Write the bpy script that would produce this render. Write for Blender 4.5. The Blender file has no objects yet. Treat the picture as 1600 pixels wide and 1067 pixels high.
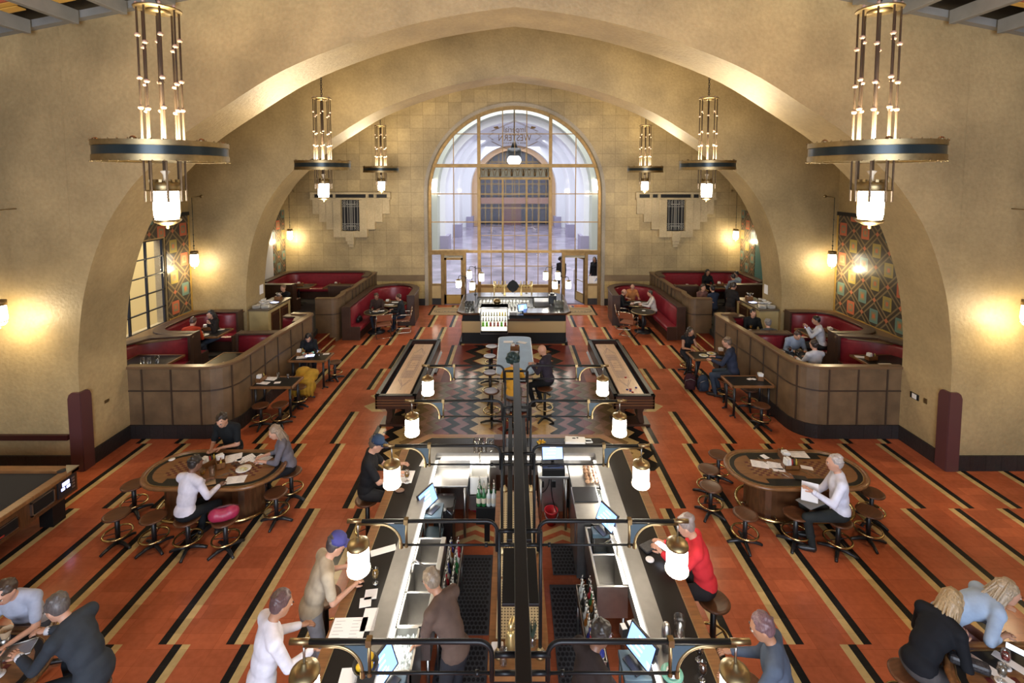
import bpy, bmesh, math, random
from mathutils import Vector, Matrix, Euler
random.seed(7)
PI = math.pi
R = math.radians
scene = bpy.context.scene
COL = scene.collection
V = Vector

def lin(h):
    h = h.lstrip('#')
    out = []
    for i in (0, 2, 4):
        c = int(h[i:i+2], 16)/255
        out.append(c/12.92 if c <= .04045 else ((c+.055)/1.055)**2.4)
    return tuple(out)+(1,)

MATS = {}
def mat(name, col, rough=.5, metal=0, var=0, scale=8, bump=0, bscale=40, emit=0, spec=.5, ecol=None, grain=None):
    if name in MATS: return MATS[name]
    m = bpy.data.materials.new(name); m.use_nodes = True
    nt = m.node_tree; b = nt.nodes['Principled BSDF']
    c = lin(col) if isinstance(col, str) else tuple(col)+(1,)
    b.inputs['Base Color'].default_value = c
    b.inputs['Roughness'].default_value = rough
    b.inputs['Metallic'].default_value = metal
    b.inputs['Specular IOR Level'].default_value = spec
    tc = nt.nodes.new('ShaderNodeTexCoord')
    if var:
        mp = nt.nodes.new('ShaderNodeMapping')
        nt.links.new(tc.outputs['Object'], mp.inputs[0])
        if grain: mp.inputs['Scale'].default_value = grain
        n = nt.nodes.new('ShaderNodeTexNoise'); n.inputs['Scale'].default_value = scale
        n.inputs['Detail'].default_value = 5
        nt.links.new(mp.outputs[0], n.inputs['Vector'])
        r = nt.nodes.new('ShaderNodeValToRGB')
        r.color_ramp.elements[0].position = .3; r.color_ramp.elements[1].position = .7
        r.color_ramp.elements[0].color = tuple(x*(1-var) for x in c[:3])+(1,)
        r.color_ramp.elements[1].color = tuple(min(1, x*(1+var*.6)) for x in c[:3])+(1,)
        nt.links.new(n.outputs['Fac'], r.inputs[0]); nt.links.new(r.outputs[0], b.inputs['Base Color'])
    if bump:
        n2 = nt.nodes.new('ShaderNodeTexNoise'); n2.inputs['Scale'].default_value = bscale
        n2.inputs['Detail'].default_value = 4
        nt.links.new(tc.outputs['Object'], n2.inputs['Vector'])
        bp = nt.nodes.new('ShaderNodeBump'); bp.inputs['Strength'].default_value = bump
        bp.inputs['Distance'].default_value = .02
        nt.links.new(n2.outputs['Fac'], bp.inputs['Height']); nt.links.new(bp.outputs[0], b.inputs['Normal'])
    if emit:
        b.inputs['Emission Color'].default_value = lin(ecol) if ecol else c
        b.inputs['Emission Strength'].default_value = emit
    MATS[name] = m
    return m

def glassmat(name, tint=(1, 1, 1), gloss=.06, rough=.02):
    if name in MATS: return MATS[name]
    m = bpy.data.materials.new(name); m.use_nodes = True
    nt = m.node_tree; nt.nodes.clear()
    o = nt.nodes.new('ShaderNodeOutputMaterial'); t = nt.nodes.new('ShaderNodeBsdfTransparent')
    t.inputs[0].default_value = tint+(1,)
    g = nt.nodes.new('ShaderNodeBsdfGlossy'); g.inputs['Roughness'].default_value = rough
    f = nt.nodes.new('ShaderNodeLayerWeight'); f.inputs[0].default_value = .3
    mm = nt.nodes.new('ShaderNodeMath'); mm.operation = 'MULTIPLY_ADD'
    mm.inputs[1].default_value = .6 if gloss > .01 else .08; mm.inputs[2].default_value = gloss
    nt.links.new(f.outputs['Fresnel'], mm.inputs[0])
    x = nt.nodes.new('ShaderNodeMixShader')
    nt.links.new(mm.outputs[0], x.inputs[0]); nt.links.new(t.outputs[0], x.inputs[1]); nt.links.new(g.outputs[0], x.inputs[2])
    nt.links.new(x.outputs[0], o.inputs[0])
    MATS[name] = m
    return m

def frame(d, up=None):
    d = V(d).normalized()
    u = V(up) if up else (V((0, 0, 1)) if abs(d.z) < .95 else V((0, 1, 0)))
    x = u.cross(d).normalized(); y = d.cross(x)
    return x, y, d

class MB:
    def __init__(s): s.v = []; s.f = []; s.m = []; s.s = []
    def add(s, vs, fs, mi=0, sm=False, mx=None):
        o = len(s.v)
        s.v += [tuple(mx @ V(p)) if mx else tuple(p) for p in vs]
        for f in fs:
            s.f.append([o+i for i in f]); s.m.append(mi); s.s.append(sm)
        return s
    def box(s, c, d, mi=0, rz=0, mx=None):
        x, y, z = d[0]/2, d[1]/2, d[2]/2
        vs = [(-x,-y,-z),(x,-y,-z),(x,y,-z),(-x,y,-z),(-x,-y,z),(x,-y,z),(x,y,z),(-x,y,z)]
        M_ = Matrix.Translation(V(c)) @ Matrix.Rotation(rz, 4, 'Z')
        if mx: M_ = mx @ M_
        return s.add(vs, [(0,3,2,1),(4,5,6,7),(0,1,5,4),(1,2,6,5),(2,3,7,6),(3,0,4,7)], mi, False, M_)
    def bb(s, x0, x1, y0, y1, z0, z1, mi=0):
        return s.box(((x0+x1)/2, (y0+y1)/2, (z0+z1)/2), (abs(x1-x0), abs(y1-y0), abs(z1-z0)), mi)
    def tube(s, path, r, n=8, mi=0, closed=False, caps=True, sm=True):
        P = [V(p) for p in path]; k = len(P)
        rr = r if isinstance(r, (list, tuple)) else [r]*k
        x = None; vs = []
        for i in range(k):
            a = P[i-1] if (i > 0 or closed) else P[i]
            b = P[(i+1) % k] if (i < k-1 or closed) else P[i]
            d = (b-a).normalized()
            if x is None: x, y, _ = frame(d)
            else:
                x = x-d*x.dot(d)
                if x.length < 1e-6: x, y, _ = frame(d)
                x.normalize()
            y = d.cross(x)
            for j in range(n):
                t = 2*PI*j/n
                vs.append(P[i]+(x*math.cos(t)+y*math.sin(t))*rr[i])
        fs = []
        for i in range(k if closed else k-1):
            for j in range(n):
                a = i*n+j; b = i*n+(j+1) % n; c = ((i+1) % k)*n
                fs.append((a, b, c+(j+1) % n, c+j))
        if caps and not closed:
            fs.append(tuple(range(n-1, -1, -1))); fs.append(tuple((k-1)*n+j for j in range(n)))
        return s.add(vs, fs, mi, sm)
    def cyl(s, p0, p1, r0, r1=None, n=14, mi=0, sm=True):
        return s.tube([p0, p1], [r0, r0 if r1 is None else r1], n, mi, sm=sm)
    def lathe(s, prof, c=(0, 0, 0), n=24, mi=0, sm=True, mx=None, arc=2*PI):
        vs = []; fs = []; k = len(prof)
        full = arc > 6.28
        cols = n if full else n+1
        for i in range(cols):
            t = arc*i/n
            for r, z in prof: vs.append((c[0]+r*math.cos(t), c[1]+r*math.sin(t), c[2]+z))
        for i in range(n):
            for j in range(k-1):
                a = i*k+j; b = ((i+1) % cols)*k+j
                fs.append((a, b, b+1, a+1))
        if full and k > 2:
            if prof[0][0] > 1e-4: fs.append(tuple(i*k for i in range(n-1, -1, -1)))
            if prof[-1][0] > 1e-4: fs.append(tuple(i*k+k-1 for i in range(n)))
        return s.add(vs, fs, mi, sm, mx)
    def ell(s, c, r, n=14, mi=0, mx=None):
        if not isinstance(r, (tuple, list)): r = (r, r, r)
        h = max(6, n//2+2); prof = [(math.cos(-PI/2+PI*j/h), math.sin(-PI/2+PI*j/h)) for j in range(h+1)]
        prof[0] = (0, -1); prof[-1] = (0, 1)
        M_ = Matrix.Translation(V(c)) @ (mx if mx else Matrix.Identity(4)) @ Matrix.Diagonal((r[0], r[1], r[2], 1))
        return s.lathe(prof, n=n, mi=mi, mx=M_)
    def prism(s, poly, z0, z1, mi=0, mx=None, sm=False):
        n = len(poly)
        A = sum(poly[i][0]*poly[(i+1) % n][1]-poly[(i+1) % n][0]*poly[i][1] for i in range(n))
        if A < 0: poly = poly[::-1]
        vs = [(p[0], p[1], z0) for p in poly]+[(p[0], p[1], z1) for p in poly]
        s.add(vs, [tuple(range(n-1, -1, -1)), tuple(range(n, 2*n))], mi, False, mx)
        return s.add(vs, [(i, (i+1) % n, n+(i+1) % n, n+i) for i in range(n)], mi, sm, mx)
    def sweep(s, path, prof, mi=0, closed=False, sm=False, base=0):
        """profile (offset to the left of the path, z) along a plan path"""
        k = len(path); P = [V((p[0], p[1])) for p in path]; n = len(prof); vs = []
        for i in range(k):
            a = P[i-1] if (i > 0 or closed) else None
            b = P[(i+1) % k] if (i < k-1 or closed) else None
            d1 = (P[i]-a).normalized() if a is not None else None
            d2 = (b-P[i]).normalized() if b is not None else None
            if d1 is None: d1 = d2
            if d2 is None: d2 = d1
            n1 = V((-d1.y, d1.x)); n2 = V((-d2.y, d2.x)); nn = (n1+n2)
            nn = nn.normalized() if nn.length > 1e-6 else n1
            kx = 1/max(.4, nn.dot(n1))
            for o, z in prof: vs.append((P[i].x+nn.x*o*kx, P[i].y+nn.y*o*kx, base+z))
        fs = []
        for i in range(k if closed else k-1):
            for j in range(n):
                a = i*n+j; b = i*n+(j+1) % n; c = ((i+1) % k)*n
                fs.append((a, c+j, c+(j+1) % n, b))
        if not closed:
            fs.append(tuple(range(n))); fs.append(tuple((k-1)*n+j for j in range(n-1, -1, -1)))
        return s.add(vs, fs, mi, sm)
    def build(s, name, ms, parent=None, loc=(0, 0, 0), rz=0, bevel=0, fix=True):
        me = bpy.data.meshes.new(name)
        me.from_pydata(s.v, [], s.f)
        if not isinstance(ms, (list, tuple)): ms = [ms]
        for m in ms: me.materials.append(m)
        me.polygons.foreach_set('material_index', s.m); me.polygons.foreach_set('use_smooth', s.s)
        me.update()
        if fix:
            bm = bmesh.new(); bm.from_mesh(me); bmesh.ops.recalc_face_normals(bm, faces=bm.faces); bm.to_mesh(me); bm.free()
        o = bpy.data.objects.new(name, me); COL.objects.link(o)
        o.location = loc; o.rotation_euler = (0, 0, rz)
        if parent: o.parent = parent
        if bevel:
            b = o.modifiers.new('b', 'BEVEL'); b.width = bevel; b.segments = 2; b.limit_method = 'ANGLE'; b.angle_limit = R(40)
        return o

def tag(o, label, cat, group=None, kind=None):
    o['label'] = label; o['category'] = cat
    if group: o['group'] = group
    if kind: o['kind'] = kind
    return o
def thing(name, label, cat, loc=(0, 0, 0), rz=0, group=None):
    o = bpy.data.objects.new(name, None); COL.objects.link(o); o.empty_display_size = .1
    o.location = loc; o.rotation_euler = (0, 0, rz)
    return tag(o, label, cat, group)
def struct(o, label=None):
    o['kind'] = 'structure'
    if label: o['label'] = label
    return o
def stuct_empty(name):
    o = bpy.data.objects.new(name, None); COL.objects.link(o); o['kind'] = 'structure'; return o
KIDS = {}
def kids(o): return [c for c in o.children]
def dup(root, loc, rz=0, label=None, group=None, scale=None):
    r = root.copy(); COL.objects.link(r); r.location = loc; r.rotation_euler = (0, 0, rz)
    if scale: r.scale = scale
    if label: r['label'] = label
    if group: r['group'] = group
    def rec(a, b):
        for ch in list(a.children):
            c = ch.copy(); COL.objects.link(c); c.parent = b; rec(ch, c)
    rec(root, r)
    return r
class Proto:
    """first call places the prototype itself, later calls copy it"""
    def __init__(s, root): s.r = root; s.used = False
    def __call__(s, loc, rz=0, label=None, group=None, scale=None):
        if not s.used:
            s.used = True; s.r.location = loc; s.r.rotation_euler = (0, 0, rz)
            if scale: s.r.scale = scale
            if label: s.r['label'] = label
            if group: s.r['group'] = group
            return s.r
        return dup(s.r, loc, rz, label, group, scale)

def arcpts(cx, cy, r, a0, a1, n=8):
    return [(cx+r*math.cos(R(a0+(a1-a0)*i/n)), cy+r*math.sin(R(a0+(a1-a0)*i/n))) for i in range(n+1)]
def catmull(pts, k=6):
    P = [V(p) for p in pts]; out = []
    for i in range(len(P)-1):
        p0 = P[max(0, i-1)]; p1 = P[i]; p2 = P[i+1]; p3 = P[min(len(P)-1, i+2)]
        for j in range(k):
            t = j/k
            out.append(.5*((2*p1)+(p2-p0)*t+(2*p0-5*p1+4*p2-p3)*t*t+(3*p1-p0-3*p2+p3)*t**3))
    out.append(P[-1])
    return [tuple(p) for p in out]
def textmesh(txt, size, extr=.001, align='CENTER', font=None):
    c = bpy.data.curves.new('lettering', 'FONT'); c.body = txt; c.size = size; c.extrude = extr; c.align_x = align
    o = bpy.data.objects.new('lettering', c); COL.objects.link(o)
    bpy.context.view_layer.update()
    me = bpy.data.meshes.new_from_object(o.evaluated_get(bpy.context.evaluated_depsgraph_get()))
    COL.objects.unlink(o); bpy.data.objects.remove(o); bpy.data.curves.remove(c)
    me.materials.clear()
    return me
def textobj(name, txt, size, m, parent, mx, extr=.001):
    me = textmesh(txt, size, extr); me.transform(mx); me.materials.append(m)
    o = bpy.data.objects.new(name, me); COL.objects.link(o)
    if parent: o.parent = parent
    return o
# ---- materials
m_brass = mat('aged_brass', (.33, .25, .13), .42, 1, .15, 20)
m_bronze = mat('bronze_frame', (.27, .17, .07), .45, 1, .2, 6)
m_dkmetal = mat('blackened_steel', (.012, .013, .014), .42, .5)
m_iron = mat('black_cast_iron', (.012, .012, .013), .38)
m_steel = mat('stainless_steel', (.40, .385, .36), .36, 1, .08, 12)
m_strip = mat('brushed_bar_steel', (.20, .19, .175), .5, .8, .08, 12)
m_pbrass = mat('pale_brass', (.60, .46, .20), .3, .8)
m_rod = mat('dark_bronze_rod', (.07, .045, .025), .55, .1)
m_wood = mat('dark_stained_wood', (.085, .035, .014), .28, 0, .4, 5, grain=(1, 8, 1))
m_oak = mat('golden_oak_trim', (.19, .085, .03), .3, 0, .3, 5, grain=(1, 8, 1))
m_walnut = mat('walnut_wood', (.055, .022, .012), .35, 0, .3, 6, grain=(8, 1, 8))
m_black = mat('black_laminate', (.010, .010, .010), .35, spec=.25)
m_rubber = mat('black_rubber', (.012, .012, .014), .7)
m_red = mat('burgundy_leather', (.21, .014, .024), .36, 0, .15, 10, .05, 60)
m_paper = mat('white_paper', (.75, .73, .72), .7)
m_white = mat('white_ceramic', (.75, .74, .70), .25)
m_napkin = mat('folded_white_napkin', (.72, .70, .66), .8)
m_glass = glassmat('clear_glassware', (.96, .97, .97), .08)
m_beer = mat('amber_beer', (.55, .24, .02), .1)
m_ink = mat('black_ink', (.02, .02, .02), .6)
m_lamp = mat('lit_opal_glass', (.9, .88, .8), .4, emit=16, ecol='#fff4e0')
m_slamp = mat('lit_opal_glass_pendant', (.9, .88, .8), .4, emit=10, ecol='#fff0d0')
m_cream = mat('cream_painted_panel', (.50, .36, .16), .5, 0, .12, 3)
m_bluegrey = mat('blue_grey_steel', (.05, .085, .11), .5)
m_plastic = mat('black_plastic', (.015, .015, .017), .35)
m_tan = mat('tan_cardboard', (.38, .22, .10), .7, 0, .15, 10)
m_cutlery = mat('bright_cutlery', (.6, .6, .58), .2, 1)
m_skinA = mat('skin_light', (.50, .27, .18), .5)
m_skinB = mat('skin_tan', (.34, .17, .10), .5)
m_skinC = mat('skin_brown', (.16, .075, .045), .5)

def plaster(name, c, tile=None):
    m = mat(name, c, .5, 0, .34, .7, .45, 16)
    nt = m.node_tree; b = nt.nodes['Principled BSDF']
    # fine mottling over the broad stains
    ramp = [n for n in nt.nodes if n.type == 'VALTORGB'][0]
    tc = [n for n in nt.nodes if n.type == 'TEX_COORD'][0]
    n3 = nt.nodes.new('ShaderNodeTexNoise'); n3.inputs['Scale'].default_value = 14; n3.inputs['Detail'].default_value = 6
    nt.links.new(tc.outputs['Object'], n3.inputs['Vector'])
    r3 = nt.nodes.new('ShaderNodeValToRGB'); r3.color_ramp.elements[0].position = .35; r3.color_ramp.elements[1].position = .65
    r3.color_ramp.elements[0].color = (.91, .90, .88, 1); r3.color_ramp.elements[1].color = (1.04, 1.04, 1.04, 1)
    nt.links.new(n3.outputs['Fac'], r3.inputs[0])
    mx = nt.nodes.new('ShaderNodeMix'); mx.data_type = 'RGBA'; mx.blend_type = 'MULTIPLY'; mx.inputs[0].default_value = 1
    nt.links.new(ramp.outputs[0], mx.inputs[6]); nt.links.new(r3.outputs[0], mx.inputs[7])
    out = mx.outputs[2]
    if tile:
        bk = nt.nodes.new('ShaderNodeTexBrick'); bk.offset = 0; bk.inputs['Scale'].default_value = 1
        bk.inputs['Brick Width'].default_value = tile[0]; bk.inputs['Row Height'].default_value = tile[1]
        bk.inputs['Mortar Size'].default_value = tile[2]; bk.inputs['Mortar Smooth'].default_value = .3
        bk.inputs['Color1'].default_value = (.84, .83, .82, 1); bk.inputs['Color2'].default_value = (1.08, 1.07, 1.05, 1)
        bk.inputs['Mortar'].default_value = tile[3]+(1,) if len(tile) > 3 else (.6, .58, .52, 1)
        sp = nt.nodes.new('ShaderNodeSeparateXYZ'); cb = nt.nodes.new('ShaderNodeCombineXYZ')
        nt.links.new(tc.outputs['Object'], sp.inputs[0])
        ax = tile[4] if len(tile) > 4 else 'XZ'
        nt.links.new(sp.outputs[ax[0]], cb.inputs[0]); nt.links.new(sp.outputs[ax[1]], cb.inputs[1])
        nt.links.new(cb.outputs[0], bk.inputs['Vector'])
        m2 = nt.nodes.new('ShaderNodeMix'); m2.data_type = 'RGBA'; m2.blend_type = 'MULTIPLY'; m2.inputs[0].default_value = 1
        nt.links.new(out, m2.inputs[6]); nt.links.new(bk.outputs[0], m2.inputs[7]); out = m2.outputs[2]
    nt.links.new(out, b.inputs['Base Color'])
    return m
m_plaster = plaster('ochre_plaster', (.375, .28, .14))
m_block = plaster('ochre_stone_block', (.43, .33, .17), (.55, .55, .008))
def tilefloor(name, c, mort=(.74, .70, .66), rough=.2, step=.2):
    m = plaster(name, c, (step*2, step, .003, mort, 'XY'))
    b = m.node_tree.nodes['Principled BSDF']; b.inputs['Roughness'].default_value = rough; b.inputs['Specular IOR Level'].default_value = .06 if c[0] < .1 else .13
    for n in m.node_tree.nodes:
        if n.type == 'BUMP': n.inputs['Strength'].default_value = .02
    return m
m_terra = tilefloor('terracotta_tile', (.44, .12, .052))
m_fcream = tilefloor('cream_floor_tile', (.55, .405, .18), (.85, .8, .76))
m_fblack = tilefloor('black_floor_tile', (.018, .017, .016), (1.4, 1.4, 1.4))
m_fred = tilefloor('oxblood_tile', (.20, .035, .018))
m_ftan = tilefloor('olive_tan_tile', (.24, .165, .08))
m_fpink = tilefloor('rose_tan_tile', (.36, .22, .14))
m_base = plaster('black_tile_base', (.022, .018, .018), (.3, .6, .006, (.3, .3, .3)))
m_maroon = mat('maroon_bumper', (.09, .035, .035), .3)
m_greyceil = mat('grey_painted_timber', (.20, .20, .19), .6, 0, .15, 3)
# ---- floor: terracotta field with inlaid black-and-cream stripes and zigzag bands
XC = .02
fl = MB()
def quad(x0, x1, y0, y1, mi, z=.001):
    fl.add([(x0, y0, z), (x1, y0, z), (x1, y1, z), (x0, y1, z)], [(0, 1, 2, 3)], mi)
fl.bb(-9.9, 9.9, -8, 21.0, -.2, 0, 0)
def stripe(xb, y0, y1):
    for s in (-1, 1):
        a, b, c = s*xb, s*(xb-.1), s*(xb-.2)
        quad(min(a, b), max(a, b), y0, y1, 2); quad(min(b, c), max(b, c), y0, y1, 1)
def row(xs, y0, y1):
    for x in xs: stripe(x, y0, y1)
S = .815
row([3.28+S*k for k in range(-1, 9)], 2.2, 5.46)
row([3.475+S*k for k in range(-1, 8)], 5.46, 7.85)
row([2.92+S*k for k in range(0, 9)], 7.85, 9.85)
row([4.72, 5.53], 9.85, 13.85); row([6.35, 7.17, 7.98], 9.85, 10.06)
stripe(3.89, 9.85, 11.24); stripe(3.89, 12.44, 13.85); stripe(3.07, 9.85, 10.6)
row([2.05+S*k for k in range(0, 6)], 13.85, 15.83)
row([1.84+S*k for k in range(0, 5)], 15.83, 17.79)
row([2.4+S*k for k in range(0, 5)], 17.79, 19.35)
row([2.65+S*k for k in range(0, 3)], 19.35, 20.85)
def zig(xo, w, amp, half, y0, y1, mi, z, ph=0):
    """zigzag band: outermost vertex line at xo, width w"""
    for s in (-1, 1):
        y = y0; k = ph
        while y < y1-.01:
            ya = min(y+half, y1)
            f = (ya-y)/half
            a0 = xo-(amp if k % 2 else 0); a1 = a0+((amp if k % 2 else -amp)*f)
            p = [(s*a0, y, z), (s*a1, ya, z), (s*(a1-w), ya, z), (s*(a0-w), y, z)]
            fl.add(p if s > 0 else p[::-1], [(0, 1, 2, 3)], mi); y = ya; k += 1
quad(-2.0, 2.0, 8.4, 15.85, 3, .0006)
for xo, w, mi in ((.57, .2, 5), (.78, .21, 1), (.99, .21, 1), (1.2, .21, 2), (1.6, .2, 2)):
    zig(xo, w, .2, .2, 8.45, 13.65, mi, .0016)
for xo, w, mi in ((2.0, .2, 4), (2.22, .22, 5), (2.44, .22, 4), (2.66, .22, 1), (2.88, .22, 2)):
    zig(xo, w, .2, .2, 8.9, 12.9, mi, .0016, 1)
for xo, w, mi in ((3.4, .2, 5), (3.67, .27, 1)):
    zig(xo, w, .28, .28, 11.24, 12.36, mi, .0016, 1)
for xo, w, mi in ((1.2, .3, 1), (1.55, .3, 2)):
    zig(xo, w, .4, .4, 13.65, 15.83, mi, .0016)
o = fl.build('floor', [m_terra, m_fcream, m_fblack, m_fred, m_ftan, m_fpink], fix=False)
struct(o)

# ---- transverse plaster arch walls
HALF = [(8.25, 0), (8.25, .9), (8.25, 1.7), (8.22, 2.4), (8.05, 3.45), (7.66, 4.53), (7.13, 5.35), (6.62, 5.87), (6.16, 6.32), (5.2, 6.95), (4.2, 7.54), (3.05, 8.0), (1.95, 8.33), (.97, 8.53), (0, 8.66)]
half = catmull(HALF, 4)
def archwall(name, y0, y1, m):
    mb = MB(); pts = [(x+XC, z) for x, z in half]+[(-x+XC, z) for x, z in half[::-1][1:]]
    def top(x): return (9.95 if y0 < 10 else 10.5)-.19*abs(x)
    n = len(pts); vs = []
    for x, z in pts: vs += [(x, y0, z), (x, y1, z)]
    mb.add(vs, [(2*i, 2*i+2, 2*i+3, 2*i+1) for i in range(n-1)], 0, True)
    # faces: columns between the profile and the outer edge of the wall
    out = []
    for x, z in pts:
        sx = 1 if x > XC else -1
        out.append((x, z))
    for y, flip in ((y0, 0), (y1, 1)):
        vs = []; fs = []
        for x, z in pts: vs += [(x, y, z), (x, y, top(x-XC))]
        for i in range(n-1): fs.append((2*i, 2*i+1, 2*i+3, 2*i+2))
        mb.add(vs, fs, 0)
        for s in (-1, 1):
            xa, xb = s*8.25+XC, s*9.95
            mb.add([(xa, y, 0), (xb, y, 0), (xb, y, top(9.95)), (xa, y, top(8.25))], [(0, 1, 2, 3)], 0)
    bm_o = mb.build(name, m, fix=False)
    return struct(bm_o)
archwall('wall_near_arch', 8.92, 10.06, m_plaster)
archwall('wall_far_arch', 14.7, 15.82, m_plaster)

# black tiled base and maroon corner guards of the near piers
for s, nm in ((-1, 'left'), (1, 'right')):
    b = MB()
    path = [(s*9.9, 8.92), (s*8.25+XC, 8.92), (s*8.25+XC, 10.06)]
    b.sweep(path if s > 0 else path[::-1], [(0, 0), (-.03*1, 0), (-.03, .3), (0, .3)] if False else [(-.002, 0), (.03, 0), (.03, .3), (-.002, .3)])
    struct(b.build('baseboard_pier_'+nm, m_base))
    g = MB()
    X = s*8.25+XC
    # rounded-top L shaped guard wrapped round the pier corner
    def guard(dx, dy, L, ang):
        prof = [(-.03, 0), (L, 0), (L, 1.36)] + [(L/2-.015+(L/2+.015)*math.cos(R(a)), 1.36+.12*math.sin(R(a))) for a in range(15, 180, 15)]+[(-.03, 1.36)]
        return prof
    for ax in (0, 1):
        L = .20
        poly = [(-.035, 0), (L, 0), (L, 1.42), (L-.03, 1.5), (L-.08, 1.54), (-.035, 1.54)]
        if ax == 0:   # along the front face
            M_ = Matrix(((s, 0, 0, X), (0, 0, -1, 8.92), (0, 1, 0, 0), (0, 0, 0, 1)))
        else:
            M_ = Matrix(((0, 0, -s, X), (1, 0, 0, 8.92), (0, 1, 0, 0), (0, 0, 0, 1)))
        g.prism(poly, .0, .045, 0, M_)
    struct(g.build('trim_pier_guard_'+nm, m_maroon, bevel=.008))
b = MB(); b.bb(-9.85, -8.46, 8.86, 8.92, .62, .72); struct(b.build('trim_chair_rail', mat('maroon_rail', (.035, .008, .008), .35)))

# ---- side walls
def sidewall(name, x, win=None):
    mb = MB(); x0, x1 = (x-.3, x) if x < 0 else (x, x+.3)
    if win:
        ya, yb, za, zb = win
        mb.bb(x0, x1, -8, ya, 0, 9.0); mb.bb(x0, x1, yb, 21.2, 0, 9.0)
        mb.bb(x0, x1, ya, yb, 0, za); mb.bb(x0, x1, ya, yb, zb, 9.0)
    else: mb.bb(x0, x1, -8, 21.2, 0, 9.0)
    return struct(mb.build(name, m_plaster))
sidewall('wall_left', -9.9, (11.0, 13.62, 1.45, 3.88))
sidewall('wall_right', 9.9)
# wall behind the viewer with an assumed, unseen window opening for the added daylight
mb = MB(); mb.bb(-9.9, -4, -8.3, -8, -.2, 10.2); mb.bb(4, 9.9, -8.3, -8, -.2, 10.2); mb.bb(-4, 4, -8.3, -8, -.2, 1); mb.bb(-4, 4, -8.3, -8, 8, 10.2)
struct(mb.build('wall_rear', m_plaster))

# ---- far wall with the great arched window
WY = 20.9; WX = .08; WR = 3.76; WZ = 4.87
mb = MB(); arc = [(WX+WR*math.cos(R(a)), WZ+WR*math.sin(R(a))) for a in range(0, 181, 5)]
pts = [(WX+WR, 0)]+arc+[(WX-WR, 0)]
for y in (WY, WY+.35):
    vs = []; fs = []
    for x, z in pts: vs += [(x, y, z), (x, y, 9.9)]
    for i in range(len(pts)-1): fs.append((2*i, 2*i+1, 2*i+3, 2*i+2))
    mb.add(vs, fs)
    for s in (-1, 1):
        mb.add([(WX+s*WR, y, 0), (s*10, y, 0), (s*10, y, 9.9), (WX+s*WR, y, 9.9)], [(0, 1, 2, 3)])
vs = []
for x, z in pts: vs += [(x, WY, z), (x, WY+.35, z)]
mb.add(vs, [(2*i, 2*i+2, 2*i+3, 2*i+1) for i in range(len(pts)-1)], 0)
struct(mb.build('wall_far', m_block))
# stone archivolt round the opening
mb = MB(); ring = []
arc2 = [(WX+WR+.02, 0)]+[(WX+(WR+.02)*math.cos(R(a)), WZ+(WR+.02)*math.sin(R(a))) for a in range(0, 181, 4)]+[(WX-WR-.02, 0)]
arc3 = [(WX+WR+.16, 0)]+[(WX+(WR+.16)*math.cos(R(a)), WZ+(WR+.16)*math.sin(R(a))) for a in range(0, 181, 4)]+[(WX-WR-.16, 0)]
vs = []
for (a, b_), (c, d) in zip(arc2, arc3): vs += [(a, WY-.05, b_), (c, WY-.05, d), (c, WY+.01, d), (a, WY+.1, b_)]
n = len(arc2)
mb.add(vs, [(4*i+j, 4*i+(j+1) % 4, 4*i+4+(j+1) % 4, 4*i+4+j) for i in range(n-1) for j in range(4)])
struct(mb.build('trim_window_surround', plaster('grey_stone_trim', (.36, .31, .24))))
# dado: band, cream tile wainscot, black base
for s, nm in ((-1, 'left'), (1, 'right')):
    xa, xb = sorted((WX+s*(WR+.17), s*9.9))
    mb = MB(); mb.bb(xa, xb, WY-.06, WY, 1.08, 1.34); struct(mb.build('trim_dado_band_'+nm, mat('brown_stone_band', (.19, .125, .06), .5, 0, .2, 2)))
    mb = MB(); mb.bb(xa, xb, WY-.03, WY, .3, 1.08); struct(mb.build('trim_dado_tile_'+nm, plaster('cream_wall_tile', (.52, .40, .18), (.3, .3, .006))))
    mb = MB(); mb.bb(xa, xb, WY-.05, WY, 0, .3); struct(mb.build('baseboard_far_'+nm, m_base))

# ---- pitched ceiling: trim beams, timber joists and painted boards
def zc(x): return 9.95-.19*abs(x)
mb = MB()
for s in (-1, 1):
    mb.add([(0, -8.3, 10.55), (s*10.2, -8.3, 10.55-.19*10.2), (s*10.2, 21.3, 10.55-.19*10.2), (0, 21.3, 10.55)], [(0, 1, 2, 3)])
m_ceil = mat('dark_ceiling_boards', (.05, .045, .04), .7)
struct(mb.build('ceiling', m_ceil))
for (ya, yb, nm) in ((8.78, 8.92, 'near'),):
    mb = MB()
    for s in (-1, 1):
        mb.add([(0, ya, 9.89), (s*9.9, ya, 9.89-.19*9.9), (s*9.9, yb, 9.89-.19*9.9), (0, yb, 9.89),
                (0, ya, 10.02), (s*9.9, ya, 10.02-.19*9.9), (s*9.9, yb, 10.02-.19*9.9), (0, yb, 10.02)],
               [(0, 1, 2, 3), (4, 7, 6, 5), (0, 4, 5, 1), (1, 5, 6, 2), (2, 6, 7, 3), (3, 7, 4, 0)])
    struct(mb.build('trim_ceiling_plate_'+nm, m_greyceil))
for i in range(-11, 12):
    x = i*.86+(.19 if i < 0 else -.19 if i > 0 else 0)*0
    x = i*.86
    if abs(x) < .1: continue
    z = 9.86-.19*abs(x)
    mb = MB(); mb.bb(x-.06, x+.06, -8, 8.74, z-.09, z+.15)
    struct(mb.build('trim_ceiling_joist', m_greyceil, bevel=.01))
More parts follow.
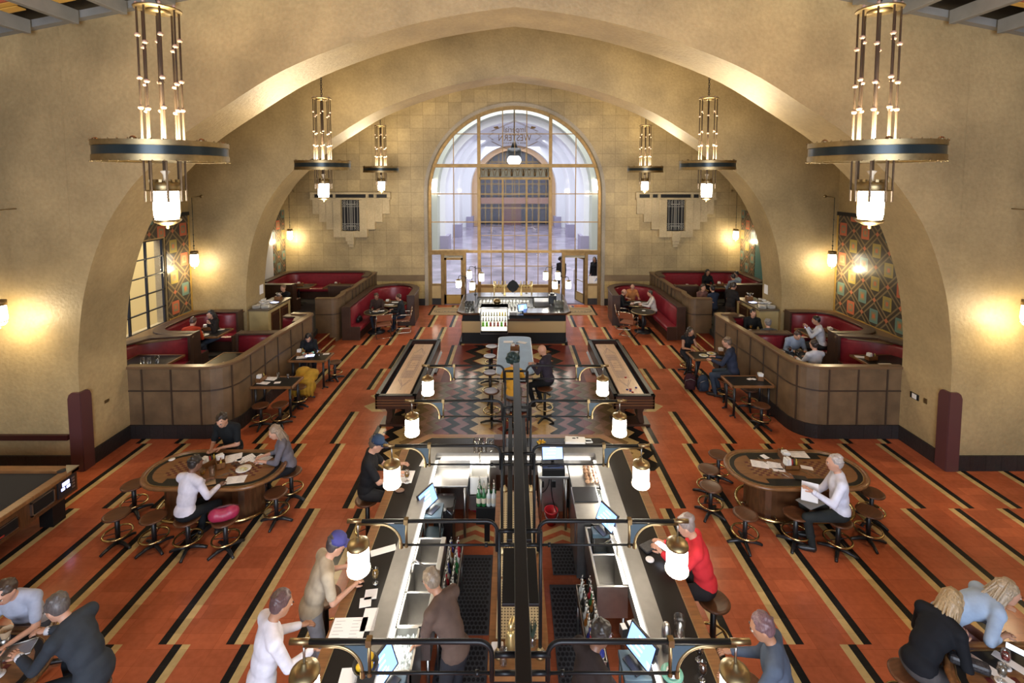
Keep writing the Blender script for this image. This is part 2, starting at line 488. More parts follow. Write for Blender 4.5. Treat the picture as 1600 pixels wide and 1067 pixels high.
# painted boards between joists: coral with stepped yellow tabs at the wall end
m_coral = mat('coral_painted_board', (.46, .13, .08), .6); m_yel = mat('yellow_painted_tab', (.55, .33, .07), .6)
for i in range(-11, 11):
    x0, x1 = i*.86+.08, (i+1)*.86-.08
    mb = MB(); s = 1 if x0 >= 0 else -1
    def zz(x): return 10.03-.19*abs(x)
    def board(xa, xb, ya, yb, dz, mi):
        mb.add([(xa, ya, zz(xa)-dz), (xb, ya, zz(xb)-dz), (xb, yb, zz(xb)-dz), (xa, yb, zz(xa)-dz),
                (xa, ya, zz(xa)-dz+.02), (xb, ya, zz(xb)-dz+.02), (xb, yb, zz(xb)-dz+.02), (xa, yb, zz(xa)-dz+.02)],
               [(0, 1, 2, 3), (4, 7, 6, 5), (0, 4, 5, 1), (1, 5, 6, 2), (2, 6, 7, 3), (3, 7, 4, 0)], mi)
    board(x0, x1, 3.0, 8.1, 0, 0); board(x0+.02, x1-.02, 8.08, 8.2, .03, 1); board(x0+.02, x1-.4, 8.18, 8.34, .06, 1)
    struct(mb.build('trim_ceiling_board', [m_coral, m_yel]))
# ---- great arched window: bronze grid, glazing, mirrored lettering, transom ornament
win = stuct_empty('window_1'); win['label'] = 'tall arched window of bronze bars with a shop name lettered on its glass'
FY = WY+.14
def archx(z, r=WR): return r if z <= WZ else math.sqrt(max(0, r*r-(z-WZ)**2))
mb = MB()
for r0, r1, y0, y1 in ((WR-.13, WR-.0, FY-.06, FY+.06),):
    a2 = [(WX+r0, 0)]+[(WX+r0*math.cos(R(a)), WZ+r0*math.sin(R(a))) for a in range(0, 181, 4)]+[(WX-r0, 0)]
    a3 = [(WX+r1, 0)]+[(WX+r1*math.cos(R(a)), WZ+r1*math.sin(R(a))) for a in range(0, 181, 4)]+[(WX-r1, 0)]
    vs = []
    for (a, b_), (c, d) in zip(a2, a3): vs += [(a, y0, b_), (c, y0, d), (c, y1, d), (a, y1, b_)]
    mb.add(vs, [(4*i+j, 4*i+(j+1) % 4, 4*i+4+(j+1) % 4, 4*i+4+j) for i in range(len(a2)-1) for j in range(4)])
mb.build('window_frame', m_bronze, win)
def vbar(mb, x, z0, z1, w, d=.1): mb.bb(x-w/2, x+w/2, FY-d/2, FY+d/2, z0, z1)
def hbar(mb, z, x0, x1, w, d=.1): mb.bb(x0, x1, FY-d/2, FY+d/2, z-w/2, z+w/2)
mb = MB()
for dx in (-1.55, 1.55): vbar(mb, WX+dx, .05, WZ+archx(0) if False else WZ+math.sqrt(WR**2-1.55**2), .14, .16)
for dx in (-.52, .52): vbar(mb, WX+dx, .8, 5.55, .085, .12)
hbar(mb, 6.1, WX-archx(6.1), WX+archx(6.1), .15, .17); hbar(mb, 5.55, WX-1.55, WX+1.55, .11, .16)
hbar(mb, 2.36, WX-WR, WX+WR, .11, .18); hbar(mb, .83, WX-2.0, WX+2.0, .13, .14)
mb.build('mullion', m_bronze, win, bevel=.008)
mb = MB()
for dx in (-2.65, 2.65): vbar(mb, WX+dx, 2.4, WZ+math.sqrt(WR**2-2.65**2), .035, .05)
for dx in (-.52, .52): vbar(mb, WX+dx, 6.1, WZ+math.sqrt(WR**2-.52**2), .04, .05)
vbar(mb, WX, 6.1, WZ+WR, .022, .05)
for dx in (-1.03, 0, 1.03): vbar(mb, WX+dx, .85, 5.5, .028, .05)
for z in (7.47,): hbar(mb, z, WX-archx(z), WX+archx(z), .035, .05)
for z in (4.88, 3.65): hbar(mb, z, WX-WR, WX+WR, .04, .05)
for z in (4.26, 3.06, 1.71): hbar(mb, z, WX-1.55, WX+1.55, .028, .05)
mb.build('muntin', m_bronze, win)
# glass panes
mb = MB()
def pane(x0, x1, z0, z1): mb.add([(x0, FY, z0), (x1, FY, z0), (x1, FY, z1), (x0, FY, z1)], [(0, 1, 2, 3)])
fan = [(WX+(WR-.1)*math.cos(R(a)), FY, WZ+(WR-.1)*math.sin(R(a))) for a in range(0, 181, 5)]
mb.add(fan, [tuple(range(len(fan)))]); pane(WX-WR+.1, WX+WR-.1, 2.4, WZ); pane(WX-2.0, WX+2.0, .85, 2.32)
mb.build('glass', glassmat('window_glass', (.97, .98, .97), .003), win)
# dado panels under the glass
mb = MB(); mb.bb(WX-2.0, WX+2.0, FY-.04, FY+.04, .1, .78)
mb.build('dado_panel', m_cream, win)
mb = MB(); mb.bb(WX-2.0, WX+2.0, FY-.06, FY+.05, 0, .28); mb.build('plinth', m_base, win)
# cast ornament between the two transoms
mb = MB(); mb.bb(WX-1.5, WX+1.5, FY-.01, FY+.03, 5.62, 6.02, 0)
for i in range(12):
    x = WX-1.5+3.0*(i+.5)/12
    if i % 2: mb.tube([(x, FY-.03, 5.64), (x, FY-.03, 5.9)], .025, 6, 1)
    for s in (-1, 1):
        mb.tube([(x+s*.03, FY-.03, 5.66), (x+s*.05, FY-.03, 5.8), (x+s*.1, FY-.03, 5.93), (x+s*.04, FY-.03, 5.98)], .012, 6, 1)
    mb.ell((x, FY-.03, 5.93), (.045, .02, .04), 8, 1)
mb.build('transom_ornament', [mat('verdigris_panel', (.30, .29, .2), .5), m_bronze], win)
# lettering (it reads from the far side, so from here it is mirrored)
gold = mat('gold_leaf_lettering', (.16, .09, .02), .6)
def wtext(t, size, x, z, sx=1.0):
    mx = Matrix(((-sx, 0, 0, x), (0, 0, -1, FY-.012), (0, 1, 0, z), (0, 0, 0, 1)))
    textobj('lettering', t, size, gold, win, mx, .002)
wtext('Imperial', .36, WX, 7.54, .84); wtext('WESTERN', .40, WX, 7.17, .80); wtext('BEER COMPANY', .12, WX, 7.03, 1.2)
mb = MB(); 
def line(pts, r=.008): mb.tube([(WX+x, FY-.012, z) for x, z in pts], r, 5, 0)
for s in (-1, 1):
    for k, d in ((0, 0), (1, .05)):
        line([(0, 8.05-d), (s*(1.02-d), 7.58), (s*(.95-d), 7.52), (s*(1.17-d), 7.36), (s*(.95-d), 7.2), (s*(1.02-d), 7.14), (s*.3, 6.8)])
    mb.prism([(s*.68, 7.68), (s*.72, 7.8), (s*.92, 7.76), (s*.88, 7.7)], FY-.016, FY-.012, 0, Matrix(((1, 0, 0, WX), (0, 0, 1, 0), (0, 1, 0, 0), (0, 0, 0, 1))))
mb.build('lettering_border', gold, win)

# ---- the two doors with sidelights
def door(n, x0, x1, side0, side1, opened):
    d = stuct_empty('door_%d' % n); Y = FY
    f = MB()
    for x in (x0-.06, x1+.06): f.bb(x-.07, x+.07, Y-.09, Y+.09, 0, 2.32)
    f.bb(x0-.1, x1+.1, Y-.08, Y+.08, 2.18, 2.32); f.bb(x0-.22, x1+.22, Y-.16, Y+.1, 2.36, 2.44); f.bb(x0-.16, x1+.16, Y-.12, Y+.1, 2.31, 2.37)
    f.build('door_frame', m_bronze, d, bevel=.008)
    f = MB(); f.bb(x0, x1, Y-.06, Y-.04, 2.09, 2.2, 0)
    for i in range(7):
        xx = x0+.06+(x1-x0-.12)*i/6; f.tube([(xx-.05, Y-.07, 2.12), (xx-.02, Y-.07, 2.17), (xx+.03, Y-.07, 2.12), (xx+.05, Y-.07, 2.17)], .008, 5, 1)
    f.build('header_ornament', [mat('header_cream', (.5, .45, .33), .5), m_iron], d)
    hinge = x0 if opened < 0 else x1
    L = bpy.data.objects.new('door_leaf', None); COL.objects.link(L); L.parent = d
    l = MB(); w = x1-x0; sg = 1 if hinge == x0 else -1
    def lx(a): return sg*a
    for a, b_ in ((0, .1), (w-.1, w)): l.bb(lx(a), lx(b_), -.03, .03, .02, 2.08)
    l.bb(lx(0), lx(w), -.03, .03, 1.98, 2.08); l.bb(lx(0), lx(w), -.03, .03, .02, .44)
    lo = l.build('leaf', m_bronze, L)
    l = MB(); l.bb(lx(.1), lx(w-.1), -.032, .032, .06, .4); l.build('kick_panel', mat('brass_kick_plate', (.5, .33, .1), .35, .6), L)
    l = MB(); l.add([(lx(.1), 0, .44), (lx(w-.1), 0, .44), (lx(w-.1), 0, 1.98), (lx(.1), 0, 1.98)], [(0, 1, 2, 3)]); l.build('glass', MATS['window_glass'], L)
    l = MB(); l.tube([(lx(w-.05), -.03, .75), (lx(w-.05), -.09, .78), (lx(w-.05), -.09, 1.4), (lx(w-.05), -.03, 1.43)], .014, 8); l.bb(lx(.1), lx(w-.1), -.05, -.03, .98, 1.01); l.build('handle', m_brass, L)
    L.location = (hinge, Y, 0); L.rotation_euler = (0, 0, R(72) if opened > 0 else 0)
    L.rotation_euler = (0, 0, R(-70) if opened > 0 else 0)
    # sidelight
    f = MB(); f.bb(side0, side1, Y-.05, Y+.05, .84, .93); f.bb(side0, side1, Y-.05, Y+.05, 2.22, 2.3); f.build('sidelight_rail', m_bronze, d)
    f = MB(); f.bb(side0, side1, Y-.03, Y+.03, .28, .84); f.build('sidelight_panel', m_cream, d)
    f = MB(); f.bb(side0, side1, Y-.05, Y+.05, 0, .28); f.build('sidelight_plinth', m_base, d)
    f = MB(); f.add([(side0, Y, .93), (side1, Y, .93), (side1, Y, 2.22), (side0, Y, 2.22)], [(0, 1, 2, 3)]); f.build('sidelight_glass', MATS['window_glass'], d)
    return d
door(1, -3.02, -2.18, WX-WR+.1, -3.15, -1); door(2, 2.28, 3.16, 3.3, WX+WR-.1, 1)
sg = MB(); sg.bb(3.34, 3.56, FY-.02, FY-.012, .95, 1.27, 0); sg.bb(3.58, 3.78, FY-.02, FY-.012, .95, 1.27, 0)
cardo = sg.build('grade_card', m_paper); tag(cardo, 'white inspection cards taped low on the sidelight beside the open door', 'notice')
textobj('lettering', 'A', .24, mat('blue_print', (.05, .12, .35), .5), cardo, Matrix(((1, 0, 0, 3.68), (0, 0, -1, FY-.021), (0, 1, 0, 1.02), (0, 0, 0, 1))))
# coir door mats with lettering
def mat_(x, lab, t, y=19.92):
    m = MB(); m.bb(-.62, .62, -.55, .55, 0, .018); o = m.build('door_mat', mat('coir_matting', (.36, .24, .11), .9, 0, .15, 60), loc=(x, y, .001)); tag(o, lab, 'door mat')
    textobj('lettering', t, .2, m_ink, o, Matrix.Translation((0, 0, .02)) @ Matrix.Rotation(PI, 4, 'Z') @ Matrix.Diagonal((1.3, 1, 1, 1)), .001)
    b = MB(); pts = [(.55*math.cos(a), .32*math.sin(a), .02) for a in [2*PI*i/28 for i in range(28)]]
    b.tube(pts, .008, 4, closed=True); b.build('border', m_ink, o)
mat_(-2.75, 'tan coir door mat by the closed left-hand bronze door', 'IMPERIAL'); mat_(2.75, 'tan coir door mat by the open right-hand bronze door', 'WESTERN')

# ---- concourse beyond the glass
m_lav = tilefloor('lavender_stone_paving', (.36, .33, .43), (.85, .85, .88), .12, .6)
m_pale = mat('pale_sage_wall', (.48, .50, .42), .6); m_wh = mat('white_arch_plaster', (.80, .81, .85), .6); m_lavw = mat('lavender_plinth', (.34, .31, .42), .4)
f = MB(); f.bb(-20, 20, 21.25, 62, -.2, 0); struct(f.build('floor_concourse', m_lav))
f = MB(); f.bb(-20, 20, 21.3, 35, 13, 13.2); struct(f.build('ceiling_concourse', m_wh))
for s, n in ((-1, 'left'), (1, 'right')):
    f = MB(); f.bb(s*13, s*13.3, 21.3, 35, 0, 13); struct(f.build('wall_concourse_'+n, m_pale))
def archring(name, y0, y1, r, zc_, m, outer=14, top=13.2, plinth=1.2):
    mb = MB(); p = [(r, 0)]+[(r*math.cos(R(a)), zc_+r*math.sin(R(a))) for a in range(0, 181, 6)]+[(-r, 0)]
    for y in (y0, y1):
        vs = []; fs = []
        for x, z in p: vs += [(x+.15, y, z), (x+.15, y, top)]
        for i in range(len(p)-1): fs.append((2*i, 2*i+1, 2*i+3, 2*i+2))
        mb.add(vs, fs)
        for s in (-1, 1): mb.add([(s*r+.15, y, 0), (s*outer, y, 0), (s*outer, y, top), (s*r+.15, y, top)], [(0, 1, 2, 3)])
    vs = []
    for x, z in p: vs += [(x+.15, y0, z), (x+.15, y1, z)]
    mb.add(vs, [(2*i, 2*i+2, 2*i+3, 2*i+1) for i in range(len(p)-1)], 0, True)
    o = struct(mb.build(name, m, fix=False))
    if plinth:
        b = MB()
        for s in (-1, 1): b.bb(s*(r-.25)+.15, s*(r+.5)+.15, y0-.12, y1+.1, 0, plinth)
        struct(b.build('baseboard_concourse', m_lavw))
    return o
archring('wall_concourse_arch', 35, 36.2, 5.6, 4.6, m_pale, plinth=0)
archring('wall_concourse_rib', 36.2, 37.5, 5.2, 4.5, m_wh); archring('wall_concourse_rib', 37.5, 45, 5.7, 4.6, m_wh, plinth=0)
archring('wall_concourse_rib', 45, 46.2, 5.2, 4.5, m_wh); archring('wall_concourse_rib', 46.2, 54, 5.7, 4.6, m_wh, plinth=0)
archring('wall_concourse_rib', 54, 55.5, 4.8, 4.4, m_wh); archring('wall_concourse_rib', 55.5, 57, 4.1, 4.6, mat('orange_stone_arch', (.52, .33, .18), .5), plinth=0)
w2 = stuct_empty('window_2')
f = MB()
f.bb(-5, 5, 57.6, 57.8, 0, 10); f.build('window_backing', mat('dusky_glass', (.035, .035, .07), .3), w2)
f = MB()
for x in [-4+.8*i for i in range(11)]: f.bb(x-.05, x+.05, 57.3, 57.5, 0, 9.5)
for z in (.3, 2.6, 3.6, 4.8, 6.2, 7.4): f.bb(-4.2, 4.2, 57.3, 57.5, z-.06, z+.06)
f.build('mullion', m_bronze, w2)
f = MB(); f.bb(-4.3, 4.3, 56.6, 57.2, 2.5, 3.2); f.build('transom_beam', mat('rust_stone', (.30, .16, .12), .5), w2)
f = MB()
for x in (-.55, .55): f.bb(x-.5, x+.5, 57.0, 57.2, 0, 2.5)
f.build('door_pair', mat('wine_timber', (.14, .06, .06), .4), w2)
# string course on the concourse walls, hanging lantern and wall lights
lan = thing('pendant_lantern', 'bright hanging lantern in the concourse behind the arched window glass', 'lantern', (.1, 30, 6.4))
f = MB(); f.ell((0, 0, .25), (.42, .42, .34), 16); f.build('lamp_shade', mat('bright_lantern_glass', (1, 1, 1), .4, emit=14, ecol='#fff6e6'), lan)
f = MB(); f.cyl((0, 0, .5), (0, 0, 1.0), .5, .4, 12); f.cyl((0, 0, 1.0), (0, 0, 1.5), .22, .06, 10); f.build('lamp_cap', m_iron, lan)
f = MB(); f.cyl((0, 0, 1.4), (0, 0, 6.58), .035, n=6); f.build('chain', m_iron, lan)
WL = []
for x, lab in ((-5.55, 'small lit wall light on the sage wall left of the concourse arch'), (6.0, 'small lit wall light on the sage wall right of the concourse arch')):
    t = thing('wall_light', lab, 'wall light', (x-.35 if x < 0 else x+.2, 34.88, 4.7))
    f = MB(); f.cyl((0, 0, 0), (0, 0, .75), .2, n=12); f.build('lamp_shade', m_lamp, t)
    f = MB(); f.bb(-.1, .1, .05, .12, .75, .95); f.cyl((0, 0, .75), (0, 0, .82), .22, n=12); f.build('bracket', m_iron, t)
# ---- chandeliers
def chandelier():
    t = thing('chandelier', 'x', 'chandelier', (0, 0, 0), 0, 'ring chandeliers')
    # origin at the ring's centre
    f = MB(); r = .65
    for z0, z1, rr, mi in ((-.105, -.04, r, 0), (-.035, .055, r-.008, 1), (.06, .115, r, 0)):
        f.lathe([(rr, z0), (rr, z1)], n=64, mi=mi); f.lathe([(rr-.03, z0), (rr, z0)], n=64, mi=mi); f.lathe([(rr, z1), (rr-.03, z1)], n=64, mi=mi)
    f.lathe([(r-.06, -.1), (r-.03, -.105)], n=48, mi=0); f.lathe([(r-.012, -.04), (r-.002, -.037), (r-.012, -.033)], n=48, mi=0)
    f.lathe([(r-.03, -.1), (r-.03, .115)], n=48, mi=0)
    ring = f.build('ring', [m_brass, mat('slate_blue_enamel', (.015, .026, .03), .3, .4)], t)
    f = MB(); f.lathe([(.08, -.06), (.64, -.06), (.64, -.05), (.08, -.05)], n=40); f.build('tray', mat('cream_enamel', (.6, .5, .3), .5), ring)
    f = MB()
    for i in range(40):
        a = 2*PI*i/40; f.ell((.655*math.cos(a), .655*math.sin(a), .12), .008, 5)
        f.ell((.655*math.cos(a), .655*math.sin(a), -.105), .008, 5)
    for i in range(6):
        a = 2*PI*i/6+.4; f.ell((.6*math.cos(a), .6*math.sin(a), .12), (.035, .035, .03), 8)
    f.build('bead_edge', m_brass, ring)
    for i in range(8):
        a = 2*PI*(i+.5)/8; x, y = .195*math.cos(a), .195*math.sin(a)
        f = MB(); f.cyl((x, y, -.56), (x, y, 1.62), .011, n=7); rod = f.build('rod', m_rod, t)
        f = MB()
        for k, z in enumerate((1.2, .78, .48) if i % 2 else (1.3, .83, .5)): f.ell((x, y, z), (.03, .03, .024), 8)
        f.ell((x, y, 1.64), .02, 7)
        f.build('bead', mat('rose_copper', (.46, .31, .23), .5, .2), rod)
    f = MB(); f.lathe([(.0, 1.60), (.225, 1.60), (.235, 1.615), (.0, 1.64)], n=24); f.lathe([(0, 1.57), (.12, 1.57), (.12, 1.6)], n=20); f.build('top_plate', m_brass, t)
    f = MB(); f.cyl((0, 0, -.2), (0, 0, 1.6), .022, n=8); f.ell((0, 0, .8), (.035, .035, .03), 8); f.build('stem', m_rod, t)
    f = MB(); z = 1.64; k = 0
    while z < 3.9:
        pts = [((.02*math.cos(a)) if k % 2 else 0, 0 if k % 2 else .02*math.cos(a), z+.032+.038*math.sin(a)) for a in [2*PI*j/8 for j in range(8)]]
        f.tube(pts, .007, 5, closed=True); z += .058; k += 1
    f.build('chain', m_iron, t)
    # lamp
    f = MB(); f.lathe([(.01, -.16), (.012, -.2), (.045, -.205), (.05, -.215), (.025, -.25), (.02, -.31), (.04, -.32)], n=16); f.build('finial', mat('bone_china', (.7, .6, .45), .4), t)
    f = MB(); f.lathe([(.02, -.32), (.15, -.33), (.155, -.41), (.145, -.425), (.2, -.425), (.2, -.437), (.13, -.437)], n=24)
    for i in range(16):
        a = 2*PI*i/16; f.box((.15*math.cos(a), .15*math.sin(a), -.32), (.02, .03, .03), 0, a)
    cap = f.build('lamp_cap', m_brass, t)
    f = MB(); f.lathe([(.118, -.437), (.13, -.47), (.13, -.70), (.118, -.765), (.05, -.775), (0, -.777)], n=24); f.build('lamp_shade', m_lamp, t)
    f = MB(); 
    for i in range(6):
        a = 2*PI*i/6; f.tube([(.134*math.cos(a), .134*math.sin(a), -.437), (.134*math.cos(a), .134*math.sin(a), -.70), (.122*math.cos(a), .122*math.sin(a), -.765)], .004, 5)
    f.lathe([(.125, -.765), (.145, -.77), (.125, -.80), (.06, -.835), (.02, -.84), (.02, -.875), (0, -.88)], n=20); f.build('lamp_bottom', m_brass, t)
    return t
CH = [(-4.04, 5.6), (-4.64, 11.83), (-4.92, 18.1), (4.12, 5.6), (4.72, 11.83), (4.9, 18.0)]
ch = Proto(chandelier())
labs = ['ring chandelier nearest the viewer hanging above the pool table side', 'ring chandelier hanging over the left booths in the middle bay', 'farthest ring chandelier left of the arched window by the wall grille',
        'ring chandelier nearest the viewer hanging on the white-shirted man\'s side of the hall', 'ring chandelier hanging over the right booths in the middle bay', 'farthest ring chandelier right of the arched window by the wall grille']
for i, (x, y) in enumerate(CH): ch((x, y, 5.88), (.3, .1, 0, -.3, 0, .2)[i], labs[i])
# ---- small pendants by the side walls
def pendant():
    t = thing('pendant_lamp', 'x', 'pendant lamp', (0, 0, 0), 0, 'corner pendant lamps')
    f = MB(); f.lathe([(0, -.2), (.07, -.19), (.105, -.14), (.115, -.05), (.1, .17), (0, .17)], n=20); f.build('lamp_shade', m_slamp, t)
    f = MB(); f.lathe([(.105, .17), (.115, .17), (.11, .26), (.02, .27)], n=16); f.lathe([(.112, -.13), (.118, -.12), (.112, -.11)], n=16); f.ell((0, 0, -.22), (.02, .02, .03), 8); f.build('lamp_cap', m_brass, t)
    f = MB(); f.cyl((0, 0, .26), (0, 0, 1.85), .009, n=6)
    for z, r in ((.34, .02), (.42, .035), (.55, .022), (.75, .02), (1.2, .02)): f.lathe([(.008, z-.02), (r, z), (.008, z+.02)], n=8)
    f.build('rod', mat('verdigris_rod', (.05, .06, .05), .5, .5), t)
    f = MB(); f.tube([(0, 0, 1.85), (.0, .2, 1.87), (0, .48, 1.87)], .01, 6); f.lathe([(.05, 0), (.05, .02), (0, .03)], mx=Matrix.Translation((0, .46, 1.87)) @ Matrix.Rotation(PI/2, 4, 'X'), n=12); f.build('bracket', m_brass, t)
    return t
PEND = [(-9.2, 8.5, 3.15), (-9.48, 14.25, 3.15), (-9.48, 20.45, 3.15), (9.2, 8.5, 3.15), (9.48, 14.25, 3.15), (9.48, 20.45, 3.15)]
pp = Proto(pendant())
labs = ['lit pendant lamp cut off by the left picture edge near the pool table', 'lit pendant lamp beside the patterned strip and left side window', 'lit pendant lamp in the far left corner over the burgundy booth',
        'lit pendant lamp cut off by the right picture edge', 'lit pendant lamp in front of the large patterned mural', 'lit pendant lamp in the far right corner over the burgundy booth']
for i, p in enumerate(PEND): pp(p, 0, labs[i])
# ---- stepped stone air grilles on the far wall
def vent(xc, lab):
    t = thing('wall_grille', lab, 'wall grille', (xc, WY-.001, 0), 0, 'stepped stone wall grilles'); st = plaster('pale_carved_stone', (.50, .40, .24))
    f = MB(); f.bb(-1.72, 1.72, -.24, 0, 4.64, 4.72); f.bb(-1.72, 1.72, -.2, 0, 4.88, 4.96); f.bb(-1.68, 1.68, -.12, 0, 4.70, 4.9)
    for x0, x1 in ((-1.72, -1.58), (-.75, -.66), (.66, .75), (1.02, 1.1), (1.58, 1.72), (-1.1, -1.02)): f.bb(x0, x1, -.19, 0, 4.7, 4.9)
    f.build('cornice', st, t, bevel=.01)
    f = MB()
    for x0, x1 in ((-1.55, -1.12), (-.98, -.78), (-.64, .64), (.78, .98), (1.12, 1.55)): f.bb(x0, x1, -.14, -.1, 4.73, 4.87)
    f.build('slot', m_iron, t)
    for i, (w, zb) in enumerate(((1.66, 4.02), (1.36, 3.68), (1.04, 3.36))):
        for s in (-1, 1):
            f = MB(); f.bb(s*(w-.34), s*w, -.12-.05*i, 0, zb, 4.64); f.build('stepped_pilaster', st, t, bevel=.008)
    f = MB(); 
    f.bb(-.72, -.40, -.28, 0, 3.03, 4.64); f.bb(.40, .72, -.28, 0, 3.03, 4.64); f.bb(-.4, .4, -.28, 0, 3.03, 3.3); f.build('panel_surround', st, t, bevel=.01)
    f = MB(); f.bb(-.4, .4, -.06, -.04, 3.3, 4.64); f.build('grille_back', m_iron, t)
    f = MB(); lt = 0
    for x in (-.28, -.14, -.05, 0, .05, .14, .28): f.bb(x-.011, x+.011, -.13, -.11, 3.32, 4.62)
    for z in (3.6, 4.34): f.bb(-.38, .38, -.14, -.11, z-.012, z+.012); f.bb(-.2, .2, -.145, -.11, z+(-.1 if z < 4 else .1)-.02, z+(-.1 if z < 4 else .1)+.02)
    for x in (-.27, .27):
        for z in (3.45, 4.49):
            for rr in (.11, .05): f.tube([(x+rr*math.cos(a), -.13, z+rr*math.sin(a)) for a in [2*PI*k/14 for k in range(14)]], .012, 5, closed=True)
    f.build('grille', mat('grey_iron_scrollwork', (.32, .31, .27), .45, .3), t)
    f = MB(); f.bb(-.18, .16, -.34, 0, 2.87, 3.3); f.bb(-.14, .14, -.28, 0, 2.72, 2.9); f.bb(-.1, .1, -.2, 0, 2.6, 2.74); f.build('corbel', st, t, bevel=.008)
vent(-6.97, 'stepped stone wall grille on the far wall left of the arched window')
vent(7.0, 'stepped stone wall grille on the far wall right of the arched window')
# ---- painted lattice murals on the side walls
def mural_mat():
    m = mat('painted_lattice', (.05, .05, .05), .3); nt = m.node_tree; b = nt.nodes['Principled BSDF']
    tc = nt.nodes.new('ShaderNodeTexCoord'); sp = nt.nodes.new('ShaderNodeSeparateXYZ'); nt.links.new(tc.outputs['Object'], sp.inputs[0])
    def mth(op, a, b_=None, c=None):
        n = nt.nodes.new('ShaderNodeMath'); n.operation = op
        for i, v in enumerate((a, b_, c)):
            if v is None: continue
            if isinstance(v, (int, float)): n.inputs[i].default_value = v
            else: nt.links.new(v, n.inputs[i])
        return n.outputs[0]
    P = .9
    y, z = sp.outputs[1], mth('MULTIPLY', sp.outputs[2], 1.0)
    u = mth('DIVIDE', mth('ADD', y, z), P); v = mth('DIVIDE', mth('SUBTRACT', y, z), P)
    fu, fv = mth('SUBTRACT', mth('FRACT', u), .5), mth('SUBTRACT', mth('FRACT', v), .5)
    du, dv = mth('ABSOLUTE', fu), mth('ABSOLUTE', fv)
    iu, iv = mth('FLOOR', u), mth('FLOOR', v)
    cellr = mth('FRACT', mth('MULTIPLY', mth('SINE', mth('ADD', mth('MULTIPLY', iu, 12.9), mth('MULTIPLY', iv, 78.2))), 437.5))
    band = mth('GREATER_THAN', mth('MAXIMUM', du, dv), .36)
    hor, ver = mth('ABSOLUTE', mth('ADD', fu, fv)), mth('ABSOLUTE', mth('SUBTRACT', fu, fv))
    sq = mth('MAXIMUM', mth('MULTIPLY', hor, 1.0), mth('MULTIPLY', ver, .8))
    def mixc(f, a, b_):
        n = nt.nodes.new('ShaderNodeMix'); n.data_type = 'RGBA'
        nt.links.new(f, n.inputs[0])
        for i, q in ((6, a), (7, b_)):
            if isinstance(q, tuple): n.inputs[i].default_value = q+(1,)
            else: nt.links.new(q, n.inputs[i])
        return n.outputs[2]
    rp = nt.nodes.new('ShaderNodeValToRGB'); rp.color_ramp.interpolation = 'CONSTANT'; e = rp.color_ramp.elements
    e[0].position = 0; e[0].color = (.42, .11, .055, 1); e[1].position = .33; e[1].color = (.11, .20, .19, 1)
    x = e.new(.66); x.color = (.28, .22, .06, 1)
    nt.links.new(cellr, rp.inputs[0])
    col = mixc(mth('LESS_THAN', sq, .34), (.045, .04, .035), rp.outputs[0])
    col = mixc(mth('LESS_THAN', sq, .2), col, (.20, .19, .12)); col = mixc(mth('LESS_THAN', sq, .1), col, (.42, .13, .06))
    # bands with fine border lines
    line = mth('GREATER_THAN', mth('ABSOLUTE', mth('SUBTRACT', mth('MAXIMUM', du, dv), .41)), .035)
    bandc = mixc(line, (.17, .13, .075), (.05, .04, .03)); 
    cross = mth('GREATER_THAN', mth('MINIMUM', du, dv), .42)
    bandc = mixc(cross, bandc, (.40, .13, .07))
    col = mixc(band, col, bandc)
    nt.links.new(col, b.inputs['Base Color'])
    return m
m_mur = mural_mat(); m_ochf = mat('ochre_border', (.36, .22, .05), .5)
def mural(nm, x, rects, border):
    f = MB(); g = .02 if x < 0 else -.02
    for y0, y1, z0, z1 in rects: f.bb(x, x+g, y0, y1, z0, z1)
    o = f.build('trim_mural_'+nm, m_mur); struct(o)
    f = MB()
    for y0, y1, z0, z1, in border: f.bb(x, x+g*1.6, y0, y1, z0, z1)
    struct(f.build('trim_mural_border_'+nm, m_ochf))
mural('left', -9.9, [(13.66, 14.64, 1.5, 4.45), (11.0, 13.66, 3.92, 4.45)], [(13.66, 14.68, 1.42, 1.52), (14.62, 14.68, 1.5, 4.5)])
mural('right', 9.9, [(11.2, 14.64, 1.5, 4.45)], [(11.2, 14.68, 1.42, 1.52), (14.62, 14.68, 1.5, 4.5)])
f = MB(); f.bb(9.86, 9.9, 11.2, 14.68, 4.45, 4.56); f.bb(-9.9, -9.86, 11.0, 14.68, 4.45, 4.56); struct(f.build('trim_mural_head', m_iron))
mural('far_left', -9.9, [(19.8, 20.84, 1.5, 4.2)], [(19.8, 20.86, 1.42, 1.52)])
mural('far_right', 9.9, [(19.6, 20.84, 1.5, 4.2)], [(19.6, 20.86, 1.42, 1.52)])
f = MB(); f.bb(-9.9, -9.87, 18.6, 19.75, 1.5, 3.5); struct(f.build('window_4', mat('white_lit_pane', (.5, .52, .6), .3)))
f = MB(); f.bb(9.87, 9.9, 17.6, 19.55, 1.5, 3.5); struct(f.build('window_5', mat('teal_tinted_pane', (.06, .16, .17), .2)))
# ---- side window with a view of the patio
wn = stuct_empty('window_3')
f = MB()
for y in (11.04, 11.68, 12.32, 12.96, 13.58): f.bb(-9.98, -9.92, y-.02, y+.02, 1.45, 3.88)
for z in (1.47, 1.95, 2.43, 2.91, 3.39, 3.86): f.bb(-9.98, -9.92, 11.0, 13.62, z-.015, z+.015)
f.build('window_frame', m_iron, wn)
f = MB(); f.add([(-9.95, 11, 1.45), (-9.95, 13.62, 1.45), (-9.95, 13.62, 3.88), (-9.95, 11, 3.88)], [(0, 1, 2, 3)]); f.build('glass', MATS['window_glass'], wn)
f = MB(); f.bb(-16, -10.2, 13.7, 14.0, -.1, 7); struct(f.build('wall_patio', mat('yellow_stucco', (.62, .44, .16), .8)))
f = MB(); f.bb(-18, -10.2, 6, 24, -.2, -.1); struct(f.build('floor_patio', tilefloor('patio_brick', (.34, .25, .24))))
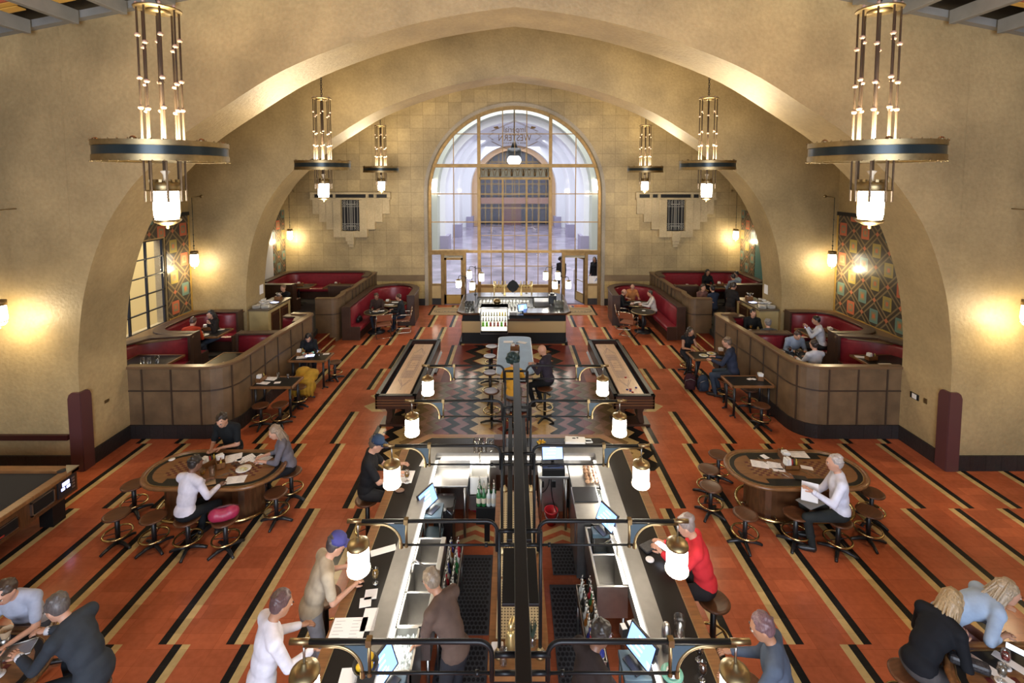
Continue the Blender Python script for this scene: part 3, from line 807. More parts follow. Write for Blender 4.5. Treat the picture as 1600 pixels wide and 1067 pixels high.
f = MB(); f.bb(-17.2, -17, 6, 24, -.1, 2.6); struct(f.build('wall_patio_end', mat('pale_blue_wall', (.55, .6, .72), .8)))
# ---- raised side platforms, panelled partitions, booths
m_panel = mat('brown_panel_hide', (.14, .086, .042), .55, 0, .3, 3, .1, 30)
m_batten = mat('dark_panel_batten', (.045, .028, .018), .4)
m_cap = mat('bronze_wood_cap', (.16, .095, .05), .3, .2)
m_booth = mat('dark_walnut_booth', (.055, .027, .017), .38, 0, .25, 4)
m_darkfl = mat('dark_platform_carpet', (.018, .016, .018), .85)
m_brownledge = mat('brown_ledge', (.15, .085, .035), .4, 0, .2, 3)
SIDE = ((-1, 'left'), (1, 'right'))
PT = 1.58; PL = .45
def sx(s, p): return [(s*x+XC, y) for x, y in p]
for s, nm in SIDE:
    # platforms
    f = MB(); pl = sx(s, [(9.9, 10.06), (6.65, 10.1)]+arcpts(6.6, 10.6, .46, 270, 180, 6)+[(6.12, 12), (6.05, 14.1), (6.35, 14.3), (6.7, 16.25), (6.1, 16.3), (6.0, 20.9), (9.9, 20.9)])
    f.prism(pl, 0, PL); struct(f.build('floor_platform_'+nm, m_darkfl))
    # steps up between the partitions
    f = MB(); f.bb(s*6.05, s*6.45, 14.35, 16.15, 0, .15); f.bb(s*6.25, s*6.65, 14.35, 16.15, .15, .3); 
    f.bb(s*6.03, s*6.08, 14.35, 16.15, .14, .155, 1); f.bb(s*6.23, s*6.28, 14.35, 16.15, .29, .305, 1)
    struct(f.build('floor_step_'+nm, [m_fred, m_fcream]))
    # near panelled partition with rounded corner
    P = sx(s, [(8.3, 10.06)]+arcpts(6.62, 10.58, .52, 270, 180, 7)+[(6.08, 12), (5.98, 13.2)]+arcpts(6.14, 14.0, .2, 180, 60, 5)+[(6.6, 14.2)])
    if s < 0: P = P
    sg = -1 if s > 0 else 1   # which way is "inside" (left of the path)
    a, b_ = (0, -.1) if s > 0 else (0, .1)
    part = thing('booth_partition', 'brown panelled partition with rounded corner round the %s platform' % nm, 'partition', (0, 0, 0)); part['kind'] = 'structure'; part.name = 'wall_partition_'+nm
    f = MB(); f.sweep(P, [(a, .3), (b_, .3), (b_, PT-.05), (a, PT-.05)]); f.build('panel', m_panel, part)
    f = MB(); o_ = .03 if s > 0 else -.03
    f.sweep(P, [(o_, 0), (b_, 0), (b_, .3), (o_, .3)]); f.build('plinth', m_base, part)
    f = MB(); f.sweep(P, [(o_, PT-.06), (b_*1.4, PT-.06), (b_*1.4, PT), (o_, PT)]); f.build('cap_rail', m_cap, part, bevel=.012)
    f = MB(); f.sweep(P, [(a+o_*.4, 1.03), (a, 1.03), (a, 1.06), (a+o_*.4, 1.06)])
    # vertical battens at even steps along the path
    L = 0; nxt = .35; pv = [V(p) for p in P]
    for i in range(len(pv)-1):
        d = (pv[i+1]-pv[i]); l = d.length
        while L+l > nxt:
            q = pv[i]+d*((nxt-L)/l); nx = V((-d.y, d.x)).normalized()*(-.006 if s < 0 else .006)
            f.box((q.x+nx.x, q.y+nx.y, (.3+PT-.06)/2), (.03, .025, PT-.36), 0, math.atan2(d.y, d.x)); nxt += .62
        L += l
    f.build('batten', m_batten, part)
    # far partition: short end wall, S-curve, long run to the far wall
    P2 = sx(s, [(6.75, 16.2), (6.25, 16.2)]+arcpts(6.2, 16.4, .2, 270, 180, 4)+[(6.0, 16.9), (6.08, 17.2), (5.98, 17.8), (5.95, 20.85)])
    p2 = thing('booth_partition', 'brown panelled partition running to the far wall on the %s' % nm, 'partition', (0, 0, 0)); p2['kind'] = 'structure'; p2.name = 'wall_partition_far_'+nm
    f = MB(); f.sweep(P2, [(a, .0), (b_, .0), (b_, 1.44), (a, 1.44)]); f.build('panel', m_panel, p2)
    f = MB(); f.sweep(P2, [(o_, 1.44), (b_*1.5, 1.44), (b_*1.5, 1.5), (o_, 1.5)]); f.build('cap_rail', m_cap, p2, bevel=.01)
    f = MB(); f.sweep(P2, [(a+o_*.4, .92), (a, .92), (a, .95), (a+o_*.4, .95)])
    for k in range(8): f.bb(s*5.95+XC-.012, s*5.95+XC+.012, 17.6+k*.42, 17.63+k*.42, .1, 1.44)
    f.build('batten', m_batten, p2)
# upholstered booths: back cushion swept along a plan path with seat
def booth(name, label, path, base, side, back=1.05, seat=True, ends=True, group=None, shell=True, thick=.1, seatd=.5):
    """path runs along the back of the bench; side=+1: seat lies left of the path"""
    t = thing(name, label, 'booth', (0, 0, 0), 0, group); s = side
    if shell:
        f = MB(); f.sweep(path, [(-.1*s, 0), (.0, 0), (.0, back+.01), (-.1*s, back+.01)], base=base); f.build('shell', m_booth, t)
        f = MB(); f.sweep(path, [(-.13*s, back), (.14*s, back), (.14*s, back+.05), (-.13*s, back+.05)], base=base); f.build('cap_rail', m_booth, t, bevel=.01)
    prof = [(0, .40), (.16*s, .40), (.15*s, .55), (.12*s, back-.1), (.10*s, back-.02), (.0, back)]
    f = MB(); f.sweep(path, prof, base=base, sm=True); f.build('back_cushion', m_red, t)
    if seat:
        f = MB(); f.sweep(path, [(.13*s, .3), ((seatd-.02)*s, .3), ((seatd+.02)*s, .36), ((seatd+.01)*s, .43), ((seatd-.04)*s, .46), (.13*s, .45)], base=base); f.build('seat_cushion', m_red, t)
        f = MB(); f.sweep(path, [(.0, 0), ((seatd-.06)*s, 0), ((seatd-.06)*s, .31), (0, .31)], base=base); f.build('kick_base', m_booth, t)
    if ends:
        for (p, q) in ((path[0], path[1]), (path[-1], path[-2])):
            f = MB()
            d = (V(q)-V(p)).normalized(); n = V((-d.y, d.x))*(1 if p == path[0] else -1)*s
            c = V(p)+n*.02; ang = math.atan2(n.y, n.x)
            f.box((c.x, c.y, base+(back+.06)/2), (.3, .06, back+.06), 0, ang)
            if seat:
                c2 = V(p)+n*(seatd/2-.05); f.box((c2.x, c2.y, base+.23), (seatd+.06, .05, .46), 0, ang)
            f.build('end_panel', m_booth, t, bevel=.008)
    return t
for s, nm in SIDE:
    L = nm
    # U booths along the outer wall of the middle bay (backs against window or mural)
    def U(y0, y1, x0, xw, r=.6):
        # from aisle end of the near divider, round the wall, to the aisle end of the far divider
        a = [(x0, y0)]; a += [(xw-r+r*math.cos(R(t)), y0+r+r*math.sin(R(t))) for t in range(-90, 1, 15)]
        a += [(xw-r+r*math.cos(R(t)), y1-r+r*math.sin(R(t))) for t in range(0, 91, 15)]; a += [(x0, y1)]
        return sx(s, a)
    sd = 1 if s > 0 else -1
    booth('corner_booth', 'burgundy U-shaped booth on the %s platform, backing on the %s' % (L, 'side window' if s < 0 else 'painted mural'), U(12.42, 14.5, 8.35, 9.6), PL, sd)
    f = MB(); f.prism(sx(s, [(9.88, 11.0), (9.88, 14.68), (8.3, 14.68), (8.3, 14.62), (9.3, 14.62)]+[(9.72, 14.0), (9.72, 13.0), (9.3, 12.4), (8.3, 12.3), (8.3, 12.26), (9.4, 11.7), (9.7, 11.0)]), 1.46, 1.5); struct(f.build('trim_booth_ledge_'+nm, m_brownledge))
    booth('booth_bench', 'burgundy booth bench at the near end of the %s raised platform, facing the viewer' % L, sx(s, [(8.35, 12.28), (9.3, 12.1), (9.62, 11.4), (9.7, 10.5)]), PL, -sd)
    booth('booth_divider', 'short burgundy booth back standing against the inside of the %s panelled partition' % L, sx(s, [(6.2, 12.5), (7.2, 12.45)]), PL, -sd, thick=.1)
    booth('booth_bench', 'burgundy bench under the partition cap at the far end of the %s platform opening' % L, sx(s, [(6.75, 14.02), (6.25, 13.98), (6.12, 13.4)]), PL, sd if False else sd, ends=False)
    # bay three: long curved bench on the far wall and dividers
    back = [(9.72, 18.55), (9.72, 19.9)]+arcpts(9.2, 20.2, .52, 0, 90, 5)+[(7.0, 20.72)]+arcpts(6.6, 20.25, .47, 90, 180, 4)+[(6.1, 19.6)]
    booth('booth_bench', 'long curved burgundy bench against the far wall on the %s raised platform' % L, sx(s, back), PL, sd, ends=False)
    booth('booth_divider', 'outer burgundy booth divider before the far bench on the %s platform' % L, sx(s, [(8.35, 18.15), (9.65, 18.2)]), PL, sd if False else sd)
    booth('booth_divider', 'aisle-side burgundy booth divider before the far bench on the %s platform' % L, sx(s, [(6.1, 17.95), (6.9, 17.95)]), PL, sd if False else sd)
    # floor-level horseshoe booth in front of the far wall
    hs = [(5.78, 16.35), (5.76, 18.3)]+arcpts(4.83, 19.1, .93, 0, 180, 10)+[(3.86, 18.0)]
    hb = booth('horseshoe_booth', 'burgundy horseshoe booth on the main floor %s of the arched window' % L, sx(s, hs), 0, sd, back=1.1, seatd=.52)
# service stations by the far piers
def station(s, lab):
    t = thing('service_station', lab, 'cabinet', (s*7.94+XC, 15.55, PL))
    cs = mat('cream_stone_counter', (.46, .36, .17), .5, 0, .15, 3)
    f = MB(); f.bb(-.3, .3, -.75, .75, 0, 1.0); f.build('body', cs, t, bevel=.01)
    f = MB(); f.bb(-.33, .33, -.78, .78, 1.0, 1.05); f.build('counter', mat('dark_counter_top', (.12, .09, .06), .3), t, bevel=.008)
    for k in (0, 1):
        f = MB(); x = -s*.305; f.bb(x-.012, x+.012, -.58+k*.6, -.04+k*.6, .12, .9); d = f.build('door', m_wood, t, bevel=.006)
        f = MB(); x = -s*.32; f.bb(x-.012, x+.012, -.5+k*.6, -.12+k*.6, .2, .82); f.build('door_panel', m_walnut, d)
    return t
station(-1, 'cream service cabinet with dark doors by the far left pier'); station(1, 'cream service cabinet with dark doors by the far right pier')

# ---- tables
def pedestal(mb, z, r=.035):
    mb.cyl((0, 0, .03), (0, 0, z), r, n=10)
    for k in range(4):
        a = PI/4+k*PI/2; c, s_ = math.cos(a), math.sin(a)
        mb.tube([(0, 0, .06), (.12*c, .12*s_, .055), (.25*c, .25*s_, .03), (.29*c, .29*s_, .012)], [.03, .028, .022, .018], 7)
def booth_table():
    t = thing('booth_table', 'x', 'table', (0, 0, 0), 0, 'booth tables')
    f = MB(); f.bb(-.55, .55, -.36, .36, .72, .76); f.build('tabletop', m_black, t, bevel=.01)
    f = MB(); 
    for y in (-.375, .375): f.bb(-.57, .57, y-.02, y+.02, .715, .765)
    for x in (-.565, .565): f.bb(x-.02, x+.02, -.395, .395, .715, .765)
    f.build('edge_band', m_oak, t, bevel=.006)
    f = MB(); pedestal(f, .72); f.build('pedestal', m_iron, t)
    return t
bt = Proto(booth_table())
BT = []
for (x, y, lab) in ((-8.75, 11.35, 'dark booth table with four glasses at the near end of the left platform'), (-8.75, 13.45, 'dark booth table of the woman with long black hair on the left platform'),
        (-6.72, 11.5, 'dark table along the inside of the left partition with white menus on it'), (-8.7, 19.35, 'dark booth table before the left far bench, outer one with a white napkin caddy'), (-7.0, 19.35, 'dark booth table before the left far bench, nearer the window'),
        (8.9, 11.35, 'dark booth table with caddy and papers at the near end of the right platform'), (8.75, 13.45, 'dark booth table of the man holding up a phone on the right platform'),
        (6.75, 11.75, 'dark table along the inside of the right partition between two diners'), (6.72, 13.35, 'dark table by the far end of the right partition beside the suited young man'), (8.6, 19.3, 'dark booth table of the group before the right far bench'), (7.0, 18.9, 'dark booth table beside the woman in patterned top on the right platform')):
    BT.append(bt((x+XC, y, PL), 0, lab))
# horseshoe tables: oval and round pedestal
def round_table(lab, loc, rx, ry):
    t = thing('pedestal_table', lab, 'table', loc)
    p = [(rx*math.cos(2*PI*i/32), ry*math.sin(2*PI*i/32)) for i in range(32)]
    f = MB(); f.prism(p, .725, .755); f.build('tabletop', m_black, t)
    f = MB(); f.tube([(x, y, .74) for x, y in p], .022, 6, closed=True); f.build('edge_band', m_brass, t)
    f = MB(); f.cyl((0, 0, .02), (0, 0, .72), .06, n=12); f.lathe([(0, .0), (.3, 0), (.31, .025), (.08, .06), (0, .07)], n=24); f.build('pedestal', m_iron, t)
    return t
round_table('black oval table inside the left horseshoe booth with caddy and menus', (-4.72, 18.35, 0), .62, .42)
round_table('small round black table at the mouth of the left horseshoe booth', (-4.95, 17.2, 0), .42, .42)
round_table('black oval table inside the right horseshoe booth with papers on it', (4.78, 18.35, 0), .55, .42)
round_table('small round black table with one coaster at the right horseshoe booth', (4.72, 17.25, 0), .42, .42)
# cantilever chairs
def chair():
    t = thing('cantilever_chair', 'x', 'chair', (0, 0, 0), 0, 'cantilever chairs'); cr = mat('polished_chair_tube', (.55, .46, .34), .2, 1)
    for s in (-1, 1):
        f = MB(); x = s*.26; f.tube(catmull([(x, .24, .62), (x, .25, .42), (x, .25, .2), (x, .26, .02), (x, 0, .015), (x, -.24, .015)], 3), .012, 6)
        f.tube([(x, .24, .62), (x, .1, .66), (x, -.2, .66), (x, -.27, .64)], .012, 6); f.tube([(x, -.2, .44), (x, -.26, .62), (x, -.3, .86)], .012, 6); f.tube([(x, .24, .43), (x, -.2, .42)], .012, 6); f.build('side_frame', cr, t)
    f = MB()
    for y, z in ((-.24, .015), (-.3, .86)): f.tube([(-.26, y, z), (.26, y, z)], .012, 6)
    f.build('cross_bar', cr, t)
    lt = mat('cognac_leather', (.23, .075, .035), .4)
    f = MB(); f.bb(-.25, .25, -.22, .24, .42, .47); f.build('seat', lt, t, bevel=.015)
    f = MB(); f.box((0, -.27, .74), (.5, .035, .24), mx=Matrix.Translation((0, -.27, .74)) @ Matrix.Rotation(R(9), 4, 'X') @ Matrix.Translation((0, .27, -.74))); f.build('backrest', lt, t, bevel=.012)
    return t
cc = Proto(chair())
cc((-4.55, 16.72, 0), R(20), 'brown leather tube chair with its back to the viewer at the left horseshoe booth')
cc((-3.98, 17.35, 0), R(100), 'brown leather tube chair of the dark-jacketed man at the left horseshoe booth')
cc((4.12, 16.95, 0), R(-32), 'brown leather tube chair nearest the aisle at the right horseshoe booth')
cc((4.1, 17.75, 0), R(-100), 'brown leather tube chair behind another at the right horseshoe booth')
# rectangular counter-edge tables on the main floor
def side_table():
    t = thing('drink_table', 'x', 'table', (0, 0, 0), 0, 'drink tables by the partitions')
    f = MB(); f.bb(-.47, .47, -.27, .27, .74, .775); f.build('tabletop', m_black, t)
    f = MB()
    for y in (-.285, .285): f.bb(-.5, .5, y-.025, y+.025, .73, .782)
    for x in (-.485, .485): f.bb(x-.025, x+.025, -.31, .31, .73, .782)
    f.build('edge_band', m_oak, t, bevel=.008)
    for x, y in ((-.4, -.2), (.4, -.2), (-.4, .2), (.4, .2)):
        f = MB(); f.cyl((x, y, .02), (x, y, .74), .03, n=8); f.tube([(x-.1 if x < 0 else x+.12, y, .015), (x, y, .04), (x, y+(.08 if y > 0 else -.08), .015)], .018, 6); f.build('leg', m_iron, t)
    return t
st_ = Proto(side_table())
st_((-5.6, 11.15, 0), 0, 'black-topped drink table covered with menus by the left partition, nearer one')
st_((-5.45, 12.75, 0), 0, 'drink table under the tablet screen by the left partition, farther one')
st_((5.56, 11.2, 0), 0, 'nearly empty black drink table with a caddy by the right partition')
st_((5.3, 12.85, 0), 0, 'drink table of the couple with white plates by the right partition')
# stools
def stool(h, nm):
    t = thing(nm, 'x', 'stool', (0, 0, 0))
    sd = mat('polished_walnut_seat', (.10, .04, .018), .32, 0, .35, 4, grain=(1, 6, 1), spec=.35)
    f = MB(); f.lathe([(0, h-.035), (.15, h-.035), (.175, h-.022), (.18, h-.008), (.165, h+.004), (.14, h), (0, h-.002)], n=28); f.build('seat', sd, t)
    f = MB(); f.cyl((0, 0, .03), (0, 0, h-.03), .034, n=12); f.lathe([(.03, h-.06), (.09, h-.036)], n=12); f.build('post', m_iron, t)
    for k in range(4):
        a = PI/4+k*PI/2; c, s_ = math.cos(a), math.sin(a); f = MB()
        f.tube([(0, 0, .06), (.12*c, .12*s_, .055), (.22*c, .22*s_, .03), (.255*c, .255*s_, .014)], [.028, .028, .022, .02], 8); f.build('foot', m_iron, t)
    f = MB(); zr = .2 if h < .6 else .3
    f.tube([(.185*math.cos(a), .185*math.sin(a), zr) for a in [2*PI*i/28 for i in range(28)]], .015, 8, closed=True); fr = f.build('foot_ring', mat('polished_brass_ring', (.55, .43, .2), .25, 1), t)
    f = MB()
    for k in range(4):
        a = k*PI/2; f.cyl((.03*math.cos(a), .03*math.sin(a), zr), (.18*math.cos(a), .18*math.sin(a), zr), .006, n=5)
    f.build('spoke', m_iron, fr)
    return t
low = Proto(stool(.5, 'low_stool')); tall = Proto(stool(.76, 'bar_stool'))
def stools(P, lst, group):
    for i, (x, y, lab) in enumerate(lst): P((x, y, 0), random.uniform(0, 1.5), lab, group)
stools(low, [(-6.04, 7.03, 'empty low stool starting the front row at the left games table'), (-5.44, 6.97, 'empty low stool beside the seated figure in white at the left oval games table'), (-4.9, 6.93, 'low stool under the seated figure in the white shirt'),
    (-4.33, 6.92, 'low stool with the crimson bag lying on it'), (-3.87, 7.54, 'empty low stool at the aisle end of the left oval games table'), (-3.88, 8.1, 'low stool under the woman in the grey blouse'), (-6.34, 7.74, 'empty low stool nearest the pool table at the left games table'), (-5.2, 8.62, 'low stool under the man in the black polo shirt')], 'stools round the left games table')
stools(low, [(3.26, 7.7, 'front stool of the empty pair at the right games table, bar side'), (3.52, 7.05, 'empty low stool before the left corner of the right oval games table'), (4.29, 7.05, 'empty low stool just left of the white-shirted man with papers'), (4.84, 6.9, 'low stool under the white-shirted man with papers'),
    (5.44, 7.1, 'empty low stool behind the white-shirted man, front one of the pair'), (5.81, 7.54, 'empty low stool behind the white-shirted man, rear one of the pair'), (3.42, 8.18, 'rear stool of the empty pair at the right games table, bar side'), (3.78, 8.62, 'low stool half hidden behind the right oval games table')], 'stools round the right games table')
stools(low, [(-5.68, 10.55, 'low stool at the corner of the nearer left drink table'), (-5.27, 10.6, 'low stool at the front of the nearer left drink table'), (-5.3, 11.95, 'low stool under the mustard coat by the left partition'), (-5.25, 11.5, 'low stool tucked between the two left drink tables'), (-4.95, 13.1, 'low stool standing alone past the farther left drink table'), (-5.75, 13.3, 'low stool under the person with the tablet by the left partition'),
    (5.57, 10.55, 'low stool with amber seat in front of the right drink table'), (5.72, 11.4, 'low stool behind the right drink table, mostly hidden under it'), (5.35, 11.9, 'low stool under the man in the navy jacket at the right partition'), (5.0, 13.6, 'low stool under the bare-armed woman by the right partition')], 'stools at the drink tables')
stools(low, [(-4.25, 4.5, 'low stool under the grey-suited man in the lower left corner'), (-5.42, 5.15, 'low stool under the pale-shirted figure at the left picture edge'), (4.05, 4.66, 'low stool behind the blonde woman with its seat showing'), (4.72, 5.0, 'low stool under the leaning figure in pale blue')], 'stools at the corner tables')
stools(tall, [(-.64, 12.85, 'bar stool on the left of the metal table, third from its near end'), (-.58, 11.75, 'bar stool on the left of the metal table, second from its near end'), (-.5, 10.7, 'bar stool on the left of the metal table, nearest its near end'), (-.62, 13.6, 'bar stool on the left of the metal table at its far end'), (.72, 10.85, 'bar stool under the bald man at the metal table'), (.72, 12.2, 'bar stool on the right of the metal table behind the bald man'), (.0, 10.35, 'bar stool under the woman in the yellow top')], 'stools round the metal table')
stools(tall, [(-2.22, 7.0, 'bar stool under the man in the cap and black shirt'), (2.28, 5.25, 'bar stool under the woman in the coral jacket'), (-2.2, 5.3, 'bar stool behind the man in the beige shirt at the bar'), (2.2, 4.3, 'bar stool at the lower right stretch of the bar')], 'stools at the main bar')
# ---- oval games tables
def games_table():
    t = thing('games_table', 'x', 'table', (0, 0, 0), 0, 'oval games tables')
    def stad(a, b, n=12):
        r = b; h = a-r; return [(h+r*math.cos(R(q)), r*math.sin(R(q))) for q in range(-90, 91, 180//n)]+[(-h+r*math.cos(R(q)), r*math.sin(R(q))) for q in range(90, 271, 180//n)]
    f = MB(); f.prism(stad(1.13, .55), .715, .745); f.build('tabletop', m_oak, t)
    f = MB(); p = stad(1.11, .53); f.tube([(x, y, .738) for x, y in p], .03, 8, closed=True); f.build('rim', m_oak, t)
    f = MB(); p, q = stad(1.04, .46), stad(.97, .39); n = len(p)
    f.add([(x, y, .7465) for x, y in p]+[(x, y, .7465) for x, y in q], [(i, (i+1) % n, n+(i+1) % n, n+i) for i in range(n)], 0)
    for s in (-1, 1): 
        h = [(x, y) for x, y in stad(1.0, .41) if s*y > .2]
        f.add([(-.62, s*.27, .7468), (.62, s*.27, .7468), (.62, s*.41, .7468), (-.62, s*.41, .7468)], [(0, 1, 2, 3)], 0)
    f.build('inlay_band', m_black, t)
    f = MB(); p = stad(.96, .38); f.tube([(x, y, .747) for x, y in p if abs(y) < .2][:0]+[(x, y, .747) for x, y in stad(1.05, .47)], .006, 5, closed=True); f.build('brass_line', m_brass, t)
    for cx in (-.5, .5):
        f = MB(); c = .062
        for i in range(8):
            for j in range(8):
                x, y = cx+(i-4)*c, (j-4)*c*.8
                f.add([(x, y, .7475), (x+c, y, .7475), (x+c, y+c*.8, .7475), (x, y+c*.8, .7475)], [(0, 1, 2, 3)], (i+j) % 2)
        f.build('checkerboard', [mat('maple_square', (.22, .12, .045), .35), mat('oxblood_square', (.085, .010, .009), .35)], t)
    f = MB(); f.prism(stad(.80, .34), .06, .715); f.build('base', m_wood, t)
    f = MB(); f.prism(stad(.74, .28), 0, .06); f.build('plinth', m_black, t)
    f = MB(); f.tube([(x, y, .16) for x, y in stad(.92, .47)], .026, 8, closed=True)
    for x in (-.5, 0, .5):
        for y in (-1, 1): f.cyl((x, y*.33, .16), (x, y*.47, .16), .012, n=6)
    for x in (-1, 1): f.cyl((x*.78, 0, .16), (x*.92, 0, .16), .012, n=6)
    f.build('foot_rail', MATS['polished_brass_ring'], t)
    return t
gt = Proto(games_table())
gt((-4.98, 7.78, 0), 0, 'oval games table with checkerboards on the left where three people sit'); gt((4.68, 7.78, 0), 0, 'oval games table with checkerboards on the right beside the white-shirted man')
gt((-5.78, 4.38, 0), 0, 'oval games table cut off by the lower left corner'); gt((5.3, 4.2, 0), 0, 'oval games table cut off by the lower right corner')
# ---- shuffleboard tables
m_maple = mat('pale_maple_board', (.56, .37, .23), .3, 0, .12, 3, grain=(6, 1, 1))
def shuffle(lab, x):
    t = thing('shuffleboard_table', lab, 'table', (x, 12.2, 0), 0, 'shuffleboard tables'); H = .8
    f = MB()
    for s in (-1, 1): f.bb(s*.45, s*.40, -1.85, 1.85, .5, H)
    f.build('side_rail', m_walnut, t, bevel=.008)
    f = MB()
    for s in (-1, 1): f.bb(-.45, .45, s*1.85, s*1.80, .5, H)
    f.build('end_rail', m_walnut, t, bevel=.008)
    f = MB()
    for s in (-1, 1): f.bb(s*.46, s*.36, -1.86, 1.86, H-.012, H+.012); f.bb(-.46, .46, s*1.86, s*1.76, H-.012, H+.012)
    f.build('rail_cap', m_black, t, bevel=.006)
    f = MB()
    for z in (.58, .64, .70): f.bb(-.452, .452, -1.862, -1.85, z, z+.012)
    f.build('trim_line', m_oak, t)
    f = MB(); f.bb(-.40, .40, -1.8, 1.8, .62, .64); f.build('gutter', mat('black_gutter_carpet', (.01, .01, .01), .9), t)
    f = MB(); f.bb(-.27, .27, -1.68, 1.62, .70, .745); f.build('playfield', m_maple, t)
    # playfield print: lines, stripes, triangles, numerals
    ink = mat('violet_print', (.07, .04, .10), .5); f = MB(); z = .7455
    def ln(a, b, w=.006):
        d = (V(b)-V(a)); n = V((-d.y, d.x)).normalized()*w/2
        f.add([(a[0]+n.x, a[1]+n.y, z), (a[0]-n.x, a[1]-n.y, z), (b[0]-n.x, b[1]-n.y, z), (b[0]+n.x, b[1]+n.y, z)], [(0, 1, 2, 3)])
    for k in range(26):
        y = -.75+k*.06
        if -.3 < y < .35:
            ln((-.13, y), (-.09, y), .02); ln((.09, y), (.13, y), .02)
        else: ln((-.13, y), (.13, y), .02)
    for s in (-1, 1):
        yb = -1.25 if s < 0 else 1.3
        for w in (.0, .05): ln((-.17+w, s*.85), (0, yb+s*-.0-s*w), .008); ln((.17-w, s*.85), (0, yb-s*w), .008)
        for k in range(3): ln((-.12+k*.03, s*(.9+k*.1)), (.12-k*.03, s*(.9+k*.1)), .006)
        for k in range(4): ln((-.02, s*1.4+k*.04), (.02, s*1.4+k*.04), .01)
    ln((-.15, -.8), (-.15, .85)); ln((.15, -.8), (.15, .85))
    f.build('print', ink, t)
    for tx, yy in (('IMPERIAL', -.12), ('WESTERN', .0), ('CO', .14)):
        textobj('lettering', tx, .055, ink, t, Matrix.Translation((0, yy, .7457)), .0003)
    for s in (-1, 1):
        f = MB(); y = s*1.45
        f.bb(-.42, .42, y-.2, y+.2, 0, .05); f.prism([(-.3, .05), (-.2, .05), (-.14, .2), (-.15, .5), (-.36, .5), (-.26, .3)], y-.13, y+.13, 0, Matrix(((1, 0, 0, 0), (0, 0, 1, 0), (0, 1, 0, 0), (0, 0, 0, 1))))
        f.prism([(.3, .05), (.2, .05), (.14, .2), (.15, .5), (.36, .5), (.26, .3)], y-.13, y+.13, 0, Matrix(((1, 0, 0, 0), (0, 0, 1, 0), (0, 1, 0, 0), (0, 0, 0, 1)))); f.bb(-.38, .38, y-.15, y+.15, .46, .52)
        f.build('trestle_leg', m_walnut, t)
    f = MB(); xg = .5 if x < 0 else -.5
    f.tube([(xg, -1.6, .55), (xg, 1.6, .55)], .01, 6); f.bb(xg-.03, xg+.03, -1.6, 1.6, .50, .52)
    for k in range(12): f.ell((xg, -1.5+k*.07, .55), .02, 6)
    f.build('score_rail', m_steel, t)
    return t
shuffle('shuffleboard table to the left of the central metal table', -2.6); shuffle('shuffleboard table to the right of the central metal table, pucks at its near end', 2.66)
def puck(c):
    t = MB(); t.lathe([(0, 0), (.027, 0), (.027, .014), (.02, .02), (0, .02)], n=14); return t
m_pr = mat('red_puck', (.35, .015, .015), .3); m_pb = mat('blue_puck', (.02, .025, .18), .3)
for i, (x, y, c, lab) in enumerate(((2.60, 10.78, 'b', 'blue shuffleboard puck at the near left of the puck cluster'), (2.68, 10.80, 'r', 'red shuffleboard puck at the back of the puck cluster'), (2.66, 10.72, 'b', 'blue shuffleboard puck in the middle of the puck cluster'), (2.69, 10.65, 'r', 'red shuffleboard puck nearest the end rail'),
    (2.83, 10.88, 'b', 'blue shuffleboard puck lying apart near the board edge'), (2.72, 11.45, 'r', 'red shuffleboard puck alone up the board'))):
    o = puck(c).build('puck', m_pr if c == 'r' else m_pb, loc=(x, y, .7458)); tag(o, lab, 'puck', 'shuffleboard pucks')
# ---- long metal table in the centre
t = thing('communal_table', 'long zinc-topped table with rounded ends in the middle of the hall', 'table', (.04, 12.2, 0))
p = [(-.44, -1.1)]+[(.44*math.cos(R(a)), 1.25+.12*math.sin(R(a))) for a in range(180, -1, -20)]+[(.44, -1.1)]+[(.44*math.cos(R(a)), -1.2+.15*math.sin(R(a))) for a in range(0, -181, -20)]
f = MB(); f.prism(p, 1.02, 1.06); f.build('tabletop', mat('brushed_zinc', (.075, .10, .115), .4, .8, .25, 3), t)
f = MB(); f.tube([(x, y, 1.04) for x, y in p], .022, 6, closed=True); f.build('edge_band', m_steel, t)
for y in (-.8, .9):
    f = MB(); f.bb(-.3, .3, y-.2, y+.2, 0, .03); f.cyl((0, y, .03), (0, y, 1.02), .06, n=12); f.build('pedestal', m_iron, t)
f = MB(); f.tube([(-.32, -1.0, .3), (-.32, 1.1, .3)], .018, 6); f.tube([(.32, -1.0, .3), (.32, 1.1, .3)], .018, 6)
for y in (-.8, .9): f.cyl((-.32, y, .3), (.32, y, .3), .014, n=6)
f.build('foot_rail', m_brass, t)
# ---- pool table at the left edge
t = thing('pool_table', 'coin-operated pool table with a black cloth at the left picture edge', 'table', (-8.7, 6.35, 0), 0)
W2, L2 = 1.32/2+.14, 2.5/2+.2; L2 = 1.42; W2 = 1.45
f = MB(); f.bb(-W2+.14, W2-.14, -L2+.14, L2-.14, .74, .76); f.build('cloth', mat('black_billiard_cloth', (.015, .016, .02), .9), t)
f = MB()
for x0, x1, y0, y1 in ((-W2, W2, -L2, -L2+.15), (-W2, W2, L2-.15, L2), (-W2, -W2+.15, -L2, L2), (W2-.15, W2, -L2, L2)): f.bb(x0, x1, y0, y1, .74, .805)
f.build('rail', m_oak, t, bevel=.01)
f = MB(); f.prism([(-W2+.02, -L2+.02), (W2-.02, -L2+.02), (W2-.02, L2-.02), (-W2+.02, L2-.02)], .42, .745); f.build('cabinet', m_wood, t, bevel=.02)
f = MB()
for x in (-1, 1):
    for y in (-1, 1):
        f.prism([(x*W2, y*L2), (x*(W2-.22), y*L2), (x*(W2-.16), y*(L2-.07)), (x*(W2-.07), y*(L2-.16)), (x*W2, y*(L2-.22))], .80, .815)
f.build('corner_cap', m_steel, t)
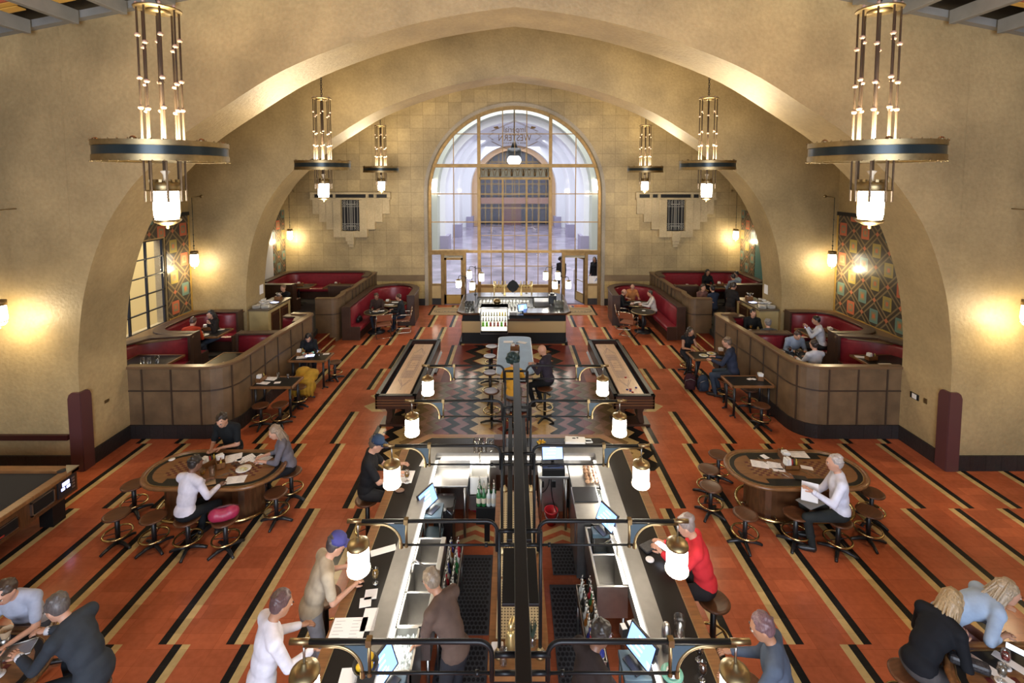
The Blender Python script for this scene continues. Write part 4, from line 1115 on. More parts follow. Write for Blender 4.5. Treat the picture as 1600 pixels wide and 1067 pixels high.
for x in (-1, 1):
    for y in (-1, 0, 1):
        q = MB(); q.lathe([(0, .0), (.065, 0), (.065, .008), (.0, .008)], n=18); q.build('pocket', m_rubber, t, (x*(W2-.15), y*(L2-.15), .8065 if y else .8075))
for x in (-1, 1):
    for y in (-1, 1):
        f = MB(); f.prism([(-.11, -.11), (.11, -.11), (.11, .11), (-.11, .11)], 0, .43); f.cyl((0, 0, 0), (0, 0, .03), .09, n=12); f.build('leg', m_black, t, (x*(W2-.25), y*(L2-.25), 0))
f = MB(); f.bb(W2-.02, W2+.004, .62, .95, .52, .70, 0); f.bb(W2-.02, W2+.012, .60, .97, .50, .52, 1); f.bb(W2-.02, W2+.012, .60, .97, .70, .72, 1); f.bb(W2-.02, W2+.012, .60, .62, .5, .72, 1); f.bb(W2-.02, W2+.012, .95, .97, .5, .72, 1); f.build('ball_window', [m_black, m_steel], t)
f = MB(); f.bb(W2-.02, W2+.006, 1.03, 1.33, .48, .74); pb = f.build('coin_panel', m_plastic, t)
f = MB(); f.bb(W2, W2+.009, 1.10, 1.22, .64, .70); f.bb(W2, W2+.009, 1.08, 1.14, .58, .62); f.bb(W2, W2+.009, 1.17, 1.23, .58, .62); f.build('display', mat('blue_white_display', (.5, .55, 1), .3, emit=5, ecol='#a9b4ff'), pb)
f = MB()
for k in range(4): f.bb(W2, W2+.012, 1.26, 1.31, .52+k*.05, .55+k*.05)
f.build('coin_slot', m_steel, pb)
f = MB(); f.bb(W2-.02, W2+.006, -.9, .4, .50, .66, 0); f.bb(W2, W2+.01, -.9, .4, .655, .665, 1); f.bb(W2, W2+.01, -.9, .4, .495, .505, 1); f.build('ball_tray', [m_black, m_steel], t)
f = MB(); f.bb(W2, W2+.012, -.7, .2, .52, .54); f.build('ball_row', mat('red_trim', (.3, .03, .02), .3), t)
for k in range(7):
    pass
# ---- main bar
XB = .025
m_mat_ = mat('rubber_bar_mat', (.012, .013, .016), .6)
def bar_poly(hw, ye, ch, y0=2.4):
    return [(XB-hw, y0), (XB-hw, ye-ch), (XB-hw+ch, ye), (XB+hw-ch, ye), (XB+hw, ye-ch), (XB+hw, y0)]
bar = thing('bar_counter', 'long U-shaped main bar with black top, oak edge and stainless inner strip', 'bar', (0, 0, 0))
def bar_ring(name, o, i, z0, z1, m, bevel=0):
    (h0, e0, c0), (h1, e1, c1) = o, i
    p, q = bar_poly(h0, e0, c0), bar_poly(h1, e1, c1); n = len(p); f = MB()
    vs = [(x, y, z) for z in (z0, z1) for pp_ in (p, q) for x, y in pp_]
    fs = []
    for k in range(n-1):
        fs += [(k, k+1, n+k+1, n+k), (2*n+k, 3*n+k, 3*n+k+1, 2*n+k+1), (k, 2*n+k, 2*n+k+1, k+1), (n+k, n+k+1, 3*n+k+1, 3*n+k)]
    fs += [(0, n, 3*n, 2*n), (n-1, 3*n-1, 4*n-1, 2*n-1)]
    f.add(vs, fs)
    return f.build(name, m, bar, bevel=bevel)
bar_ring('oak_edge', (1.90, 8.27, .36), (1.78, 8.15, .32), 1.03, 1.072, m_oak, .008)
bar_ring('black_top', (1.78, 8.15, .32), (1.48, 7.86, .0005), 1.03, 1.07, mat('black_bar_top', (.014, .012, .011), .25, spec=.2))
bar_ring('brass_line', (1.785, 8.155, .322), (1.775, 8.145, .318), 1.069, 1.0735, m_brass)
bar_ring('steel_strip', (1.48, 7.86, .0005), (1.30, 7.68, .0004), 1.02, 1.076, m_strip, .006)
bar_ring('steel_upstand', (1.32, 7.70, .0005), (1.30, 7.68, .0004), .70, 1.02, m_steel)
f = MB()
for s in (-1, 1): f.bb(XB+s*1.262, XB+s*1.296, 2.6, 7.6, .985, 1.0)
f.bb(-1.2, 1.25, 7.63, 7.665, .985, 1.0)
f.build('light_strip', mat('lit_strip', (1, 1, 1), .4, emit=2.5, ecol='#fff8ea'), bar)  # assumed lit strip below the inner counter edge
bar_ring('front_panel', (1.62, 7.99, .2), (1.56, 7.93, .2), .12, 1.03, m_wood)
bar_ring('plinth', (1.60, 7.97, .2), (1.50, 7.87, .2), 0, .12, m_black)
f = MB()
for s in (-1, 1): f.tube([(XB+s*1.78, 2.5, .22), (XB+s*1.78, 7.7, .22)], .022, 8)
f.tube([(XB-1.5, 8.12, .22), (XB+1.5, 8.12, .22)], .022, 8)
for y in (3, 4.5, 6, 7.4):
    for s in (-1, 1): f.cyl((XB+s*1.6, y, .22), (XB+s*1.78, y, .22), .014, n=6)
f.build('foot_rail', m_brass, bar)
# floor mats and cream chevrons inside the bar
for i, (x, y, l, lab) in enumerate(((-.62, 6.2, 1.25, 'perforated black rubber mat inside the bar on the left, far one'), (-.62, 4.6, 1.7, 'perforated black rubber mat inside the bar on the left, near one'), (.72, 6.75, .55, 'small black rubber mat inside the bar behind the steel fridge'), (.78, 5.2, 2.2, 'perforated black rubber mat inside the bar on the right'))):
    w = .6 if i != 2 else .35
    f = MB(); f.bb(-w/2, w/2, -l/2, l/2, 0, .012, 0)
    for k in range(int(w/.05)):
        for j in range(int(l/.06)):
            cx, cy = -w/2+.03+k*.05+(.025 if j % 2 else 0), -l/2+.03+j*.06
            if cx > w/2-.02: continue
            hx = [(cx+.022*math.cos(R(a)), cy+.026*math.sin(R(a)), .0125) for a in range(0, 360, 60)]
            f.add(hx, [tuple(range(6))], 1)
    o = f.build('rubber_mat', [mat('mat_rib', (.035, .038, .045), .5), mat('mat_hole', (.004, .004, .005), .8)], loc=(x, y, .002)); tag(o, lab, 'mat', 'rubber bar mats')
f = MB()
for x in (-.62, .75):
    for k in range(2): f.prism([(x-.3, 7.0+k*.2), (x, 7.15+k*.2), (x+.3, 7.0+k*.2), (x+.3, 7.1+k*.2), (x, 7.25+k*.2), (x-.3, 7.1+k*.2)], 0, .003)
struct(f.build('floor_inlay', m_fcream))
# back-bar island under the frame
bk = thing('back_bar', 'narrow wooden back-bar counter with drip mats down the middle of the main bar', 'counter', (.03, 0, 0))
f = MB(); f.bb(-.26, .26, 4.36, 6.9, 0, .86); f.build('cabinet', m_black, bk)
f = MB(); f.prism([(-.30, 4.32), (-.26, 4.26), (.26, 4.26), (.30, 4.32), (.30, 6.95), (-.30, 6.95)], .86, .92); f.build('countertop', m_oak, bk, bevel=.008)
dm = mat('cream_drip_mat', (.46, .38, .22), .6)
for y0, y1 in ((4.62, 5.35), (5.39, 6.1), (6.14, 6.9)):
    f = MB(); f.bb(-.23, .23, y0, y1, .92, .928, 0)
    for i in range(14):
        for j in range(int((y1-y0)/.035)): f.bb(-.215+i*.032, -.197+i*.032, y0+.015+j*.035, y0+.033+j*.035, .928, .9285, 1)
    f.build('drip_mat', [dm, mat('drip_hole', (.12, .09, .05), .8)], bk)
# overhead steel frame: spine beam, shelves, posts; lamp arms
ROWS = [8.3, 6.96, 5.76, 4.45, 3.24]
fr = thing('bar_canopy_frame', 'black steel spine frame running down the middle above the main bar', 'frame', (.04, 0, 0))
f = MB(); f.bb(-.055, .055, 2.6, 8.35, 2.22, 2.33); f.build('spine_beam', m_dkmetal, fr, bevel=.006)
f = MB()
for y in (8.25, 5.2): f.bb(-.05, .05, y-.04, y+.04, .92 if y < 7.2 else 0, 2.24)
f.build('column', m_dkmetal, fr)
for y0, y1, z, hw in ((4.05, 4.7, 1.8, .165),):
    f = MB(); f.bb(-hw, hw, y0, y1, z, z+.03); f.build('shelf', m_dkmetal, fr, bevel=.004)
for s in (-1, 1):
    f = MB(); f.bb(s*.07, s*.13, 4.8, 7.4, 1.8, 1.84); f.build('shelf', m_dkmetal, fr, bevel=.004)
for i, y in enumerate(ROWS):
    f = MB()
    for s in (-1, 1): f.cyl((s*.20, y, 2.06), (s*.05, y, 2.06), .018, n=7); f.cyl((s*.055, y, 2.20), (s*.2, y, 2.20), .02, n=7)
    f.build('cross_tie', m_dkmetal, fr)
    if i < 4:
        for s in (-1, 1):
            f = MB(); f.cyl((s*.2, y, .945 if y < 7.2 else .1), (s*.2, y, 2.2), .018, n=8); po = f.build('post', m_dkmetal, fr)
            if y < 7.2:
                f = MB(); f.lathe([(.02, .09), (.03, .06), (.055, .03), (.06, .01), (.05, 0), (0, 0)], (s*.2, y, .92), n=16); f.build('post_flange', m_brass, po)
# lamp arms with opal lamps
def lamp_arm():
    t = thing('bar_lamp', 'x', 'lamp', (0, 0, 0), 0, 'bar lamps on bracket arms')
    # local +x is outwards, origin on the spine axis
    f = MB(); f.tube([(.2, 0, 2.0)]+[(.3-.1*math.cos(R(a)), 0, 2.2+.1*math.sin(R(a))) for a in range(0, 91, 15)]+[(1.54, 0, 2.3)], .018, 8); f.build('upper_pipe', m_dkmetal, t)
    f = MB(); f.cyl((.2, 0, 2.06), (1.12, 0, 2.06), .011, n=7); f.cyl((.29, 0, 2.06), (.32, 0, 2.06), .02, n=8); f.build('lower_pipe', m_dkmetal, t)
    f = MB(); f.cyl((1.50, 0, 2.3), (1.64, 0, 2.3), .021, n=10); f.build('end_cap', m_brass, t)
    f = MB(); f.cyl((1.075, 0, 2.04), (1.075, 0, 2.31), .013, n=8); f.bb(1.055, 1.095, -.024, .024, 2.275, 2.325); f.lathe([(.018, 0), (.018, .03)], (1.075, 0, 2.04), n=10); f.build('clamp', m_brass, t)
    f = MB(); f.tube([(1.125, 0, 2.03)]+[(1.325-.2*math.cos(R(a)), 0, 2.07+.2*math.sin(R(a))) for a in range(0, 91, 10)]+[(1.54, 0, 2.27)], .014, 8); f.lathe([(.019, 0), (.019, .05)], (1.125, 0, 2.03), n=10); f.build('curved_brace', m_brass, t)
    f = MB(); f.prism([(1.08, 2.08), (1.12, 2.08), (1.125, 2.14), (1.17, 2.2), (1.22, 2.25), (1.26, 2.27), (1.08, 2.27)], -.004, .004, 0, Matrix(((1, 0, 0, 0), (0, 0, 1, 0), (0, 1, 0, 0), (0, 0, 0, 1)))); f.build('gusset', m_bluegrey, t)
    f = MB(); f.cyl((1.54, 0, 2.29), (1.54, 0, 2.13), .009, n=7); f.build('drop_rod', m_steel, t)
    f = MB(); f.lathe([(0, .085), (.022, .08), (.028, .05), (.06, .045), (.1, .02), (.106, 0), (.106, -.012), (0, -.012)], (1.54, 0, 2.06), n=22); f.build('lamp_cap', m_brass, t)
    f = MB(); f.lathe([(.094, -.012), (.099, -.06), (.099, -.225), (.108, -.235), (.108, -.262), (.095, -.275), (.05, -.285), (0, -.287)], (1.54, 0, 2.06), n=22); sh = f.build('lamp_shade', m_lamp, t)
    f = MB(); f.lathe([(.109, -.238), (.1095, -.249), (.109, -.26)], (1.54, 0, 2.06), n=24); f.build('etched_band', mat('etched_band_glass', (.8, .75, .6), .5, emit=5, ecol='#ffe9c0'), sh)
    return t
la = Proto(lamp_arm())
rown = ['farthest row above the bar\'s far end', 'second row from the far end', 'third row, level with the black-shirted drinker', 'fourth row, level with the coral jacket', 'nearest row at the lower picture edge']
for i, y in enumerate(ROWS):
    la((.02, y, 0), PI, 'lit opal bar lamp, left side, '+rown[i]); la((.02, y, 0), 0, 'lit opal bar lamp, right side, '+rown[i])
# ---- under-bar equipment
def equip(name, label, cat, parts, loc=(0, 0, 0), rz=0, group=None):
    t = thing(name, label, cat, loc, rz, group)
    for nm, fn, m in parts:
        f = MB(); fn(f); f.build(nm, m, t, bevel=.004 if nm in ('body', 'worktop', 'top', 'basin') else 0)
    return t
# far left steel work top
equip('work_table', 'stainless work table in the far left corner inside the bar', 'table', [
    ('worktop', lambda f: (f.bb(-1.27, -.72, 7.15, 7.66, .83, .86), f.bb(-1.27, -.72, 7.64, 7.66, .86, .98)), m_steel),
    ('leg', lambda f: [f.cyl((x, y, 0), (x, y, .83), .02, n=8) for x in (-1.22, -.77) for y in (7.2, 7.6)], m_steel),
    ('back_panel', lambda f: f.bb(-1.27, -.30, 7.665, 7.68, .12, .84), m_steel)])
equip('ice_sink', 'white-edged square hand sink beside the stainless work table', 'sink', [
    ('basin', lambda f: (f.bb(-.72, -.69, 7.3, 7.66, .6, .9), f.bb(-.43, -.40, 7.3, 7.66, .6, .9), f.bb(-.72, -.4, 7.3, 7.33, .6, .9), f.bb(-.72, -.4, 7.63, 7.66, .6, .98), f.bb(-.72, -.4, 7.3, 7.66, .6, .63)), m_white),
    ('cabinet', lambda f: f.bb(-.70, -.42, 7.32, 7.64, .35, .6), m_steel),
    ('faucet', lambda f: f.tube([(-.56, 7.62, .95), (-.56, 7.62, 1.12), (-.56, 7.55, 1.16), (-.56, 7.47, 1.1)], .012, 7), m_steel)])
equip('bottle_rack', 'black bottle rack standing in front of the small hand sink', 'rack', [
    ('body', lambda f: (f.bb(-.58, -.27, 7.0, 7.3, .35, .62), ), m_black), ('rack_leg', lambda f: f.bb(-.46, -.38, 7.1, 7.2, 0, .36), m_black)])
# trash can with liner
t = thing('trash_can', 'tall black trash can with a glossy liner beside the left payment screen', 'trash can', (-1.05, 6.95, 0))
f = MB(); f.prism([(-.14, -.16), (.14, -.16), (.14, .16), (-.14, .16)], 0, .74); f.build('body', m_plastic, t, bevel=.02)
f = MB(); n = 40; pr = []
for i in range(n):
    a = 2*PI*i/n; c, s_ = math.cos(a), math.sin(a); k = .165/max(abs(c), abs(s_)*.9)
    pr.append((c*k, s_*k, .70+.025*math.sin(9*a)+.02*math.sin(14*a)))
inn = [(x*.86, y*.86, .77) for x, y, z in pr]; low_ = [(x*.7, y*.7, .5) for x, y, z in pr]
f.add(pr+inn+low_, [(i, (i+1) % n, n+(i+1) % n, n+i) for i in range(n)]+[(n+i, n+(i+1) % n, 2*n+(i+1) % n, 2*n+i) for i in range(n)], 0, True); f.build('liner', mat('glossy_bin_liner', (.01, .01, .012), .15), t)
f = MB(); f.tube(catmull([(-1.1, 7.86, .035), (-.75, 7.78, .06), (-.5, 7.66, .05), (-.3, 7.6, .035)], 6), .032, 8)
o = f.build('hose', mat('crimson_hose', (.35, .01, .03), .25)); tag(o, 'thick crimson hose lying on the floor inside the bar', 'hose')
t = thing('bucket', 'small red bucket on the floor under the far payment screen', 'bucket', (.6, 7.5, 0))
f = MB(); f.lathe([(0, .005), (.075, .005), (.075, 0), (.105, .22), (.115, .22), (.115, .235), (.1, .235), (.07, .02), (0, .02)], n=20); f.build('body', mat('red_plastic', (.5, .012, .02), .35), t)
f = MB(); f.tube([(.108*math.cos(R(a)), -.03-.05*math.sin(R(a)), .21-.11*math.sin(R(a))) for a in range(0, 181, 15)], .004, 5); f.build('handle', m_steel, t)
# far right steel stand with payment screen
equip('steel_stand', 'stainless stand carrying the far payment screen inside the bar', 'stand', [
    ('worktop', lambda f: f.bb(.38, .86, 7.32, 7.66, .86, .90), m_steel), ('leg', lambda f: [f.cyl((x, y, 0), (x, y, .86), .02, n=8) for x in (.42, .82) for y in (7.36, 7.62)], m_steel),
    ('back_panel', lambda f: f.bb(.40, .84, 7.64, 7.66, .1, .86), m_steel), ('outlet', lambda f: (f.bb(.43, .49, 7.625, 7.64, .52, .62), f.bb(.62, .68, 7.625, 7.64, .52, .62)), m_black),
    ('cable', lambda f: (f.tube(catmull([(.58, 7.6, .86), (.56, 7.58, .6), (.46, 7.6, .45), (.44, 7.62, .55)], 5), .008, 5), f.tube(catmull([(.6, 7.6, .86), (.62, 7.57, .4), (.72, 7.5, .1), (.8, 7.5, .02)], 5), .008, 5)), m_black)])
equip('bar_fridge', 'stainless bar fridge inside the right side of the bar', 'fridge', [
    ('body', lambda f: f.bb(.86, 1.25, 6.35, 7.1, .06, .88), m_steel), ('foot', lambda f: f.bb(.9, 1.22, 6.4, 7.05, 0, .06), m_black), ('lid', lambda f: f.bb(.88, 1.23, 6.75, 7.08, .88, .895), m_rubber),
    ('handle', lambda f: f.bb(.845, .86, 6.5, 6.54, .4, .75), m_steel)])
equip('steel_sink', 'stainless corner drainer on the far right inside the bar', 'sink', [
    ('worktop', lambda f: f.bb(.88, 1.30, 7.1, 7.66, .84, .88), m_steel), ('cabinet', lambda f: f.bb(.9, 1.29, 7.12, 7.66, 0, .84), m_steel)])
m_ice = mat('crushed_ice', (.62, .68, .68), .15, 0, .4, 30, .6, 60)
def sinkrun(lab, s, y0, y1, nb):
    t = thing('bar_sink', lab, 'sink', (0, 0, 0), 0, 'stainless bar sinks'); xa, xb = sorted((XB+s*.93, XB+s*1.295))
    f = MB(); step = (y1-y0)/nb
    f.bb(xa, xb, y0, y1, .45, .47)
    for k in range(nb+1): f.bb(xa, xb, y0+k*step-.012, y0+k*step+.012, .45, .84)
    f.bb(xa, xa+.03, y0, y1, .45, .84); f.bb(xb-.06, xb, y0, y1, .45, .86); f.build('basin', m_steel, t, bevel=.004)
    f = MB()
    for y in (y0+.05, y1-.05):
        for x in (xa+.04, xb-.04): f.cyl((x, y, 0), (x, y, .46), .02, n=8)
    f.build('leg', m_steel, t)
    f = MB(); y = (y0+y1)/2; xx = xb-.03 if s > 0 else xa+.03
    f.tube([(xx, y, .84), (xx, y, 1.0), (xx-s*.06, y, 1.05), (xx-s*.16, y, .98)], .011, 7); f.build('faucet', m_steel, t)
    return t
sinkrun('row of stainless sinks along the left inside of the bar', -1, 4.85, 6.1, 3); sinkrun('row of stainless sinks along the right inside of the bar', 1, 5.35, 6.3, 2)
def icewell(lab, s, y0, y1):
    t = thing('ice_well', lab, 'ice bin', (0, 0, 0)); xa, xb = sorted((XB+s*1.03, XB+s*1.295))
    f = MB(); f.bb(xa, xa+.02, y0, y1, .3, .86); f.bb(xb-.02, xb, y0, y1, .3, .86); f.bb(xa, xb, y0, y0+.02, .3, .86); f.bb(xa, xb, y1-.02, y1, .3, .86); f.bb(xa, xb, y0, y1, .3, .32); f.build('bin', m_steel, t)
    f = MB(); 
    for x in (xa+.03, xb-.03):
        for y in (y0+.04, y1-.04): f.cyl((x, y, 0), (x, y, .3), .02, n=8)
    f.build('leg', m_steel, t)
    f = MB(); nx, ny = 14, 22; vs = []
    for j in range(ny+1):
        for i in range(nx+1): vs.append((xa+.02+(xb-xa-.04)*i/nx, y0+.02+(y1-y0-.04)*j/ny, .78+random.uniform(-.02, .025)))
    f.add(vs, [(j*(nx+1)+i, j*(nx+1)+i+1, (j+1)*(nx+1)+i+1, (j+1)*(nx+1)+i) for j in range(ny) for i in range(nx)]); io = f.build('ice', m_ice, t); io['kind'] = 'stuff'
    return t
icewell('ice bin full of cubes on the left inside of the bar below a screen', -1, 4.35, 4.82); icewell('ice bin full of cubes on the right inside of the bar beyond a screen', 1, 6.32, 7.08)
# payment screens
def pos():
    t = thing('payment_screen', 'x', 'screen', (0, 0, 0), 0, 'payment screens')
    f = MB(); f.box((0, 0, .17), (.36, .03, .25), mx=Matrix.Rotation(R(-24), 4, 'X')); f.build('screen_case', m_plastic, t, bevel=.008)
    f = MB(); f.box((0, -.017, .17), (.32, .004, .21), mx=Matrix.Rotation(R(-24), 4, 'X')); d = f.build('display', mat('lit_blue_display', (.1, .2, .6), .2, emit=1.6, ecol='#7fa8ff'), t)
    f = MB()
    for k in range(4): f.box((-.05+.02*k, -.0195, .10+.045*k), (.16-.02*k, .002, .012), mx=Matrix.Rotation(R(-24), 4, 'X'))
    f.build('screen_text', mat('lit_white_display', (.9, .9, 1), .2, emit=2.2, ecol='#e6ecff'), d)
    f = MB(); f.bb(-.1, .1, -.08, .1, 0, .012); f.tube([(0, .05, .01), (0, .1, .12)], .025, 8); f.build('stand', m_plastic, t)
    return t
ps = Proto(pos())
for x, y, z, rz, lab in ((-1.19, 6.62, .86, 62, 'blue payment screen on the left of the bar beside the trash can'), (-1.2, 4.22, .86, 65, 'blue payment screen at the lower left of the bar beside the lemons'), (.62, 7.46, 1.03, 4, 'bright payment screen on the stainless stand at the far end of the bar'), (1.19, 6.22, .86, -62, 'blue payment screen on the right of the bar near the ice'), (1.17, 4.42, .86, -62, 'blue payment screen on the right of the bar near the bottle rail')):
    ps((x, y, z), R(rz), lab)
equip('cash_drawer', 'black cash drawer under the bright far payment screen', 'cash drawer', [('body', lambda f: f.bb(.44, .8, 7.33, 7.6, .90, 1.03), m_plastic), ('drawer_front', lambda f: f.bb(.45, .79, 7.322, 7.33, .91, 1.0), m_black)])
for i, (x, y, lab) in enumerate(((-1.16, 6.62, 'dark equipment shelf under the left payment screen'), (-1.17, 4.22, 'dark equipment shelf under the lower left payment screen'), (1.17, 6.22, 'dark equipment shelf under the right payment screen'), (1.16, 4.42, 'dark equipment shelf under the lower right payment screen'))):
    w = .3 if i != 2 else .15
    equip('equipment_shelf', lab, 'shelf', [('body', lambda f: (f.bb(-.13, .13, -w/2, w/2, .80, .86), f.bb(-.13, .13, -w/2, w/2, .45, .50)), m_bluegrey), ('leg', lambda f: [f.cyl((a, b, 0), (a, b, .8), .014, n=6) for a in (-.11, .11) for b in (-w/2+.02, w/2-.02)], m_iron)], (x, y, 0))
# bottle rails
def bottle(col, cap):
    b = MB(); b.lathe([(0, 0), (.036, 0), (.038, .01), (.038, .15), (.034, .175), (.016, .2), (.013, .27), (0, .27)], n=14); return b
bot_m = [('green_bottle', (.02, .12, .04)), ('clear_bottle', (.5, .55, .55)), ('amber_bottle', (.25, .10, .02)), ('blue_bottle', (.03, .04, .2)), ('red_bottle', (.3, .02, .03)), ('dark_bottle', (.02, .02, .018))]
protos = []
for nm, c in bot_m:
    t = thing('liquor_bottle', 'x', 'bottle', (0, 0, 0), 0, 'bottles in the bar rails')
    bottle(c, 0).build('glass_body', mat(nm, c, .08, 0), t)
    f = MB(); f.cyl((0, 0, .27), (0, 0, .29), .015, n=8); f.tube([(0, 0, .29), (0, 0, .315), (.012, 0, .34)], .006, 5); f.build('pourer', m_steel, t)
    f = MB(); f.lathe([(.0385, .05), (.0385, .13)], n=14); f.build('paper_label', mat('bottle_paper_label', (.5, .45, .36), .6), t)
    protos.append(Proto(t))
def rail(lab, s, y0, y1, x0):
    t = thing('bottle_rail', lab, 'rack', (0, 0, 0)); f = MB(); xa, xb = sorted((XB+s*x0, XB+s*(x0+.2)))
    f.bb(xa, xb, y0, y1, .50, .515); f.bb(xa, xa+.01, y0, y1, .50, .64); f.bb(xb-.01, xb, y0, y1, .50, .64); f.bb(xa, xb, y0, y0+.01, .50, .64); f.bb(xa, xb, y1-.01, y1, .50, .64); f.bb((xa+xb)/2-.005, (xa+xb)/2+.005, y0, y1, .5, .6); f.build('tray', m_steel, t)
    f = MB()
    for x in (xa+.02, xb-.02):
        for y in (y0+.05, y1-.05): f.cyl((x, y, 0), (x, y, .5), .014, n=6)
    f.build('leg', m_steel, t); return xa, xb
colname = ['green', 'clear', 'amber', 'blue', 'red', 'dark']
def fill(s, y0, y1, x0, word):
    xa, xb = rail('stainless speed rail of bottles along the %s inside of the bar' % word, s, y0, y1, x0)
    n = int((y1-y0-.06)/.085); cnt = [0]*6
    for r_, x in enumerate((xa+.055, xb-.055)):
        for k in range(n):
            c = random.choice((0, 1, 1, 2, 3, 4, 5, 1)); P = protos[c]
            P((x, y0+.07+k*.085, .516), random.uniform(0, 6), '%s glass liquor bottle in the speed rail on the %s inside of the bar' % (colname[c], word), 'bottles %s %s' % (colname[c], word))
fill(-1, 5.1, 6.25, .72, 'left'); fill(1, 4.65, 5.6, .72, 'right')
for k in range(9): protos[random.choice((0, 1, 0, 1))]((-.54+.075*(k % 4), 7.05+.09*(k//4), .621), random.uniform(0, 6), 'upright bottle crowded in the black rack by the small hand sink', 'bottles in the black rack')

# ---- island bar in front of the window
isl = thing('island_bar', 'cream and black island bar with lamp posts before the arched window', 'bar', (0, 0, 0))
def ip(hw, y0, y1, c): return [(-hw+c+XB, y0), (hw-c+XB, y0), (hw+XB, y0+c), (hw+XB, y1-.25), (hw-.3+XB, y1), (-hw+.3+XB, y1), (-hw+XB, y1-.25), (-hw+XB, y0+c)]
f = MB(); f.prism(ip(1.82, 15.98, 18.7, .04), 0, .06); f.prism(ip(1.76, 16.02, 18.65, .03), .06, .37); f.build('plinth', m_black, isl)
f = MB(); f.prism(ip(1.76, 16.02, 18.65, .03), .37, .76); f.build('cream_panel', mat('cream_island_panel', (.50, .36, .17), .45), isl)
f = MB(); f.prism(ip(1.76, 16.02, 18.65, .03), .76, .80); 
for x0, x1 in ((-1.73, -1.12), (-.15, 1.78)): f.bb(x0+XB, x1, 16.02, 16.35, .80, .96)
f.bb(-1.735, -1.3, 16.3, 18.5, .80, 1.0); f.bb(1.35, 1.785, 16.3, 18.5, .80, 1.0); f.bb(-1.5, 1.5, 18.2, 18.6, .80, 1.0); f.build('black_band', m_black, isl)
f = MB(); 
f.prism([(-1.87, 16.15), (-1.7, 15.95), (-1.12, 15.95), (-1.12, 16.5), (-1.35, 16.75), (-1.35, 18.15), (1.38, 18.15), (1.38, 16.75), (1.1, 16.5), (.35, 16.5), (.35, 15.95), (1.75, 15.95), (1.92, 16.15), (1.92, 18.5), (1.62, 18.8), (-1.57, 18.8), (-1.87, 18.5)], 1.0, 1.07); f.build('countertop', mat('dark_glossy_top', (.03, .028, .026), .15), isl)
f = MB(); f.tube([(-1.12, 15.94, 1.03), (-1.7, 15.94, 1.03), (-1.88, 16.15, 1.03), (-1.88, 18.5, 1.03), (-1.57, 18.81, 1.03), (1.62, 18.81, 1.03), (1.93, 18.5, 1.03), (1.93, 16.15, 1.03), (1.75, 15.94, 1.03), (.35, 15.94, 1.03)], .04, 8); f.build('wood_edge', m_wood, isl)
f = MB(); f.bb(-.18, .9, 15.9, 16.2, .82, .86); f.build('serving_ledge', m_wood, isl)
f = MB(); f.bb(-1.3, .75, 17.5, 18.15, .8, .82); f.bb(-1.3, .75, 18.12, 18.15, .8, 1.0); f.build('glass_shelf', m_steel, isl)
f = MB(); f.bb(-1.3, 1.35, 16.5, 17.5, .8, .815); f.bb(.8, 1.35, 17.3, 18.15, .8, .84); f.build('inner_worktop', m_steel, isl)
# display fridge
dfr = thing('display_fridge', 'brightly lit display fridge with shelves set into the island bar front', 'fridge', (-.63, 15.94, 0))
f = MB(); f.bb(-.46, .46, .07, .5, .80, 1.24); f.bb(-.46, -.43, -.12, .075, .40, 1.24); f.bb(.43, .46, -.12, .075, .40, 1.24); f.bb(-.46, .46, -.12, .075, .385, .43); f.bb(-.46, .46, -.05, .5, 1.21, 1.24); f.build('cabinet', m_steel, dfr)
f = MB(); f.bb(-.42, .42, .065, .07, .44, 1.2); f.bb(-.42, .42, -.04, .0, 1.19, 1.21); f.build('light_panel', mat('fridge_light', (1, 1, .9), .4, emit=2.0, ecol='#fffbe0'), dfr)
f = MB()
for z in (.62, .80, .98): f.bb(-.43, .43, -.1, .06, z, z+.012)
f.build('shelf', m_steel, dfr)
f = MB(); f.bb(-.45, .45, -.14, -.12, .40, .49); f.build('grille', m_black, dfr)
for z, cols, w in ((.632, [(.2, .6, .05), (.2, .6, .05), (.5, .12, .1), (.5, .3, .25), (.5, .1, .1), (.15, .55, .05), (.4, .1, .08)], .1), (.812, [(.5, .5, .45)]*9, .08), (.992, [(.5, .5, .4)]*6+[(.7, .5, .05)]*3, .08)):
    for i, c in enumerate(cols):
        x = -.37+i*.74/(len(cols)-1); f = MB(); nmz = {.632: 'bottom', .812: 'middle', .992: 'top'}[z]
        if z < .7: f.bb(-.04, .04, -.05, .05, 0, .13)
        else: f.lathe([(0, 0), (.026, 0), (.026, .09), (.012, .12), (.012, .14), (0, .14)], n=10)
        o = f.build('packaged_drink', mat('drink_%d_%d' % (int(z*100), i if z < .7 or i > 5 else 0), c, .3), loc=(x-.63, 15.92, z)); tag(o, 'small packaged drink on the %s shelf of the lit display fridge' % nmz, 'drink', 'drinks on the %s fridge shelf' % nmz)
o = MB().ell((0, 0, .1), (.13, .13, .11), 16).lathe([(0, 0), (.08, 0), (.1, .03)], n=16).build('brass_bowl', m_brass, loc=(-.55, 16.4, 1.241)); tag(o, 'round brass bowl on top of the lit display fridge', 'bowl')
